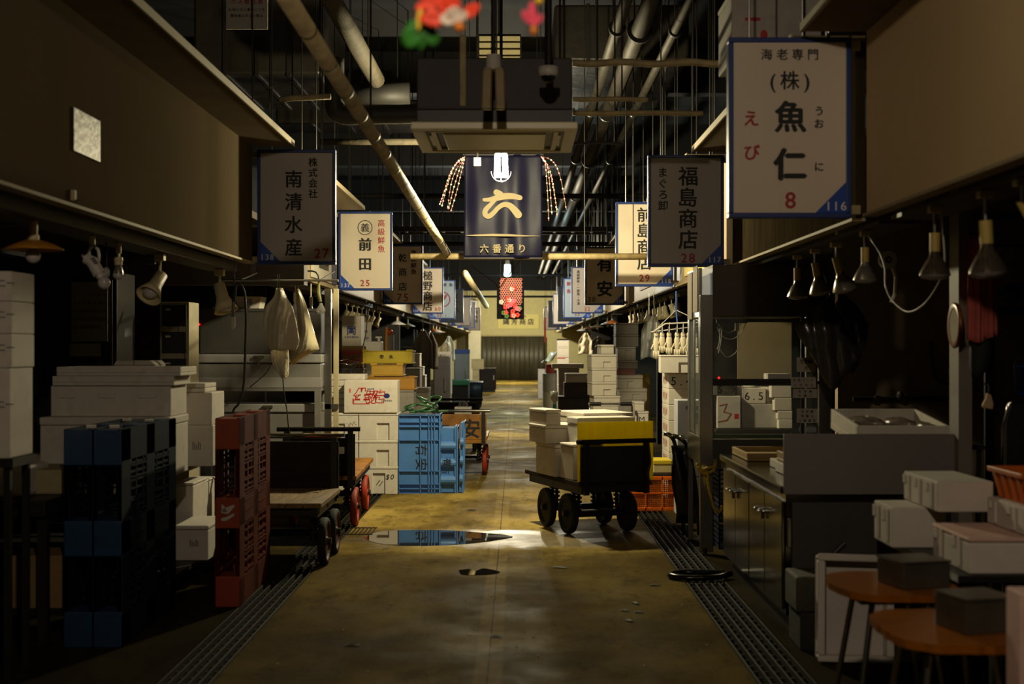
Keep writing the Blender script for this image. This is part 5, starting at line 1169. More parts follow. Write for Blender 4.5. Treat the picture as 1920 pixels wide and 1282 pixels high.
for i, lab in enumerate(('bottom of three', 'middle of three', 'topmost, with a dark blue emblem')):
    fb(1270, 1325, (894, 822, 750)[i], 0, 12.3, .27, 'grey white box beside the folding trolley, '+lab, g, z0=(0, Z(894, 12.3)+.001, Z(822, 12.3)+.001)[i], rz=.0, lid=0, mat=M('bluish_white_box', (170, 172, 178), .6), deco=mark5 if i == 2 else None)
# ================================================================ litter on the floor
sc = M('dark_scrap', (20, 16, 12), .7)
for i, (px, py, l, a, lab) in enumerate(((930, 1195, .07, .1, 'dark scrap on the pale stripe in the near part of the aisle'), (1192, 1132, .06, -.7, 'dark leaf scrap on the floor right of the aisle, uppermost of the group'), (1172, 1146, .05, .0, 'dark leaf scrap on the floor right of the aisle, left one of the group'), (1198, 1149, .05, .1, 'dark leaf scrap on the floor right of the aisle, right one of the group'),
        (1180, 1165, .055, -.4, 'dark leaf scrap on the floor right of the aisle, lowest of the group'), (1228, 1098, .06, .3, 'dark forked scrap on the floor near the right drain'), (1050, 1065, .12, -.1, 'dark string like scrap on the floor beyond the small puddle'), (660, 1211, .08, .2, 'dark scrap on the floor near the left drain'), (884, 957, .09, .35, 'dark sliver on the lit floor beyond the puddle'))):
    d = DG(py); m = MB(); m.sheet([[(-l/2+l*u, (.012*math.sin(PI*u)+.004)*v+.01*math.sin(5*u), .004+.006*math.sin(PI*u)*(1-abs(v))) for v in (-1, 0, 1)] for u in [k/8 for k in range(9)]])
    tag(m.build('floor_scrap', sc, loc=(X(px, d), d, 0.001), rz=a, solid=.002), lab, 'scrap', 'dark scraps on the aisle floor')
random.seed(12); m = MB()
for k in range(170):
    y = random.uniform(6.3, 13.5); x = random.uniform(-1.2, 1.0)
    if abs(y-10.9) < .6 or abs(y-9.3) < .2 or (x < -1.1 and 10.9 < y < 11.6): continue
    r = random.choice((.002, .003, .003, .005)); m.ball((x, y, r*.6), r, 6, (1.3, 1, .6))
tag(m.build('foam_crumbs', foam), 'tiny white foam crumbs scattered over the aisle floor', 'crumbs', kind='stuff')
# ================================================================ MID AND FAR STALLS
def pile(d, dp, rows, group, z=0., rz=0., mat=None):
    """boxes one on another from the floor up: px0, px1, y of top, label, options"""
    for r in rows:
        p0, p1, yt, lab = r[:4]; k = dict(r[4]) if len(r) > 4 else {}
        dd = k.pop('d', d); k.setdefault('rz', rz); k.setdefault('lid', .028)
        if mat and 'mat' not in k: k['mat'] = mat
        fb(p0, p1, yt, 0, dd, k.pop('dp', dp), lab, group, z0=z, **k); z = Z(yt, dd)+.002
    return z
nr = (.12, .28, .45)
g = 'foam boxes in the tall tower right of the aisle'
pile(15.8, .36, [(1112, 1160, 838, 'white foam box at the foot of the tall tower right of the aisle'), (1112, 1160, 797, 'white foam box in the tall tower, second from the floor'), (1112, 1160, 757, 'white foam box in the tall tower, third from the floor'), (1114, 1163, 742, 'low white foam box in the tall tower just above the black grips'),
    (1110, 1156, 716, 'notched white foam box in the tall tower, lowest of the three clear ones', dict(nf=nr)), (1110, 1156, 690, 'notched white foam box in the tall tower, middle of the three clear ones', dict(nf=nr)), (1109, 1156, 664, 'notched white foam box in the tall tower, upper of the three clear ones', dict(nf=nr)), (1127, 1151, 646, 'small white foam box topping the tall tower', dict(dp=.3))], g, rz=.10)
fb(1097, 1112, 664, 690, 17.35, .4, 'greyed foam box tucked beside the tall tower, upper one', 'greyed foam boxes beside the tall tower', z0=Z(690, 17.2)+.002, rz=.0, mat=foamgrey) if False else None
g = 'boxes in the second tower right of the aisle'
zt = pile(18.2, .4, [(1163, 1212, 826, 'white foam box at the foot of the second tower'), (1163, 1212, 788, 'white foam box in the second tower, second from the floor'), (1163, 1212, 750, 'white foam box in the second tower, third from the floor'), (1161, 1213, 728, 'wide notched white foam box in the second tower', dict(nf=(.1, .25, .5), lid=.05)), (1158, 1205, 703, 'notched white foam box in the second tower under the pinkish one', dict(nf=(.0, .22, .55), lid=.05)),
    (1157, 1191, 691, 'pinkish printed box in the second tower', dict(mat=M('pinkish_print_box', (150, 104, 96), .7), lid=0)), (1158, 1196, 676, 'grey foam box in the second tower above the pinkish one', dict(mat=foamgrey)), (1158, 1192, 650, 'grey foam box with recess in the second tower', dict(mat=foamgrey, nf=(.1, .35, .75))), (1155, 1197, 627, 'dark grey foam box high in the second tower', dict(mat=M('shade_grey_foam', (120, 114, 106), .8))), (1155, 1197, 605, 'topmost dark grey foam box of the second tower', dict(mat=M('shade_grey_foam', (120, 114, 106), .8)))], g)  # two top boxes: shadow put into their dark grey colour
g = 'white foam boxes in the short column by the mid aisle truck'
pile(15.2, .3, [(1190, 1216, 870, 'white foam box at the foot of the short column beyond the truck'), (1190, 1216, 836, 'white foam box in the short column, second from the floor'), (1190, 1216, 801, 'white foam box in the short column, third from the floor'), (1191, 1216, 771, 'white foam box with pen letter M beyond the mid aisle truck', dict(deco=num('M', .09))), (1190, 1208, 753, 'small white foam box topping the short column')], g)
tag(MB().box(-.06, .06, 0, .012, 0, 1.15).build('yellow_board', M('dull_yellow_board', (150, 128, 26), .6), loc=(X(1211, 18.7), 18.75, 0), bevel=.002), 'yellow board standing behind the second tower of boxes', 'board')
d = 15.05
t = thing('platform_trolley', 'platform trolley with chrome push bar and two black grips before the tall tower', 'trolley', (X(1145, d), d, 0)); a = 40*d/F; zr = Z(757, d)
MB().box(-a-.02, a+.02, .0, .5, .16, .20).build('platform', darksteel, t)
MB().tube([(-a, 0, .2), (-a, 0, zr-.04)]+arc((-a+.04, 0, zr-.04), .04, PI, PI/2, 4)+[(a-.04, 0, zr)]+arc((a-.04, 0, zr-.04), .04, PI/2, 0, 4)+[(a, 0, .2)], .011, 8).build('push_bar', chrome, t, smooth=True)
for sx in (-1, 1):
    MB().cyl((sx*a*.98, 0, zr), (sx*a*.45, 0, zr), .022, n=12).build('grip', black, t)
    for yy in (.08, .5): MB().lathe([(0, -.02), (.07, -.02), (.075, 0), (.07, .02), (0, .02)], 16, Matrix.Translation((sx*a*.8, yy, .076)) @ Matrix.Rotation(PI/2, 4, 'Y')).build('wheel', rubber, t)
dk = M('darkened_box', (66, 60, 58), .75, var=.12)  # shade on the foam boxes left of the tall tower painted as dark grey
g = 'shaded foam boxes left of the tall tower'
pile(20, .45, [(1047, 1106, 800, 'shaded foam box on the floor left of the tall tower, lowest'), (1047, 1106, 743, 'shaded foam box left of the tall tower, middle, with dark recess painted on', dict(deco=lambda t, a, dp, h: MB().box(-a*.3, a*.9, -.003, 0, h*.45, h*.9).box(-a*.25, a*.05, -.003, 0, .05, h*.45).build('painted_recess', black, t))), (1058, 1102, 717, 'dark grey box left of the tall tower, upper', dict(lid=0)), (1061, 1101, 700, 'lit white foam box on the dark grey boxes left of the tall tower', dict(mat=foam))], g, mat=dk)  # dark of the recess drawn as a flat black patch
pile(21.5, .5, [(1048, 1086, 760, 'grey box farther along behind the shaded foam boxes, lowest'), (1048, 1086, 722, 'grey box farther along behind the shaded foam boxes, middle'), (1048, 1086, 691, 'grey box farther along under the long white slab')], 'grey boxes under the long white slab', mat=foamgrey)
tag(MB().box(-.26, .24, 0, .3, 0, .075).build('foam_slab', foam, loc=(X(1066, 21.5), 21.5, Z(691, 21.5)+.003), bevel=.01), 'long white foam slab lying on the grey boxes far right of the aisle', 'slab')
pile(25, .4, [(1045, 1067, 760, 'far white foam box column right of the aisle, lowest box'), (1045, 1067, 720, 'far white foam box column right of the aisle, second box'), (1045, 1067, 688, 'far white foam box column right of the aisle, third box'), (1045, 1067, 668, 'far white foam box column right of the aisle, box with red line', dict(deco=lambda t, a, dp, h: MB().box(-a, a*.4, -.002, 0, h*.8, h*.95).build('red_line', redink, t))), (1045, 1067, 650, 'far white foam box column right of the aisle, second from top'), (1045, 1067, 635, 'far white foam box column right of the aisle, topmost', dict(lidmat=black, lid=.03))], 'far white foam box column right of the aisle')
pile(29, .5, [(1018, 1040, 735, 'pale box near the far red carton, lower'), (1018, 1042, 700, 'pale box near the far red carton, upper', dict(mat=foamgrey)), (1024, 1040, 683, 'far red carton right of the aisle', dict(mat=M('red_carton', (150, 44, 28), .6), lid=0))], 'boxes around the far red carton')
pile(40, .5, [(1009, 1024, 717, 'pale box by the far curtain, lower'), (1009, 1022, 692, 'pale box by the far curtain, upper')], 'pale boxes by the far curtain')
pile(34, .5, [(1030, 1048, 728, 'dark box far right of the aisle, lower'), (1030, 1047, 694, 'dark box far right of the aisle, upper')], 'dark boxes far right of the aisle', mat=dk)
d = 28.6
t = thing('draped_sheet', 'crumpled white plastic sheet heaped on the far red carton', 'sheet', (X(1030, d), d+.0, Z(683, d)+.004))
random.seed(9); MB().sheet([[(-.16+.32*u, .05+.25*v, max(0, .32*u*(1-abs(v-.5))+.05*math.sin(9*u+5*v))) for v in [j/6 for j in range(7)]] for u in [i/8 for i in range(9)]]).build('sheet', milky, t, smooth=True, solid=.006)
d = 22.5
t = thing('plastic_bottle', 'cloudy upside down bottle with green cap standing far right of the aisle', 'bottle', (X(1040, d), d, 0))
MB().box(-.06, .06, -.06, .06, 0, Z(766, d)).build('post_stand', darksteel, t)
MB().lathe([(.02, Z(766, d)), (.03, Z(760, d)), (.03, Z(754, d)), (.065, Z(748, d)), (.07, Z(734, d)), (.0, Z(733, d))], 16).build('bottle_body', M('cloudy_bottle', (150, 150, 130), .3), t, smooth=True)
MB().cyl((0, 0, Z(766, d)), (0, 0, Z(758, d)), .032, n=14).build('cap', M('green_cap', (30, 110, 84), .5), t)
# ---- left side: yellow totes and what stands around them
def tote(label, p0, p1, yt, yb, d, dp, mat, z0, deco=None, group='yellow totes stacked behind the lettered foam box'):
    w = (p1-p0)*d/F; h = Z(yt, d)-z0; a = w/2; t = thing('plastic_tote', label, 'tote', ((X(p0, d)+X(p1, d))/2, d, z0), 0, group)
    MB().box(-a+.012, a-.012, .0, dp, 0.012, h-.012).build('body', mat, t, bevel=.006)
    m = MB().box(-a, a, -.012, dp+.012, h-.014, h-.003).box(-a, a, -.012, dp+.012, 0, .012).build('rim', mat, t, bevel=.003)
    for sx in (-1, 1): MB().box(sx*(a-.045)-.04, sx*(a-.045)+.04, -.014, .02, h-.003, h+.012).build('corner_lug', mat, t, bevel=.003)
    for sx in (-.84, .84): MB().box(sx*a-.004, sx*a+.004, -.005, 0, .012, h-.014).build('corner_rib', mat, t)
    if deco: deco(t, a, h)
    return t
d = 16.6
pile(d, .42, [(690, 776, 836, 'large grey box on the floor under the yellow totes'), (690, 776, 783, 'large grey box under the yellow totes, second up'), (690, 776, 731, 'large grey box directly under the amber tote')], 'large grey boxes under the yellow totes', mat=foamgrey)
z = Z(731, d)+.003
tote('amber plastic tote, lowest of the three totes', 688, 779, 706, 0, d, .4, amberplastic, z); z = Z(706, d)+.011
tote('smaller amber yellow tote, middle of the three totes', 694, 757, 683, 0, d, .38, M('deep_yellow_plastic', (222, 176, 66), .5, var=.1), z); z = Z(683, d)+.011
def mk(t, a, h): text(text(MB(), '市', -.07, h*.52, .055, y=-.006, bold=.04), '水', .045, h*.52, .055, y=-.006, bold=.04).build('lettering', ink, t)
tote('bright yellow tote with two small black marks, topmost of the totes', 678, 775, 657, 0, d, .4, yellow, z, mk)
d = 17.6
pile(d, .4, [(640, 682, 836, 'grey box on the floor below the brown carton'), (640, 682, 783, 'grey box below the brown carton, second up'), (640, 682, 731, 'grey box below the brown carton, third up'), (640, 681, 690, 'grey box directly below the brown carton'),
    (640, 680, 649, 'brown carton with two lines of red print beside the yellow totes', dict(mat=M('brown_carton', (128, 92, 42), .75), lid=0, deco=lambda t, a, dp, h: text(text(MB(), '高級鮮魚', 0, h*.7, .07, y=-.002), '東京築地', 0, h*.32, .07, y=-.002).build('lettering', redink, t))),
    (641, 677, 592, 'tall white carton with a dark boxed emblem above the brown carton', dict(mat=M('white_carton', (196, 186, 172), .7), lid=0, deco=lambda t, a, dp, h: text(text(text(MB(), '富', -.0, h*.52, .085, y=-.002, bold=.04), '冂', 0, h*.52, .13, y=-.002), '水産市場組合', 0, h*.3, .03, pitch=.032, y=-.002).build('lettering', blueink, t)))], 'cartons stacked beside the yellow totes', mat=foamgrey)
d = 15.3
pile(d, .3, [(606, 668, 843, 'plain foam box behind the foam columns, on the floor'), (606, 668, 790, 'plain foam box behind the foam columns, second up'), (606, 668, 737, 'plain foam box behind the foam columns, third up'), (610, 668, 701, 'plain foam box behind the foam columns, under the wire basket')], 'plain foam boxes behind the foam columns')
t = thing('wire_basket', 'black shallow wire basket with a bright rim standing behind the foam lids', 'basket', (X(648, d), d+.02, Z(701, d)+.003)); a = .13
MB().tube([(-a, 0, .13), (a*.4, -.02, .10), (a*1.1, .12, .14), (-a*.2, .26, .16), (-a, 0, .13)], .005, 6).build('rim', chrome, t, smooth=True)
m = MB()
for k in range(9): u = k/8; m.tube([(-a+1.4*a*u, -.02*u, .13-.03*u), (-a*.6+.9*a*u, .06, .0), (-a*.2+1.3*a*u, .26-.14*u, .16-.02*u)], .0025, 5)
for zz in (.03, .07): m.tube([(-a*.85, .02, zz+.03), (a*.3, .0, zz), (a*.8, .1, zz+.03), (-a*.1, .2, zz+.03), (-a*.85, .02, zz+.03)], .0025, 5)
m.build('wire_side', black, t); MB().box(-a*.6, a*.35, .03, .18, 0, .008).build('bottom', black, t)
d = 18.6
t = thing('printed_board', 'white printed panel standing beside the tall white carton', 'panel', (X(686, d), d, 0)); MB().box(-.07, .07, 0, .03, 0, Z(604, d)).build('sheet', paper, t)
m = MB()
for k in range(5): m.box(-.04+.01*(k % 2), .04-.015*(k % 3), -.002, 0, 1.35+k*.09, 1.385+k*.09)
m.build('print_line', M('mauve_print', (140, 120, 140), .7), t)
t = thing('wooden_pole', 'slim amber wooden pole standing behind the bright yellow tote', 'pole', (X(723, d), d, 0)); MB().cyl((0, 0, 0), (.01, 0, Z(613, d)), .017, n=12).build('shaft', M('amber_pole', (210, 140, 40), .5), t)
t = thing('orange_float', 'orange ball float on a grey stand behind the yellow tote', 'float', (X(730, d+.2), d+.2, 0)); MB().ball((0, 0, Z(622, d)), .045, 14).build('float_ball', M('orange_float_plastic', (216, 84, 20), .4), t, smooth=True); MB().box(-.05, .06, 0, .04, 0, Z(628, d)).build('stand_panel', greymetal, t)
t = thing('white_appliance', 'white boxy appliance with a tap behind the bright yellow tote', 'appliance', (X(702, d-.3), d-.3, 0)); MB().box(-.16, .1, 0, .25, 0, Z(640, d)).build('body', whiteplastic, t, bevel=.01); MB().cyl((.06, -.02, Z(640, d)), (.06, -.02, Z(632, d)), .02, n=10).box(.02, .1, -.05, .0, Z(634, d), Z(631, d)).build('tap', whiteplastic, t)
g = 'white foam boxes stepping down behind the yellow totes'
pile(21.5, .4, [(786, 798, 790, 'white foam box at the foot of the stepped pile behind the totes'), (786, 798, 745, 'white foam box in the stepped pile, second up'), (785, 797, 703, 'white foam box in the stepped pile, third up'), (781, 793, 687, 'white foam box in the stepped pile, fourth up'), (774, 787, 662, 'white foam box topping the stepped pile')], g)
pile(19.6, .5, [(757, 788, 790, 'grey box under the stepped white boxes, lower'), (757, 786, 735, 'grey box under the stepped white boxes, middle'), (759, 787, 690, 'grey box beside the stepped white boxes, upper')], 'grey boxes beside the stepped white boxes', mat=foamgrey)
pile(18, .5, [(765, 812, 792, 'wide grey box low beyond the blue crates'), (762, 815, 757, 'wide grey box beyond the blue crates, second up'), (760, 803, 727, 'wide grey box beyond the blue crates, topmost', dict(lid=.06))], 'wide grey boxes beyond the blue crates', mat=foamgrey)
tag(MB().box(-.07, .08, 0, .2, 0, .09).build('amber_carton', amberplastic, loc=(X(762, 15.6), 15.6, Z(775, 15.6)+.0), bevel=.004), 'amber carton peeking out behind the green hose', 'carton') if False else None
def fridge(label, p0, p1, yt, d, dp, mat, top=None, cat='cabinet', name='storage_cabinet'):
    a = (p1-p0)*d/F/2; t = thing(name, label, cat, ((X(p0, d)+X(p1, d))/2, d, 0)); h = Z(yt, d)
    MB().box(-a, a, 0, dp, .08, h-(.1 if top else 0)).build('body', mat, t, bevel=.01); MB().box(-a+.03, a-.03, .03, dp-.03, 0, .08).build('plinth', black, t)
    dr = MB().box(-a+.02, a-.02, -.02, 0, .12, h-.14).build('door', mat, t, bevel=.006); MB().box(a-.09, a-.06, -.045, -.02, h*.5, h*.7).build('handle', steel, dr)
    if top: MB().box(-a-.01, a+.01, -.02, dp, h-.1, h).build('top_band', top, t, bevel=.005)
    return t
fridge('tall grey cabinet with navy top left of the far aisle', 851, 879, 655, 33, .6, greymetal, navy)
fridge('grey cabinet behind the hanging apron left of the aisle', 812, 842, 668, 26, .6, darkgrey)
fridge('dark brown cabinet standing by itself near the far curtain', 897, 930, 690, 46, .6, M('dark_brown_cabinet', (40, 26, 20), .6))
pile(27, .4, [(838, 845, 740, 'slim white foam box before the tall grey cabinet, lowest'), (838, 846, 700, 'slim white foam box before the tall grey cabinet, second up'), (836, 846, 665, 'slim white foam box before the tall grey cabinet, top')], 'slim white foam boxes before the tall grey cabinet')
tag(MB().box(-.42, .0, 0, .3, 0, .06).build('foam_slab', foam, loc=(X(845, 27), 27.0, Z(665, 27)+.002), bevel=.008), 'thin white slab lying level on the slim white boxes', 'slab')
pile(41, .5, [(886, 898, 706, 'cream box near the white column, lower'), (886, 898, 692, 'cream box near the white column, middle'), (884, 907, 673, 'cream wide box near the white column, topmost')], 'cream boxes near the white column', mat=M('cream_box', (190, 176, 130), .7))
t = thing('covered_cart', 'cart under dark blue tarpaulin left of the aisle beyond the amber board truck', 'cart', (X(884, 34), 34, 0))
MB().sheet([[(-.24+.5*u+.03*math.sin(v*7), .02*math.sin(8*u)+.4*(v > 2), [0.08, .45, .62, .66, .5, .1][v]) for u in [i/8 for i in range(9)]] for v in range(6)]).build('tarpaulin', M('navy_tarpaulin', (22, 26, 40), .5, bump=.4, bscale=9), t, smooth=True, solid=.01)
for sx in (-.2, .22): MB().lathe([(0, -.02), (.07, -.02), (.08, 0), (.07, .02), (0, .02)], 14, Matrix.Translation((sx, .2, .08)) @ Matrix.Rotation(PI/2, 4, 'Y')).build('wheel', rubber, t)
t = thing('covered_bench', 'low bench under a green cover left of the far aisle', 'bench', (X(861, 32), 31.5, 0)); MB().box(-.24, .24, 0, .5, .62, .76).build('cover', M('green_cover', (26, 84, 48), .6, var=.2), t, bevel=.03); MB().box(-.22, .22, .03, .47, .3, .62).build('body', darkwood, t)
for sx in (-.2, .16): MB().box(sx, sx+.04, .05, .09, 0, .3).build('leg', darkwood, t)
g = 'hand truck'
truck('empty dark hand truck beyond the amber board truck, low and brown', X(852, 19.5), 19.5, 0, 1.3, .47, 'near', .30, (.3, 1.0), rubber, w=.75, deckmat=darkwood, track=.28)
t = thing('shop_shelf', 'dark shelving at the left of the far aisle holding small things', 'shelf', (-2.5, 29.5, 0))
for zz in (.5, 1.0, 1.5): MB().box(-.3, .3, 0, .9, zz, zz+.03).build('shelf_board', darksteel, t)
for sx in (-.3, .27):
    for sy in (0, .87): MB().box(sx, sx+.03, sy, sy+.03, 0, 1.9).build('upright', darksteel, t)
# hanging aprons, clear bags, jackets
def cloth(label, px, y0, y1, d, w, mat, cat, name, zhook=None, seed=1, flare=.2, dpt=.05, group=None):
    z0, z1 = Z(y1, d), Z(y0, d); h = z1-z0; t = thing(name, label, cat, (X(px, d), d, z1), 0, group); random.seed(seed); ph = random.random()*6
    rows = []
    for i in range(13):
        v = i/12; ww = w*(.25+.75*min(1, v*3))*(1+flare*v); rows.append([((u-.5)*ww, dpt*math.sin(u*11+ph+v*1.5)*(.3+.7*v)*.6+.01*math.sin(17*v+9*u), -v*h+.02*math.sin(u*5+ph)*v) for u in [k/16 for k in range(17)]])
    MB().sheet(rows).build('cloth', mat, t, smooth=True, solid=.004)
    MB().tube([(0, 0, 2.105-z1 if zhook is None else zhook-z1), (0, 0, .02), (.015, 0, -.005), (0, 0, -.02)], .004, 6).build('hook', steel, t)
    return t
grey_apron = M('grey_rubber_apron', (74, 70, 66), .5, var=.15, bump=.2, bscale=10)
for i, (px, y0, y1, d, w, lab) in enumerate(((793, 618, 690, 22.6, .28, 'dark grey apron hanging behind the yellow totes, nearer one'), (806, 622, 690, 23.4, .24, 'dark grey apron hanging behind the yellow totes, farther one'), (842, 630, 675, 30, .22, 'pale cloth hanging before the tall grey cabinet'), (836, 640, 670, 28.8, .2, 'cream cloth bundle hanging before the tall grey cabinet'))):
    cloth(lab, px, y0, y1, d, w, grey_apron if i < 2 else milky, 'apron' if i < 2 else 'cloth', 'hanging_apron' if i < 2 else 'hanging_cloth', seed=i, zhook=2.2)
for i, (px, y0, y1, d, w, lab) in enumerate(((1217, 592, 672, 16.3, .17, 'clear plastic apron hanging above the second tower, aisle side'), (1226, 590, 640, 15.9, .14, 'clear plastic apron hanging above the second tower, beside the laundry hanger'), (1098, 624, 665, 24, .22, 'white cloth hanging high before the far right boxes'), (1122, 630, 655, 23, .2, 'dark jacket hanging behind the tall tower'))):
    cloth(lab, px, y0, y1, d, w, (clearplastic, clearplastic, milky, grey_apron)[i], 'apron' if i < 2 else 'cloth', 'clear_apron' if i < 2 else 'hanging_cloth', seed=i+20, zhook=2.16)
# laundry hanger with gloves
d = 13.7
t = thing('laundry_hanger', 'white folding laundry hanger with clips on a blue hook under the right fascia', 'hanger', (X(1270, d), d, Z(618, d)))
m = MB(); w = .24
m.tube([(-w, 0, -.02)]+[(-w+.12, 0, .06), (w*.4, 0, .07), (w+.1, 0, .07)], .008, 6).tube([(-w, .3, -.02), (w+.1, .3, .05)], .006, 6).tube([(-w, 0, -.02), (-w, .3, -.02)], .006, 6); m.build('frame', whiteplastic, t, smooth=True)
MB().tube([(0, .0, .07), (0, .1, .2), (0, .1, Z(545, d)-Z(618, d))], .008, 6).build('blue_hook', M('blue_wire', (70, 96, 170), .4), t)
MB().tube([(0, .1, .2), (-w*.9, 0, .0)], .004, 5).build('stay', whiteplastic, t); MB().tube([(0, .1, .2), (w, 0, .08)], .004, 5).build('stay', whiteplastic, t)
for i, (x, l, c) in enumerate(((-.21, .2, 0), (-.15, .14, 1), (-.08, .16, 0), (.0, .18, 1), (.06, .15, 0), (.12, .2, 1), (.18, .17, 0))):
    MB().box(x-.01, x+.01, .01, .03, -.085, .03).build('clip', M('blue_clip', (60, 74, 120), .5), t)
    gl = thing('work_glove', 'off white work glove on the laundry hanger, '+('first', 'second', 'third', 'fourth', 'fifth', 'sixth', 'seventh')[i]+' from the aisle', 'glove', (X(1270, d)+x, d+.0, Z(618, d)-.05), 0, 'gloves on the laundry hanger'); gm = milky if c else M('cotton_glove', (206, 196, 172), .9, bump=.2)
    m = MB(); m.ball((0, .02, -l*.45), .032, 10, (1, .45, l*.5/.032)).ball((0, .02, .0), .026, 10, (1, .5, 1.2))
    m.build('palm', gm, gl, smooth=True)
    MB().tube([(0, .02, -.01), (0, .0, .03), (0, .0, .125)], .004, 6).build('hanging_loop', gm, gl)
    for k in range(4): MB().tube([(-.024+k*.016, .02, -l*.8), (-.026+k*.018, .02, -l-.03-.012*(k in (1, 2)))], [.010, .007], 8).build('finger', gm, gl, smooth=True)
    MB().tube([(-.026, .02, -l*.5), (-.05, .015, -l*.72)], [.011, .008], 8).build('thumb', gm, gl, smooth=True)
# ================================================================ LAMPS UNDER THE FASCIAS, hanging bags, cables
silver = M('silvered_bulb', (168, 162, 152), .24, .7, var=.06); ribbed = M('ribbed_reflector', (150, 138, 118), .2, .8, var=.5, scale=6, stretch=(14, 14, .5))
def aim(tx, ty): return Matrix.Rotation(ty, 4, 'X') @ Matrix.Rotation(tx, 4, 'Y')
def spot(label, x, d, z, s=1., tx=.4, ty=0., group=None, stem=.09):
    """ivory track spot lamp hanging from z"""
    t = thing('spot_lamp', label, 'lamp', (x, d, z), 0, group)
    MB().box(-.02*s, .02*s, -.02*s, .02*s, -.03*s, 0).build('clip', ivory, t, bevel=.003)
    MB().cyl((0, 0, -.03*s), (0, 0, -stem*s), .006*s, n=8).build('stem', ivory, t)
    R = Matrix.Translation((0, 0, -stem*s)) @ aim(-tx, ty)
    MB().lathe([(0, .02*s), (.026*s, .015*s), (.028*s, -.05*s), (.036*s, -.07*s), (.055*s, -.115*s), (.05*s, -.112*s), (.03*s, -.07*s)], 20, R).build('shade', ivory, t, smooth=True)
    MB().ball(R @ Vector((0, 0, -.092*s)), .036*s, 12, (1, 1, .7)).build('bulb', bulbglass, t, smooth=True)
    return t
def parlamp(label, x, d, z, s=1., tx=0., rib=False, group='reflector bulbs under the right fascia', drop=.09):
    t = thing('reflector_lamp', label, 'lamp', (x, d, z), 0, group)
    MB().box(-.025*s, .025*s, -.022*s, .022*s, -.03, 0).build('clip', ivory, t, bevel=.003)
    MB().cyl((0, 0, -.03), (0, 0, -drop), .009, n=8).build('stem', chrome, t)
    R = Matrix.Translation((0, 0, -drop)) @ aim(-tx, 0)
    MB().cyl(R @ Vector((0, 0, .0)), R @ Vector((0, 0, -.075*s)), .021*s, n=16).build('socket', M('yellowed_ivory', (188, 164, 84), .5), t, smooth=False)
    bl = MB().lathe([(.017*s, -.07*s), (.022*s, -.09*s), (.03*s, -.105*s), (.034*s, -.108*s), (.058*s, -.155*s), (.062*s, -.168*s)], 28, R).build('reflector', ribbed if rib else silver, t, smooth=True)
    MB().lathe([(.062*s, -.168*s), (.05*s, -.18*s), (.02*s, -.187*s), (0, -.188*s)], 28, R).build('bulb_face', M('bulb_face_glass', (150, 146, 146), .1), t, smooth=True)
    return t
zl, zr = 2.108, 2.148
# left, second stall
ords = ('first', 'second', 'third', 'fourth', 'fifth', 'sixth', 'seventh', 'eighth', 'ninth', 'tenth', 'eleventh')
for i, px in enumerate((650, 661, 670, 679, 690, 700, 711)):
    d = 2.25*F/(CX-px); spot('ivory spot lamp under the left fascia behind the 25 sign, %s of the row' % ords[i], -2.25, d, zl, 1.25, -.5-.04*(i % 3), 0, 'ivory spot lamps in a row under the left fascia', .10)
for i, px in enumerate((1270, 1259, 1246, 1237, 1227, 1216, 1205, 1199, 1190, 1182)):
    d = 1.9*F/(px-CX); spot('ivory spot lamp under the right fascia behind the 29 sign, %s of the row' % ords[i], 1.9, d, zr, 1.25, (.0, .35, .15, .05, .1, -.1, .2, .25, .1, .2)[i], 0, 'ivory spot lamps in a row under the right fascia', .10)
# left, first stall
d = 2.25*F/(CX-62)
t = thing('shade_lamp', 'wide flat amber enamel shade lamp with a round bulb, nearest on the left', 'lamp', (-2.25, d, zl))
MB().cyl((0, 0, 0), (0, 0, -.07), .021, n=16).build('socket', ivory, t); MB().cyl((0, 0, -.07), (0, 0, -.10), .028, n=16).build('shade_collar', ivory, t)
MB().lathe([(.03, -.09), (.06, -.098), (.10, -.112), (.137, -.133), (.139, -.138), (.135, -.137), (.10, -.117), (.05, -.103)], 36).build('lamp_shade', M('amber_enamel', (176, 120, 36), .35, var=.1), t, smooth=True)
MB().ball((0, 0, -.165), .034, 18).cyl((0, 0, -.10), (0, 0, -.14), .016, n=12).build('bulb', bulbglass, t, smooth=True)
d = 2.25*F/(CX-172)
t = thing('clamp_lamp', 'white clamp lamp tilted downward with a frosted bulb, second on the left', 'lamp', (-2.25, d, zl)); k = d/F
q = lambda a, b: Vector(((a-172)*k, 0, (438-b)*k))
MB().cyl(q(172, 438), q(173, 455), .017, n=14).build('socket', ivory, t)
MB().tube([q(174, 455), q(167, 464), q(167, 478), q(172, 490)], .008, 8).tube([q(174, 455), q(184, 464), q(186, 478), q(184, 492)], .008, 8).build('yoke', whiteplastic, t, smooth=True)
MB().tube([q(160, 480), q(172, 486), q(186, 510)], [.028, .032, .033], 18).build('housing', whiteplastic, t); MB().tube([q(186, 510), q(190, 517)], .022, 14).build('collar', whiteplastic, t)
for i in range(4): MB().obox(q(177+i*2.2, 481+i*3)+Vector((0, -.034, 0)), (.022, .004, .005), (0, -.35, 0)).build('vent_slot', black, t)
MB().tube([q(160, 480), q(153, 473)], .008, 8).build('lever', whiteplastic, t); MB().ball(q(195, 526), .034, 18).build('bulb', bulbglass, t, smooth=True)
d = 2.25*F/(CX-222); k = d/F
t = thing('bulb_lamp', 'small hanging bulb lamp with silvered bulb, third on the left', 'lamp', (-2.25, d, zl))
MB().cyl((0, 0, 0), (0, 0, -.06), .017, n=14).build('socket', ivory, t); MB().cyl((0, 0, -.06), (0, 0, -.085), .009, n=10).build('stem', chrome, t)
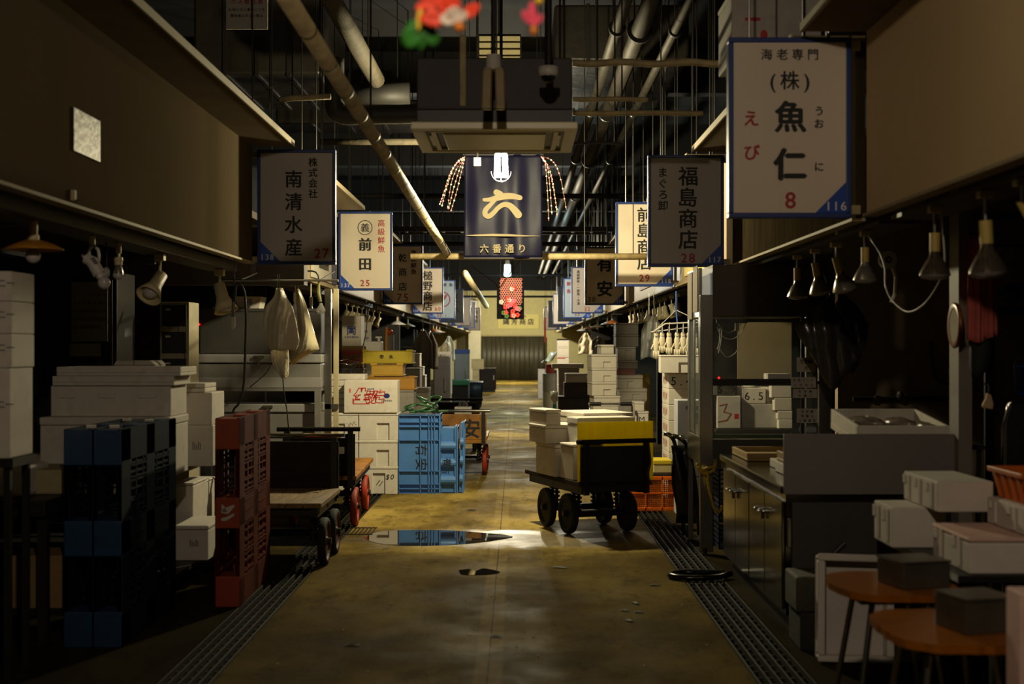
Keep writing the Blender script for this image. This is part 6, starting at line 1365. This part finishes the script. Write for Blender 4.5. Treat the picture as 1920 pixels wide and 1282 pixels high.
MB().lathe([(.0, -.08), (.024, -.083), (.026, -.10), (.022, -.105), (.022, -.125), (.0, -.127)], 20).build('holder', ivory, t)
MB().lathe([(.014, -.125), (.02, -.135), (.027, -.165), (.03, -.185)], 20).build('bulb_neck', silver, t, smooth=True); MB().ball((0, 0, -.185), .031, 16, (1, 1, .8)).build('bulb', bulbglass, t, smooth=True)
MB().tube([(.028, 0, -.12), (.045, 0, -.14), (.044, 0, -.175), (.03, 0, -.19)], .003, 6).build('wire_guard', chrome, t)
spot('round ivory spot lamp facing the aisle, fourth on the left', -2.25, 2.25*F/(CX-300), zl, 1.5, -.25, -.75, None, .10)
t = spot('tilted ivory spot lamp at the end of the first stall, beside the hanging cord', -2.25, 2.25*F/(CX-412), zl, 1.7, .3, -.2, None, .08)
tag(MB().box(-.03, .03, 0, .03, -.06, 0).build('junction_box', darkgrey, loc=(X(280, 8.7), 8.72, 2.108), bevel=.004), 'small dull junction box under the left beam beside the round spot lamp', 'box')
t = thing('bulb_lamp', 'dim bare bulb hanging behind the white clamp lamp', 'lamp', (X(199, 7.7), 7.7, 2.109)); MB().cyl((0, 0, 0), (0, 0, -.14), .005, n=6).build('cord', black, t); MB().ball((0, 0, -.17), .022, 14, (1, 1, 1.4)).build('bulb', clearbulb, t, smooth=True)
# plain bulbs near the 27 sign
for i, (px, py) in enumerate(((581, 572), (603, 590), (596, 600), (622, 560))):
    pass
def bare(label, px, yt, yb, d, glass=bulbglass, rod_to=2.17):
    z = Z(yt, d); t = thing('bulb_lamp', label, 'lamp', (X(px, d), d, z), 0, 'bare bulbs under the fascia beside the 27 sign'); h = z-Z(yb, d)
    MB().cyl((0, 0, rod_to-z), (0, 0, 0), .006, n=8).build('stem', ivory, t); MB().cyl((0, 0, 0), (0, 0, -h*.45), .019, n=14).build('socket', ivory, t)
    MB().lathe([(.013, -h*.42), (.016, -h*.55), (.03, -h*.75), (.031, -h*.85), (.02, -h*.97), (0, -h)], 18).build('bulb', glass, t, smooth=True)
bare('bare bulb under the fascia below the 27 sign, middle of three', 583, 556, 592, 13.76)
bare('bare bulb under the fascia below the 27 sign, nearest the aisle', 622, 549, 580, 15.3, rod_to=2.17)
bare('thin bare bulb partly behind the hanging white bags', 554, 548, 588, 12.0, rod_to=2.06)
d = 12.9
t = thing('gooseneck_lamp', 'black gooseneck clamp lamp with green grip and clear bulb under the 27 sign', 'lamp', (X(597, d), d, Z(530, d)))
q = lambda a, b: Vector((X(a, d)-X(597, d), 0, Z(b, d)-Z(530, d)))
MB().tube([q(528, 508), q(585, 508)]+[q(592, 510), q(597, 517), q(598, 532)], .008, 8).build('neck', black, t, smooth=True)
MB().tube([q(598, 530), q(596, 548), q(600, 566)], [.012, .024, .02], 10).build('grip', M('olive_plastic', (96, 92, 40), .5), t)
MB().lathe([(.012, 0), (.02, -.02), (.043, -.06), (.04, -.085), (.02, -.105), (0, -.108)], 18, Matrix.Translation(q(602, 568))).build('bulb', clearbulb, t, smooth=True)
MB().cyl(q(530, 508), (q(530, 508).x, 0, 2.2-Z(530, d)), .01, n=8).build('mount', black, t)
# track between the stalls, hanging white bags
d = 11.05
def bag(label, outline, d, mat, name, seed, hang, folds=8, depth=.05):
    """bag or sheet hung from one point: outline rows (y, x left, x right) in the picture at distance d"""
    o = Vector((X(hang[0], d), d, Z(hang[1], d))); t = thing(name, label, 'bag', o); random.seed(seed); ph = random.random()*6; rows = []
    for i, (y, a, b) in enumerate(outline):
        v = i/(len(outline)-1); row = []
        for k in range(25):
            u = k/24; row.append((X(a+(b-a)*u, d)-o.x, -depth*math.sin(PI*u)*(.3+v)+depth*.45*math.sin(folds*u+ph+2.2*v)*(.4+.6*(1-v))+.006*math.sin(23*u*(1+v)+7*v), Z(y, d)-o.z+.006*math.sin(11*u+ph)*v))
        rows.append(row)
    MB().sheet(rows).build('film', mat, t, smooth=True, solid=.003)
    MB().cyl((0, 0, 2.06-o.z+.05), (0, 0, -.03), .004, n=6).build('hook', steel, t)
    return t
def interp(rows, n):
    out = []
    for i in range(n):
        y = rows[0][0]+(rows[-1][0]-rows[0][0])*i/(n-1)
        for r, s in zip(rows, rows[1:]):
            if r[0] <= y <= s[0]: f = (y-r[0])/(s[0]-r[0]); out.append((y, r[1]+(s[1]-r[1])*f, r[2]+(s[2]-r[2])*f)); break
    return out
t = bag('white plastic carrier bag hanging in gathered folds before the freezers', interp([(540, 518, 529), (556, 514, 536), (575, 497, 548), (600, 493, 555), (640, 497, 562), (657, 508, 554)], 18), d, milky, 'carrier_bag', 2, (524, 536))
bag('torn white bag tail hanging below the carrier bag', interp([(640, 506, 540), (675, 508, 541), (692, 518, 541), (708, 528, 540)], 10), d+.06, milky, 'plastic_bag', 5, (520, 560), depth=.03)
bag('long pale plastic sheet hanging folded beside the carrier bag', interp([(542, 554, 562), (570, 553, 574), (620, 562, 588), (655, 545, 598), (668, 542, 570), (682, 548, 552)], 16), 11.98, M('pale_vinyl_sheet', (176, 166, 138), .25, bump=.3, bscale=10), 'vinyl_sheet', 8, (559, 538), folds=4, depth=.08)
tag(MB().ball((0, 0, 0), .05, 14, (.7, .4, .8)).build('blue_bag_corner', M('bright_blue_bag', (30, 110, 220), .4), loc=(X(596, 13.2), 13.3, 1.52-(648-650)*13.2/F), smooth=True), 'bit of bright blue bag behind the pale plastic sheet', 'bag') if False else None
d = 12.0
t = thing('hook_rail', 'thin steel hook rail below the cross beam holding the white bags', 'rail', (X(530, 11.1), 11.1, 2.06)); MB().cyl((-.5, 0, 0), (.45, 0, 0), .01, n=8).build('rail', steel, t)
for x in (-.35, .3): MB().cyl((x, 0, 0), (x, .9, .12), .006, n=6).build('tie', steel, t)
# hand lamp and cords
d = 10.02
t = thing('hand_lamp', 'slim hand lamp with clear tip hanging at the end of the first stall', 'lamp', (X(440, d), d, Z(520, d)))
q = lambda a, b: Vector((X(a, d)-X(440, d), 0, Z(b, d)-Z(520, d)))
MB().cyl(q(440, 545), q(438, 566), .014, n=12).build('grip', black, t); MB().cyl(q(438, 566), q(437, 594), .013, n=12).build('tube', steel, t)
MB().prism([(q(434, 0).x, q(0, 594).z), (q(441, 0).x, q(0, 594).z), (q(441, 0).x, q(0, 612).z), (q(437, 0).x, q(0, 618).z), (q(433.5, 0).x, q(0, 616).z)], -.008, .008).build('clear_tip', M('pale_clear_plastic', (180, 178, 165), .2), t, bevel=.002)
MB().tube([q(441, 545), q(440, 530), q(436, 515)], .005, 6).build('hook', steel, t); MB().cyl(q(440, 530), (q(440, 0).x, .0, 2.168-Z(520, d)), .003, n=5).build('string', black, t)
def cable(label, pts, r, mat, d, name='power_cord', cat='cord'):
    D = [p[2] if len(p) > 2 else d for p in pts]
    o = Vector((X(pts[0][0], D[0]), D[0], Z(pts[0][1], D[0]))); t = thing(name, label, cat, o)
    MB().tube(smoothpath([Vector((X(p[0], e), e, Z(p[1], e)))-o for p, e in zip(pts, D)], 8), r, 7).build('cord', mat, t, smooth=True); return t
cable('thick black power cord looping from the hand lamp down toward the orange pallet', [(441, 545), (443, 534), (450, 533), (458, 548), (461, 590), (460, 650), (457, 720), (448, 755), (436, 776), (432, 850), (440, 990), (456, 1033)], .009, black, 10.0)
cable('thin black cord hanging beside the torn bag tail across the upper freezer', [(509, 682, 11.06), (500, 698, 11.8), (485, 712, 12.8), (468, 726, 13.43)], .005, black, 13.3)
cable('thin black cord dropping from the torn bag tail to the second hand truck', [(530, 706), (533, 740), (538, 770), (541, 802), (544, 815)], .005, black, 11.12)
cable('thin dark cord draped over the dark drawer cabinet', [(333, 590), (336, 640), (346, 665), (349, 690)], .004, black, 11.197)
cable('thin black cord hanging down before the tall white carton', [(689, 592), (686, 625), (678, 660), (671, 700)], .005, black, 15.9)
cable('loose white cable hanging in a deep loop between two reflector lamps on the right', [(1622, 437, 7.43), (1635, 452, 7.3), (1650, 476, 7.2), (1659, 505, 7.1), (1660, 535, 7), (1672, 562, 6.9), (1700, 584, 6.7), (1728, 574, 6.5), (1752, 545, 6.35), (1768, 510, 6.25), (1771, 478, 6.2), (1764, 386, 6.15)], .0038, whiteplastic, 6.9, 'white_cable', 'cable')
# ---- right front
for i, (px, z, s, tx, lab) in enumerate(((1495, 9.35, 1.15, .0, 'silvered reflector bulb under the right beam, farthest of the four near ones'), (1528, 8.75, 1.15, .18, 'silvered reflector bulb under the right beam, second farthest'), (1567, 8.2, 1.2, .28, 'silvered reflector bulb tilted toward the aisle, beside the tape roll lamp'), (1622, 7.4, 1.05, .0, 'silvered reflector bulb hanging straight just before the tape roll'))):
    parlamp(lab, X(px, z), z, zr, s, tx)
parlamp('ribbed reflector bulb hanging straight above the big cable loop', X(1753, 6.1), 6.1, zr, 1.12, 0, True, drop=.12)
parlamp('ribbed reflector bulb above the red cloth', X(1848, 5.5), 5.5, zr, 1.25, .05, True, drop=.12)
parlamp('ribbed reflector bulb cut by the right picture edge', X(1917, 5.1), 5.1, zr, 1.2, .5, True, drop=.08)
d = 8.0
t = thing('tape_roll', 'white tape roll hanging on its side near the reflector bulbs', 'roll', (X(1664, d), d, Z(487, d)))
R = Matrix.Rotation(PI/2, 4, 'X'); MB().lathe([(.02, -.02), (.052, -.02), (.052, .02), (.02, .02), (.02, -.02)], 32, R).build('tape', whiteplastic, t, smooth=False); MB().lathe([(.012, -.022), (.02, -.022), (.02, .022), (.012, .022), (.012, -.022)], 24, R).build('core', black, t)
MB().cyl((0, 0, .04), (2.06-X(1664, d), 0, 2.155-Z(487, d)), .003, n=5).build('string', black, t); MB().tube([(.03, 0, -.04), (.05, 0, -.1), (.045, 0, -.2), (.02, 0, -.25)], [.014, .012, .012, .01], 8).build('loose_end', milky, t)
d = 6.95
t = thing('hanging_cloth', 'red cloth hanging on the pale post at the right', 'cloth', (X(1842, d), d, Z(440, d))); rows = []
for i in range(15):
    v = i/14; w = .060+.018*v; rows.append([(-.005+.012*v+(u-.5)*2*w, .02*math.sin(u*13+v)+.012*math.sin(u*29+3*v), -v*.53-.02*math.sin(u*5)*v) for u in [k/24 for k in range(25)]])
MB().sheet(rows).build('cloth', M('dull_red_cloth', (186, 92, 82), .85, var=.25, bump=.2, bscale=30), t, smooth=True, solid=.004); MB().cyl((-.08, 0, .005), (.1, 0, .005), .007, n=8).build('bar', black, t); MB().cyl((.0, 0, .0), (.0, 0, 2.15-Z(440, d)), .003, n=5).build('string', black, t)
t = thing('hanging_bag', 'dark green bag hanging below the red cloth', 'bag', (X(1838, 7.02), 7.02, Z(632, 7.02)))
MB().tube([(0, 0, .0), (-.0, 0, -.08), (-.01, 0, -.16), (-.03, 0, -.22)], [.05, .055, .045, .012], 14).build('cloth', M('dark_green_cloth', (14, 26, 20), .8), t, smooth=True); MB().cyl((0, 0, 0), (0, 0, .52), .003, n=5).build('string', black, t)
t = thing('round_mirror', 'round mirror with orange brown rim fixed to the pale post, seen edge on', 'mirror', (X(1791, 7.05), 7.05, Z(610, 7.05)))
R = Matrix.Rotation(-1.62, 4, 'Z') @ Matrix.Rotation(PI/2, 4, 'X')
MB().lathe([(.085, -.012), (.115, -.008), (.12, .004), (.11, .012), (.085, .01)], 36, R).build('rim', M('orange_brown_rim', (140, 76, 22), .35), t, smooth=True); MB().lathe([(0, -.006), (.088, -.008)], 36, R).lathe([(0, .006), (.088, .008)], 36, R).build('mirror_face', M('cream_disc', (170, 158, 136), .3), t); MB().cyl((.03, .03, 0), (.07, .09, 0), .01, n=8).build('bracket', black, t)
t = thing('sponge', 'cream sponge hanging on a hook by the pale post', 'sponge', (X(1853, 7.3), 7.3, Z(736, 7.3)))
MB().prism([(-.01, .0), (.012, -.01), (.026, -.06), (.02, -.09), (-.03, -.08), (-.034, -.065), (-.014, -.03)], -.015, .015).build('sponge_body', M('cream_sponge', (190, 160, 120), .9, bump=.5), t, bevel=.006); MB().tube([(0, 0, 0), (.004, 0, .03), (-.012, 0, .06), (-.03, 0, .03)], .004, 6).build('hook', chrome, t); MB().tube([(-.03, 0, .03), (-.05, 0, .06), (-.1, -.05, .12), (2.36-X(1853, 7.3), -.08, .19)], .003, 5).build('string', black, t)
d = 9.0
t = thing('white_board', 'pale wall board at the right edge behind the red cloth, with a green strip', 'board', (X(1950, d), d, 0)); MB().box(-.36, .5, 0, .03, Z(590, d), Z(465, d)).build('sheet', M('pale_grey_board', (150, 148, 146), .6), t); MB().box(-.36, .5, -.004, 0, Z(592, d), Z(574, d)).build('green_strip', M('dark_green_strip', (20, 60, 30), .6), t); MB().box(-.36, -.3, 0, .03, 0, Z(590, d)).build('leg', darksteel, t); MB().box(.44, .5, 0, .03, 0, Z(590, d)).build('leg', darksteel, t); MB().box(-.4, .55, -.02, .02, Z(462, d), Z(458, d)).build('top_rail', black, t)
t = thing('frying_pan', 'black frying pan hanging on the pale board', 'pan', (X(1898, d-.05), d-.045, Z(552, d))); R = Matrix.Rotation(PI/2, 4, 'X')
MB().lathe([(0, .03), (.05, .03), (.063, 0), (.066, 0), (.053, .034), (0, .034)], 28, R).build('pan', black, t, smooth=True); MB().box(-.13, -.06, -.012, .0, -.008, .008).build('handle', black, t); MB().cyl((-.125, -.006, 0), (-.125, .035, .0), .004, n=6).build('hook', steel, t)
d = 6.6
t = thing('folding_chair', 'black folding chair with bright metal edge at the right picture edge', 'chair', (X(1935, d), d, 0)); q = lambda a, b: (X(a, d)-X(1935, d), 0, Z(b, d))
MB().tube([q(1879, 900), q(1880, 800), q(1888, 775), q(1891, 757), q(1899, 752), q(1990, 750)], .007, 8).build('frame', chrome, t, smooth=True); MB().prism([(q(1884, 0)[0], q(0, 880)[2]), (q(1884, 0)[0], q(0, 790)[2]), (q(1893, 0)[0], q(0, 757)[2]), (q(1990, 0)[0], q(0, 754)[2]), (q(1990, 0)[0], q(0, 880)[2])], .0, .02).build('backrest', black, t, bevel=.008)
MB().box(-.14, .2, 0, .36, .42, .45).build('seat', black, t, bevel=.01)
for sx in (-.14, .18):
    for sy in (.01, .34): MB().cyl((sx, sy, .43), (sx*1.05, sy+(.03 if sy > .1 else -.02), 0), .01, n=8).build('leg', chrome, t)
t = thing('blue_bucket', 'blue plastic bucket hanging at the right picture edge above the chair', 'bucket', (X(1925, 6.9), 6.9, Z(740, 6.9)))
MB().lathe([(0, 0), (.05, 0), (.065, .14), (.068, .145), (.058, .14), (.045, .01)], 24).build('pail', M('blue_bucket_plastic', (24, 60, 170), .4), t, smooth=True); MB().tube(arc((0, 0, .14), .065, 0, PI, 10), .003, 6).build('handle', chrome, t); MB().cyl((0, 0, .2), (0, 0, 2.15-Z(740, 6.9)), .003, n=5).build('string', black, t)
# black polythene bags by the display case
blackfilm = M('black_polythene', (62, 60, 57), .2, var=.2, bump=.9, bscale=7)
def poly_bag(label, corners, d, seed, hang, top):
    o = Vector((X(hang[0], d), d, Z(hang[1], d))); t = thing('polythene_bag', label, 'bag', o); random.seed(seed); ph = random.random()*6
    A, B, C_, D = [Vector((X(a, d)-o.x, 0, Z(b, d)-o.z)) for a, b in corners]; rows = []
    for i in range(15):
        v = i/14; row = []
        for k in range(15):
            u = k/14; p = A.lerp(B, u).lerp(D.lerp(C_, u), v); e = math.sin(PI*u)*math.sin(PI*v)
            p.y = -.05*e+.018*math.sin(7*u+ph+3*v)*e+.012*math.sin(13*v-9*u+ph); row.append(p)
        rows.append(row)
    MB().sheet(rows).build('film', blackfilm, t, smooth=True, solid=.02); MB().tube([(top-o.x, 0, 2.155-o.z), (0, 0, 0), (.0, 0, -.05)], .004, 6).build('string', black, t)
poly_bag('shiny black polythene bag hanging corner down beside the display case', [(1556, 552), (1608, 672), (1560, 735), (1491, 614)], 9.3, 3, (1556, 548), 2.05)
poly_bag('second black polythene bag hanging behind the shiny one', [(1575, 540), (1630, 610), (1600, 700), (1552, 640)], 9.6, 7, (1575, 536), 2.07)
d = 11.45
t = thing('wall_pipe', 'dark pipe with clamps and a valve along the brown back of the right stall', 'pipe', (X(1700, d), d, Z(748, d)))
MB().cyl((-.45, 0, 0), (.42, 0, 0), .022, n=14).build('pipe', black, t)
for x in (-.25, -.02, .2): MB().box(x-.02, x+.02, -.03, .1, -.03, .03).build('clamp', darksteel, t)
MB().ball((-.06, -.02, .03), .03, 10, (1, 1, 1.4)).build('valve', darksteel, t)
cable('dark pipe bend hanging on the brown back wall of the right stall', [(1745, 640), (1750, 690), (1762, 715), (1800, 722)], .014, black, 11.5, 'bent_pipe', 'pipe')
t = thing('red_bowl', 'dark red round bowl upside down behind the white tray', 'bowl', (X(1603, 9.2), 9.2, .787)); MB().lathe([(.14, 0), (.135, .1), (.11, .2), (.06, .26), (0, .275)], 28).build('bowl', M('dark_red_lacquer', (52, 14, 12), .25), t, smooth=True)
# boxes stored on the right canopy and small hooks on the sign posts
fb(1372, 1455, -20, 0, 7.6, .5, 'foam box with red seal stored on the canopy above the large white sign', 'foam boxes stored on the canopy', z0=3.118, mat=foamgrey, deco=lambda t, a, dp, h: MB().ball((a*.45, 0, h*.35), .03, 12, (.7, .03, 1)).box(-a*.4, a*.3, -.001, 0, h*.55, h*.6).build('red_seal', redink, t))
fb(1458, 1540, -20, 0, 7.6, .5, 'foam box stored on the canopy farther over the large white sign', 'foam boxes stored on the canopy', z0=3.118, mat=foamgrey)
# far lamps under both rows
for i, (s, px, y) in enumerate(((-1, 745, 606), (-1, 764, 610), (-1, 812, 618), (-1, 818, 622), (-1, 824, 626), (1, 1148, 606), (1, 1140, 608), (1, 1120, 612), (1, 1106, 616), (1, 1092, 618))):
    x = -2.25 if s < 0 else 1.9; d = abs(x)*F/abs(px-CX)
    t = thing('shade_lamp', 'small far shade lamp under the %s row of fascias, %s along' % ('left' if s < 0 else 'right', ords[i % 5]), 'lamp', (x, d, zl if s < 0 else zr), 0, 'far shade lamps under the fascias')
    MB().cyl((0, 0, 0), (0, 0, -.12), .02, n=10).build('socket', ivory, t); MB().lathe([(.03, -.1), (.09, -.13), (.17, -.17), (.165, -.172), (.08, -.14)], 22).build('lamp_shade', (whiteplastic, ivory, M('dull_orange_shade', (190, 110, 50), .5))[i % 3], t, smooth=True); MB().ball((0, 0, -.19), .035, 12).build('bulb', bulbglass, t, smooth=True)
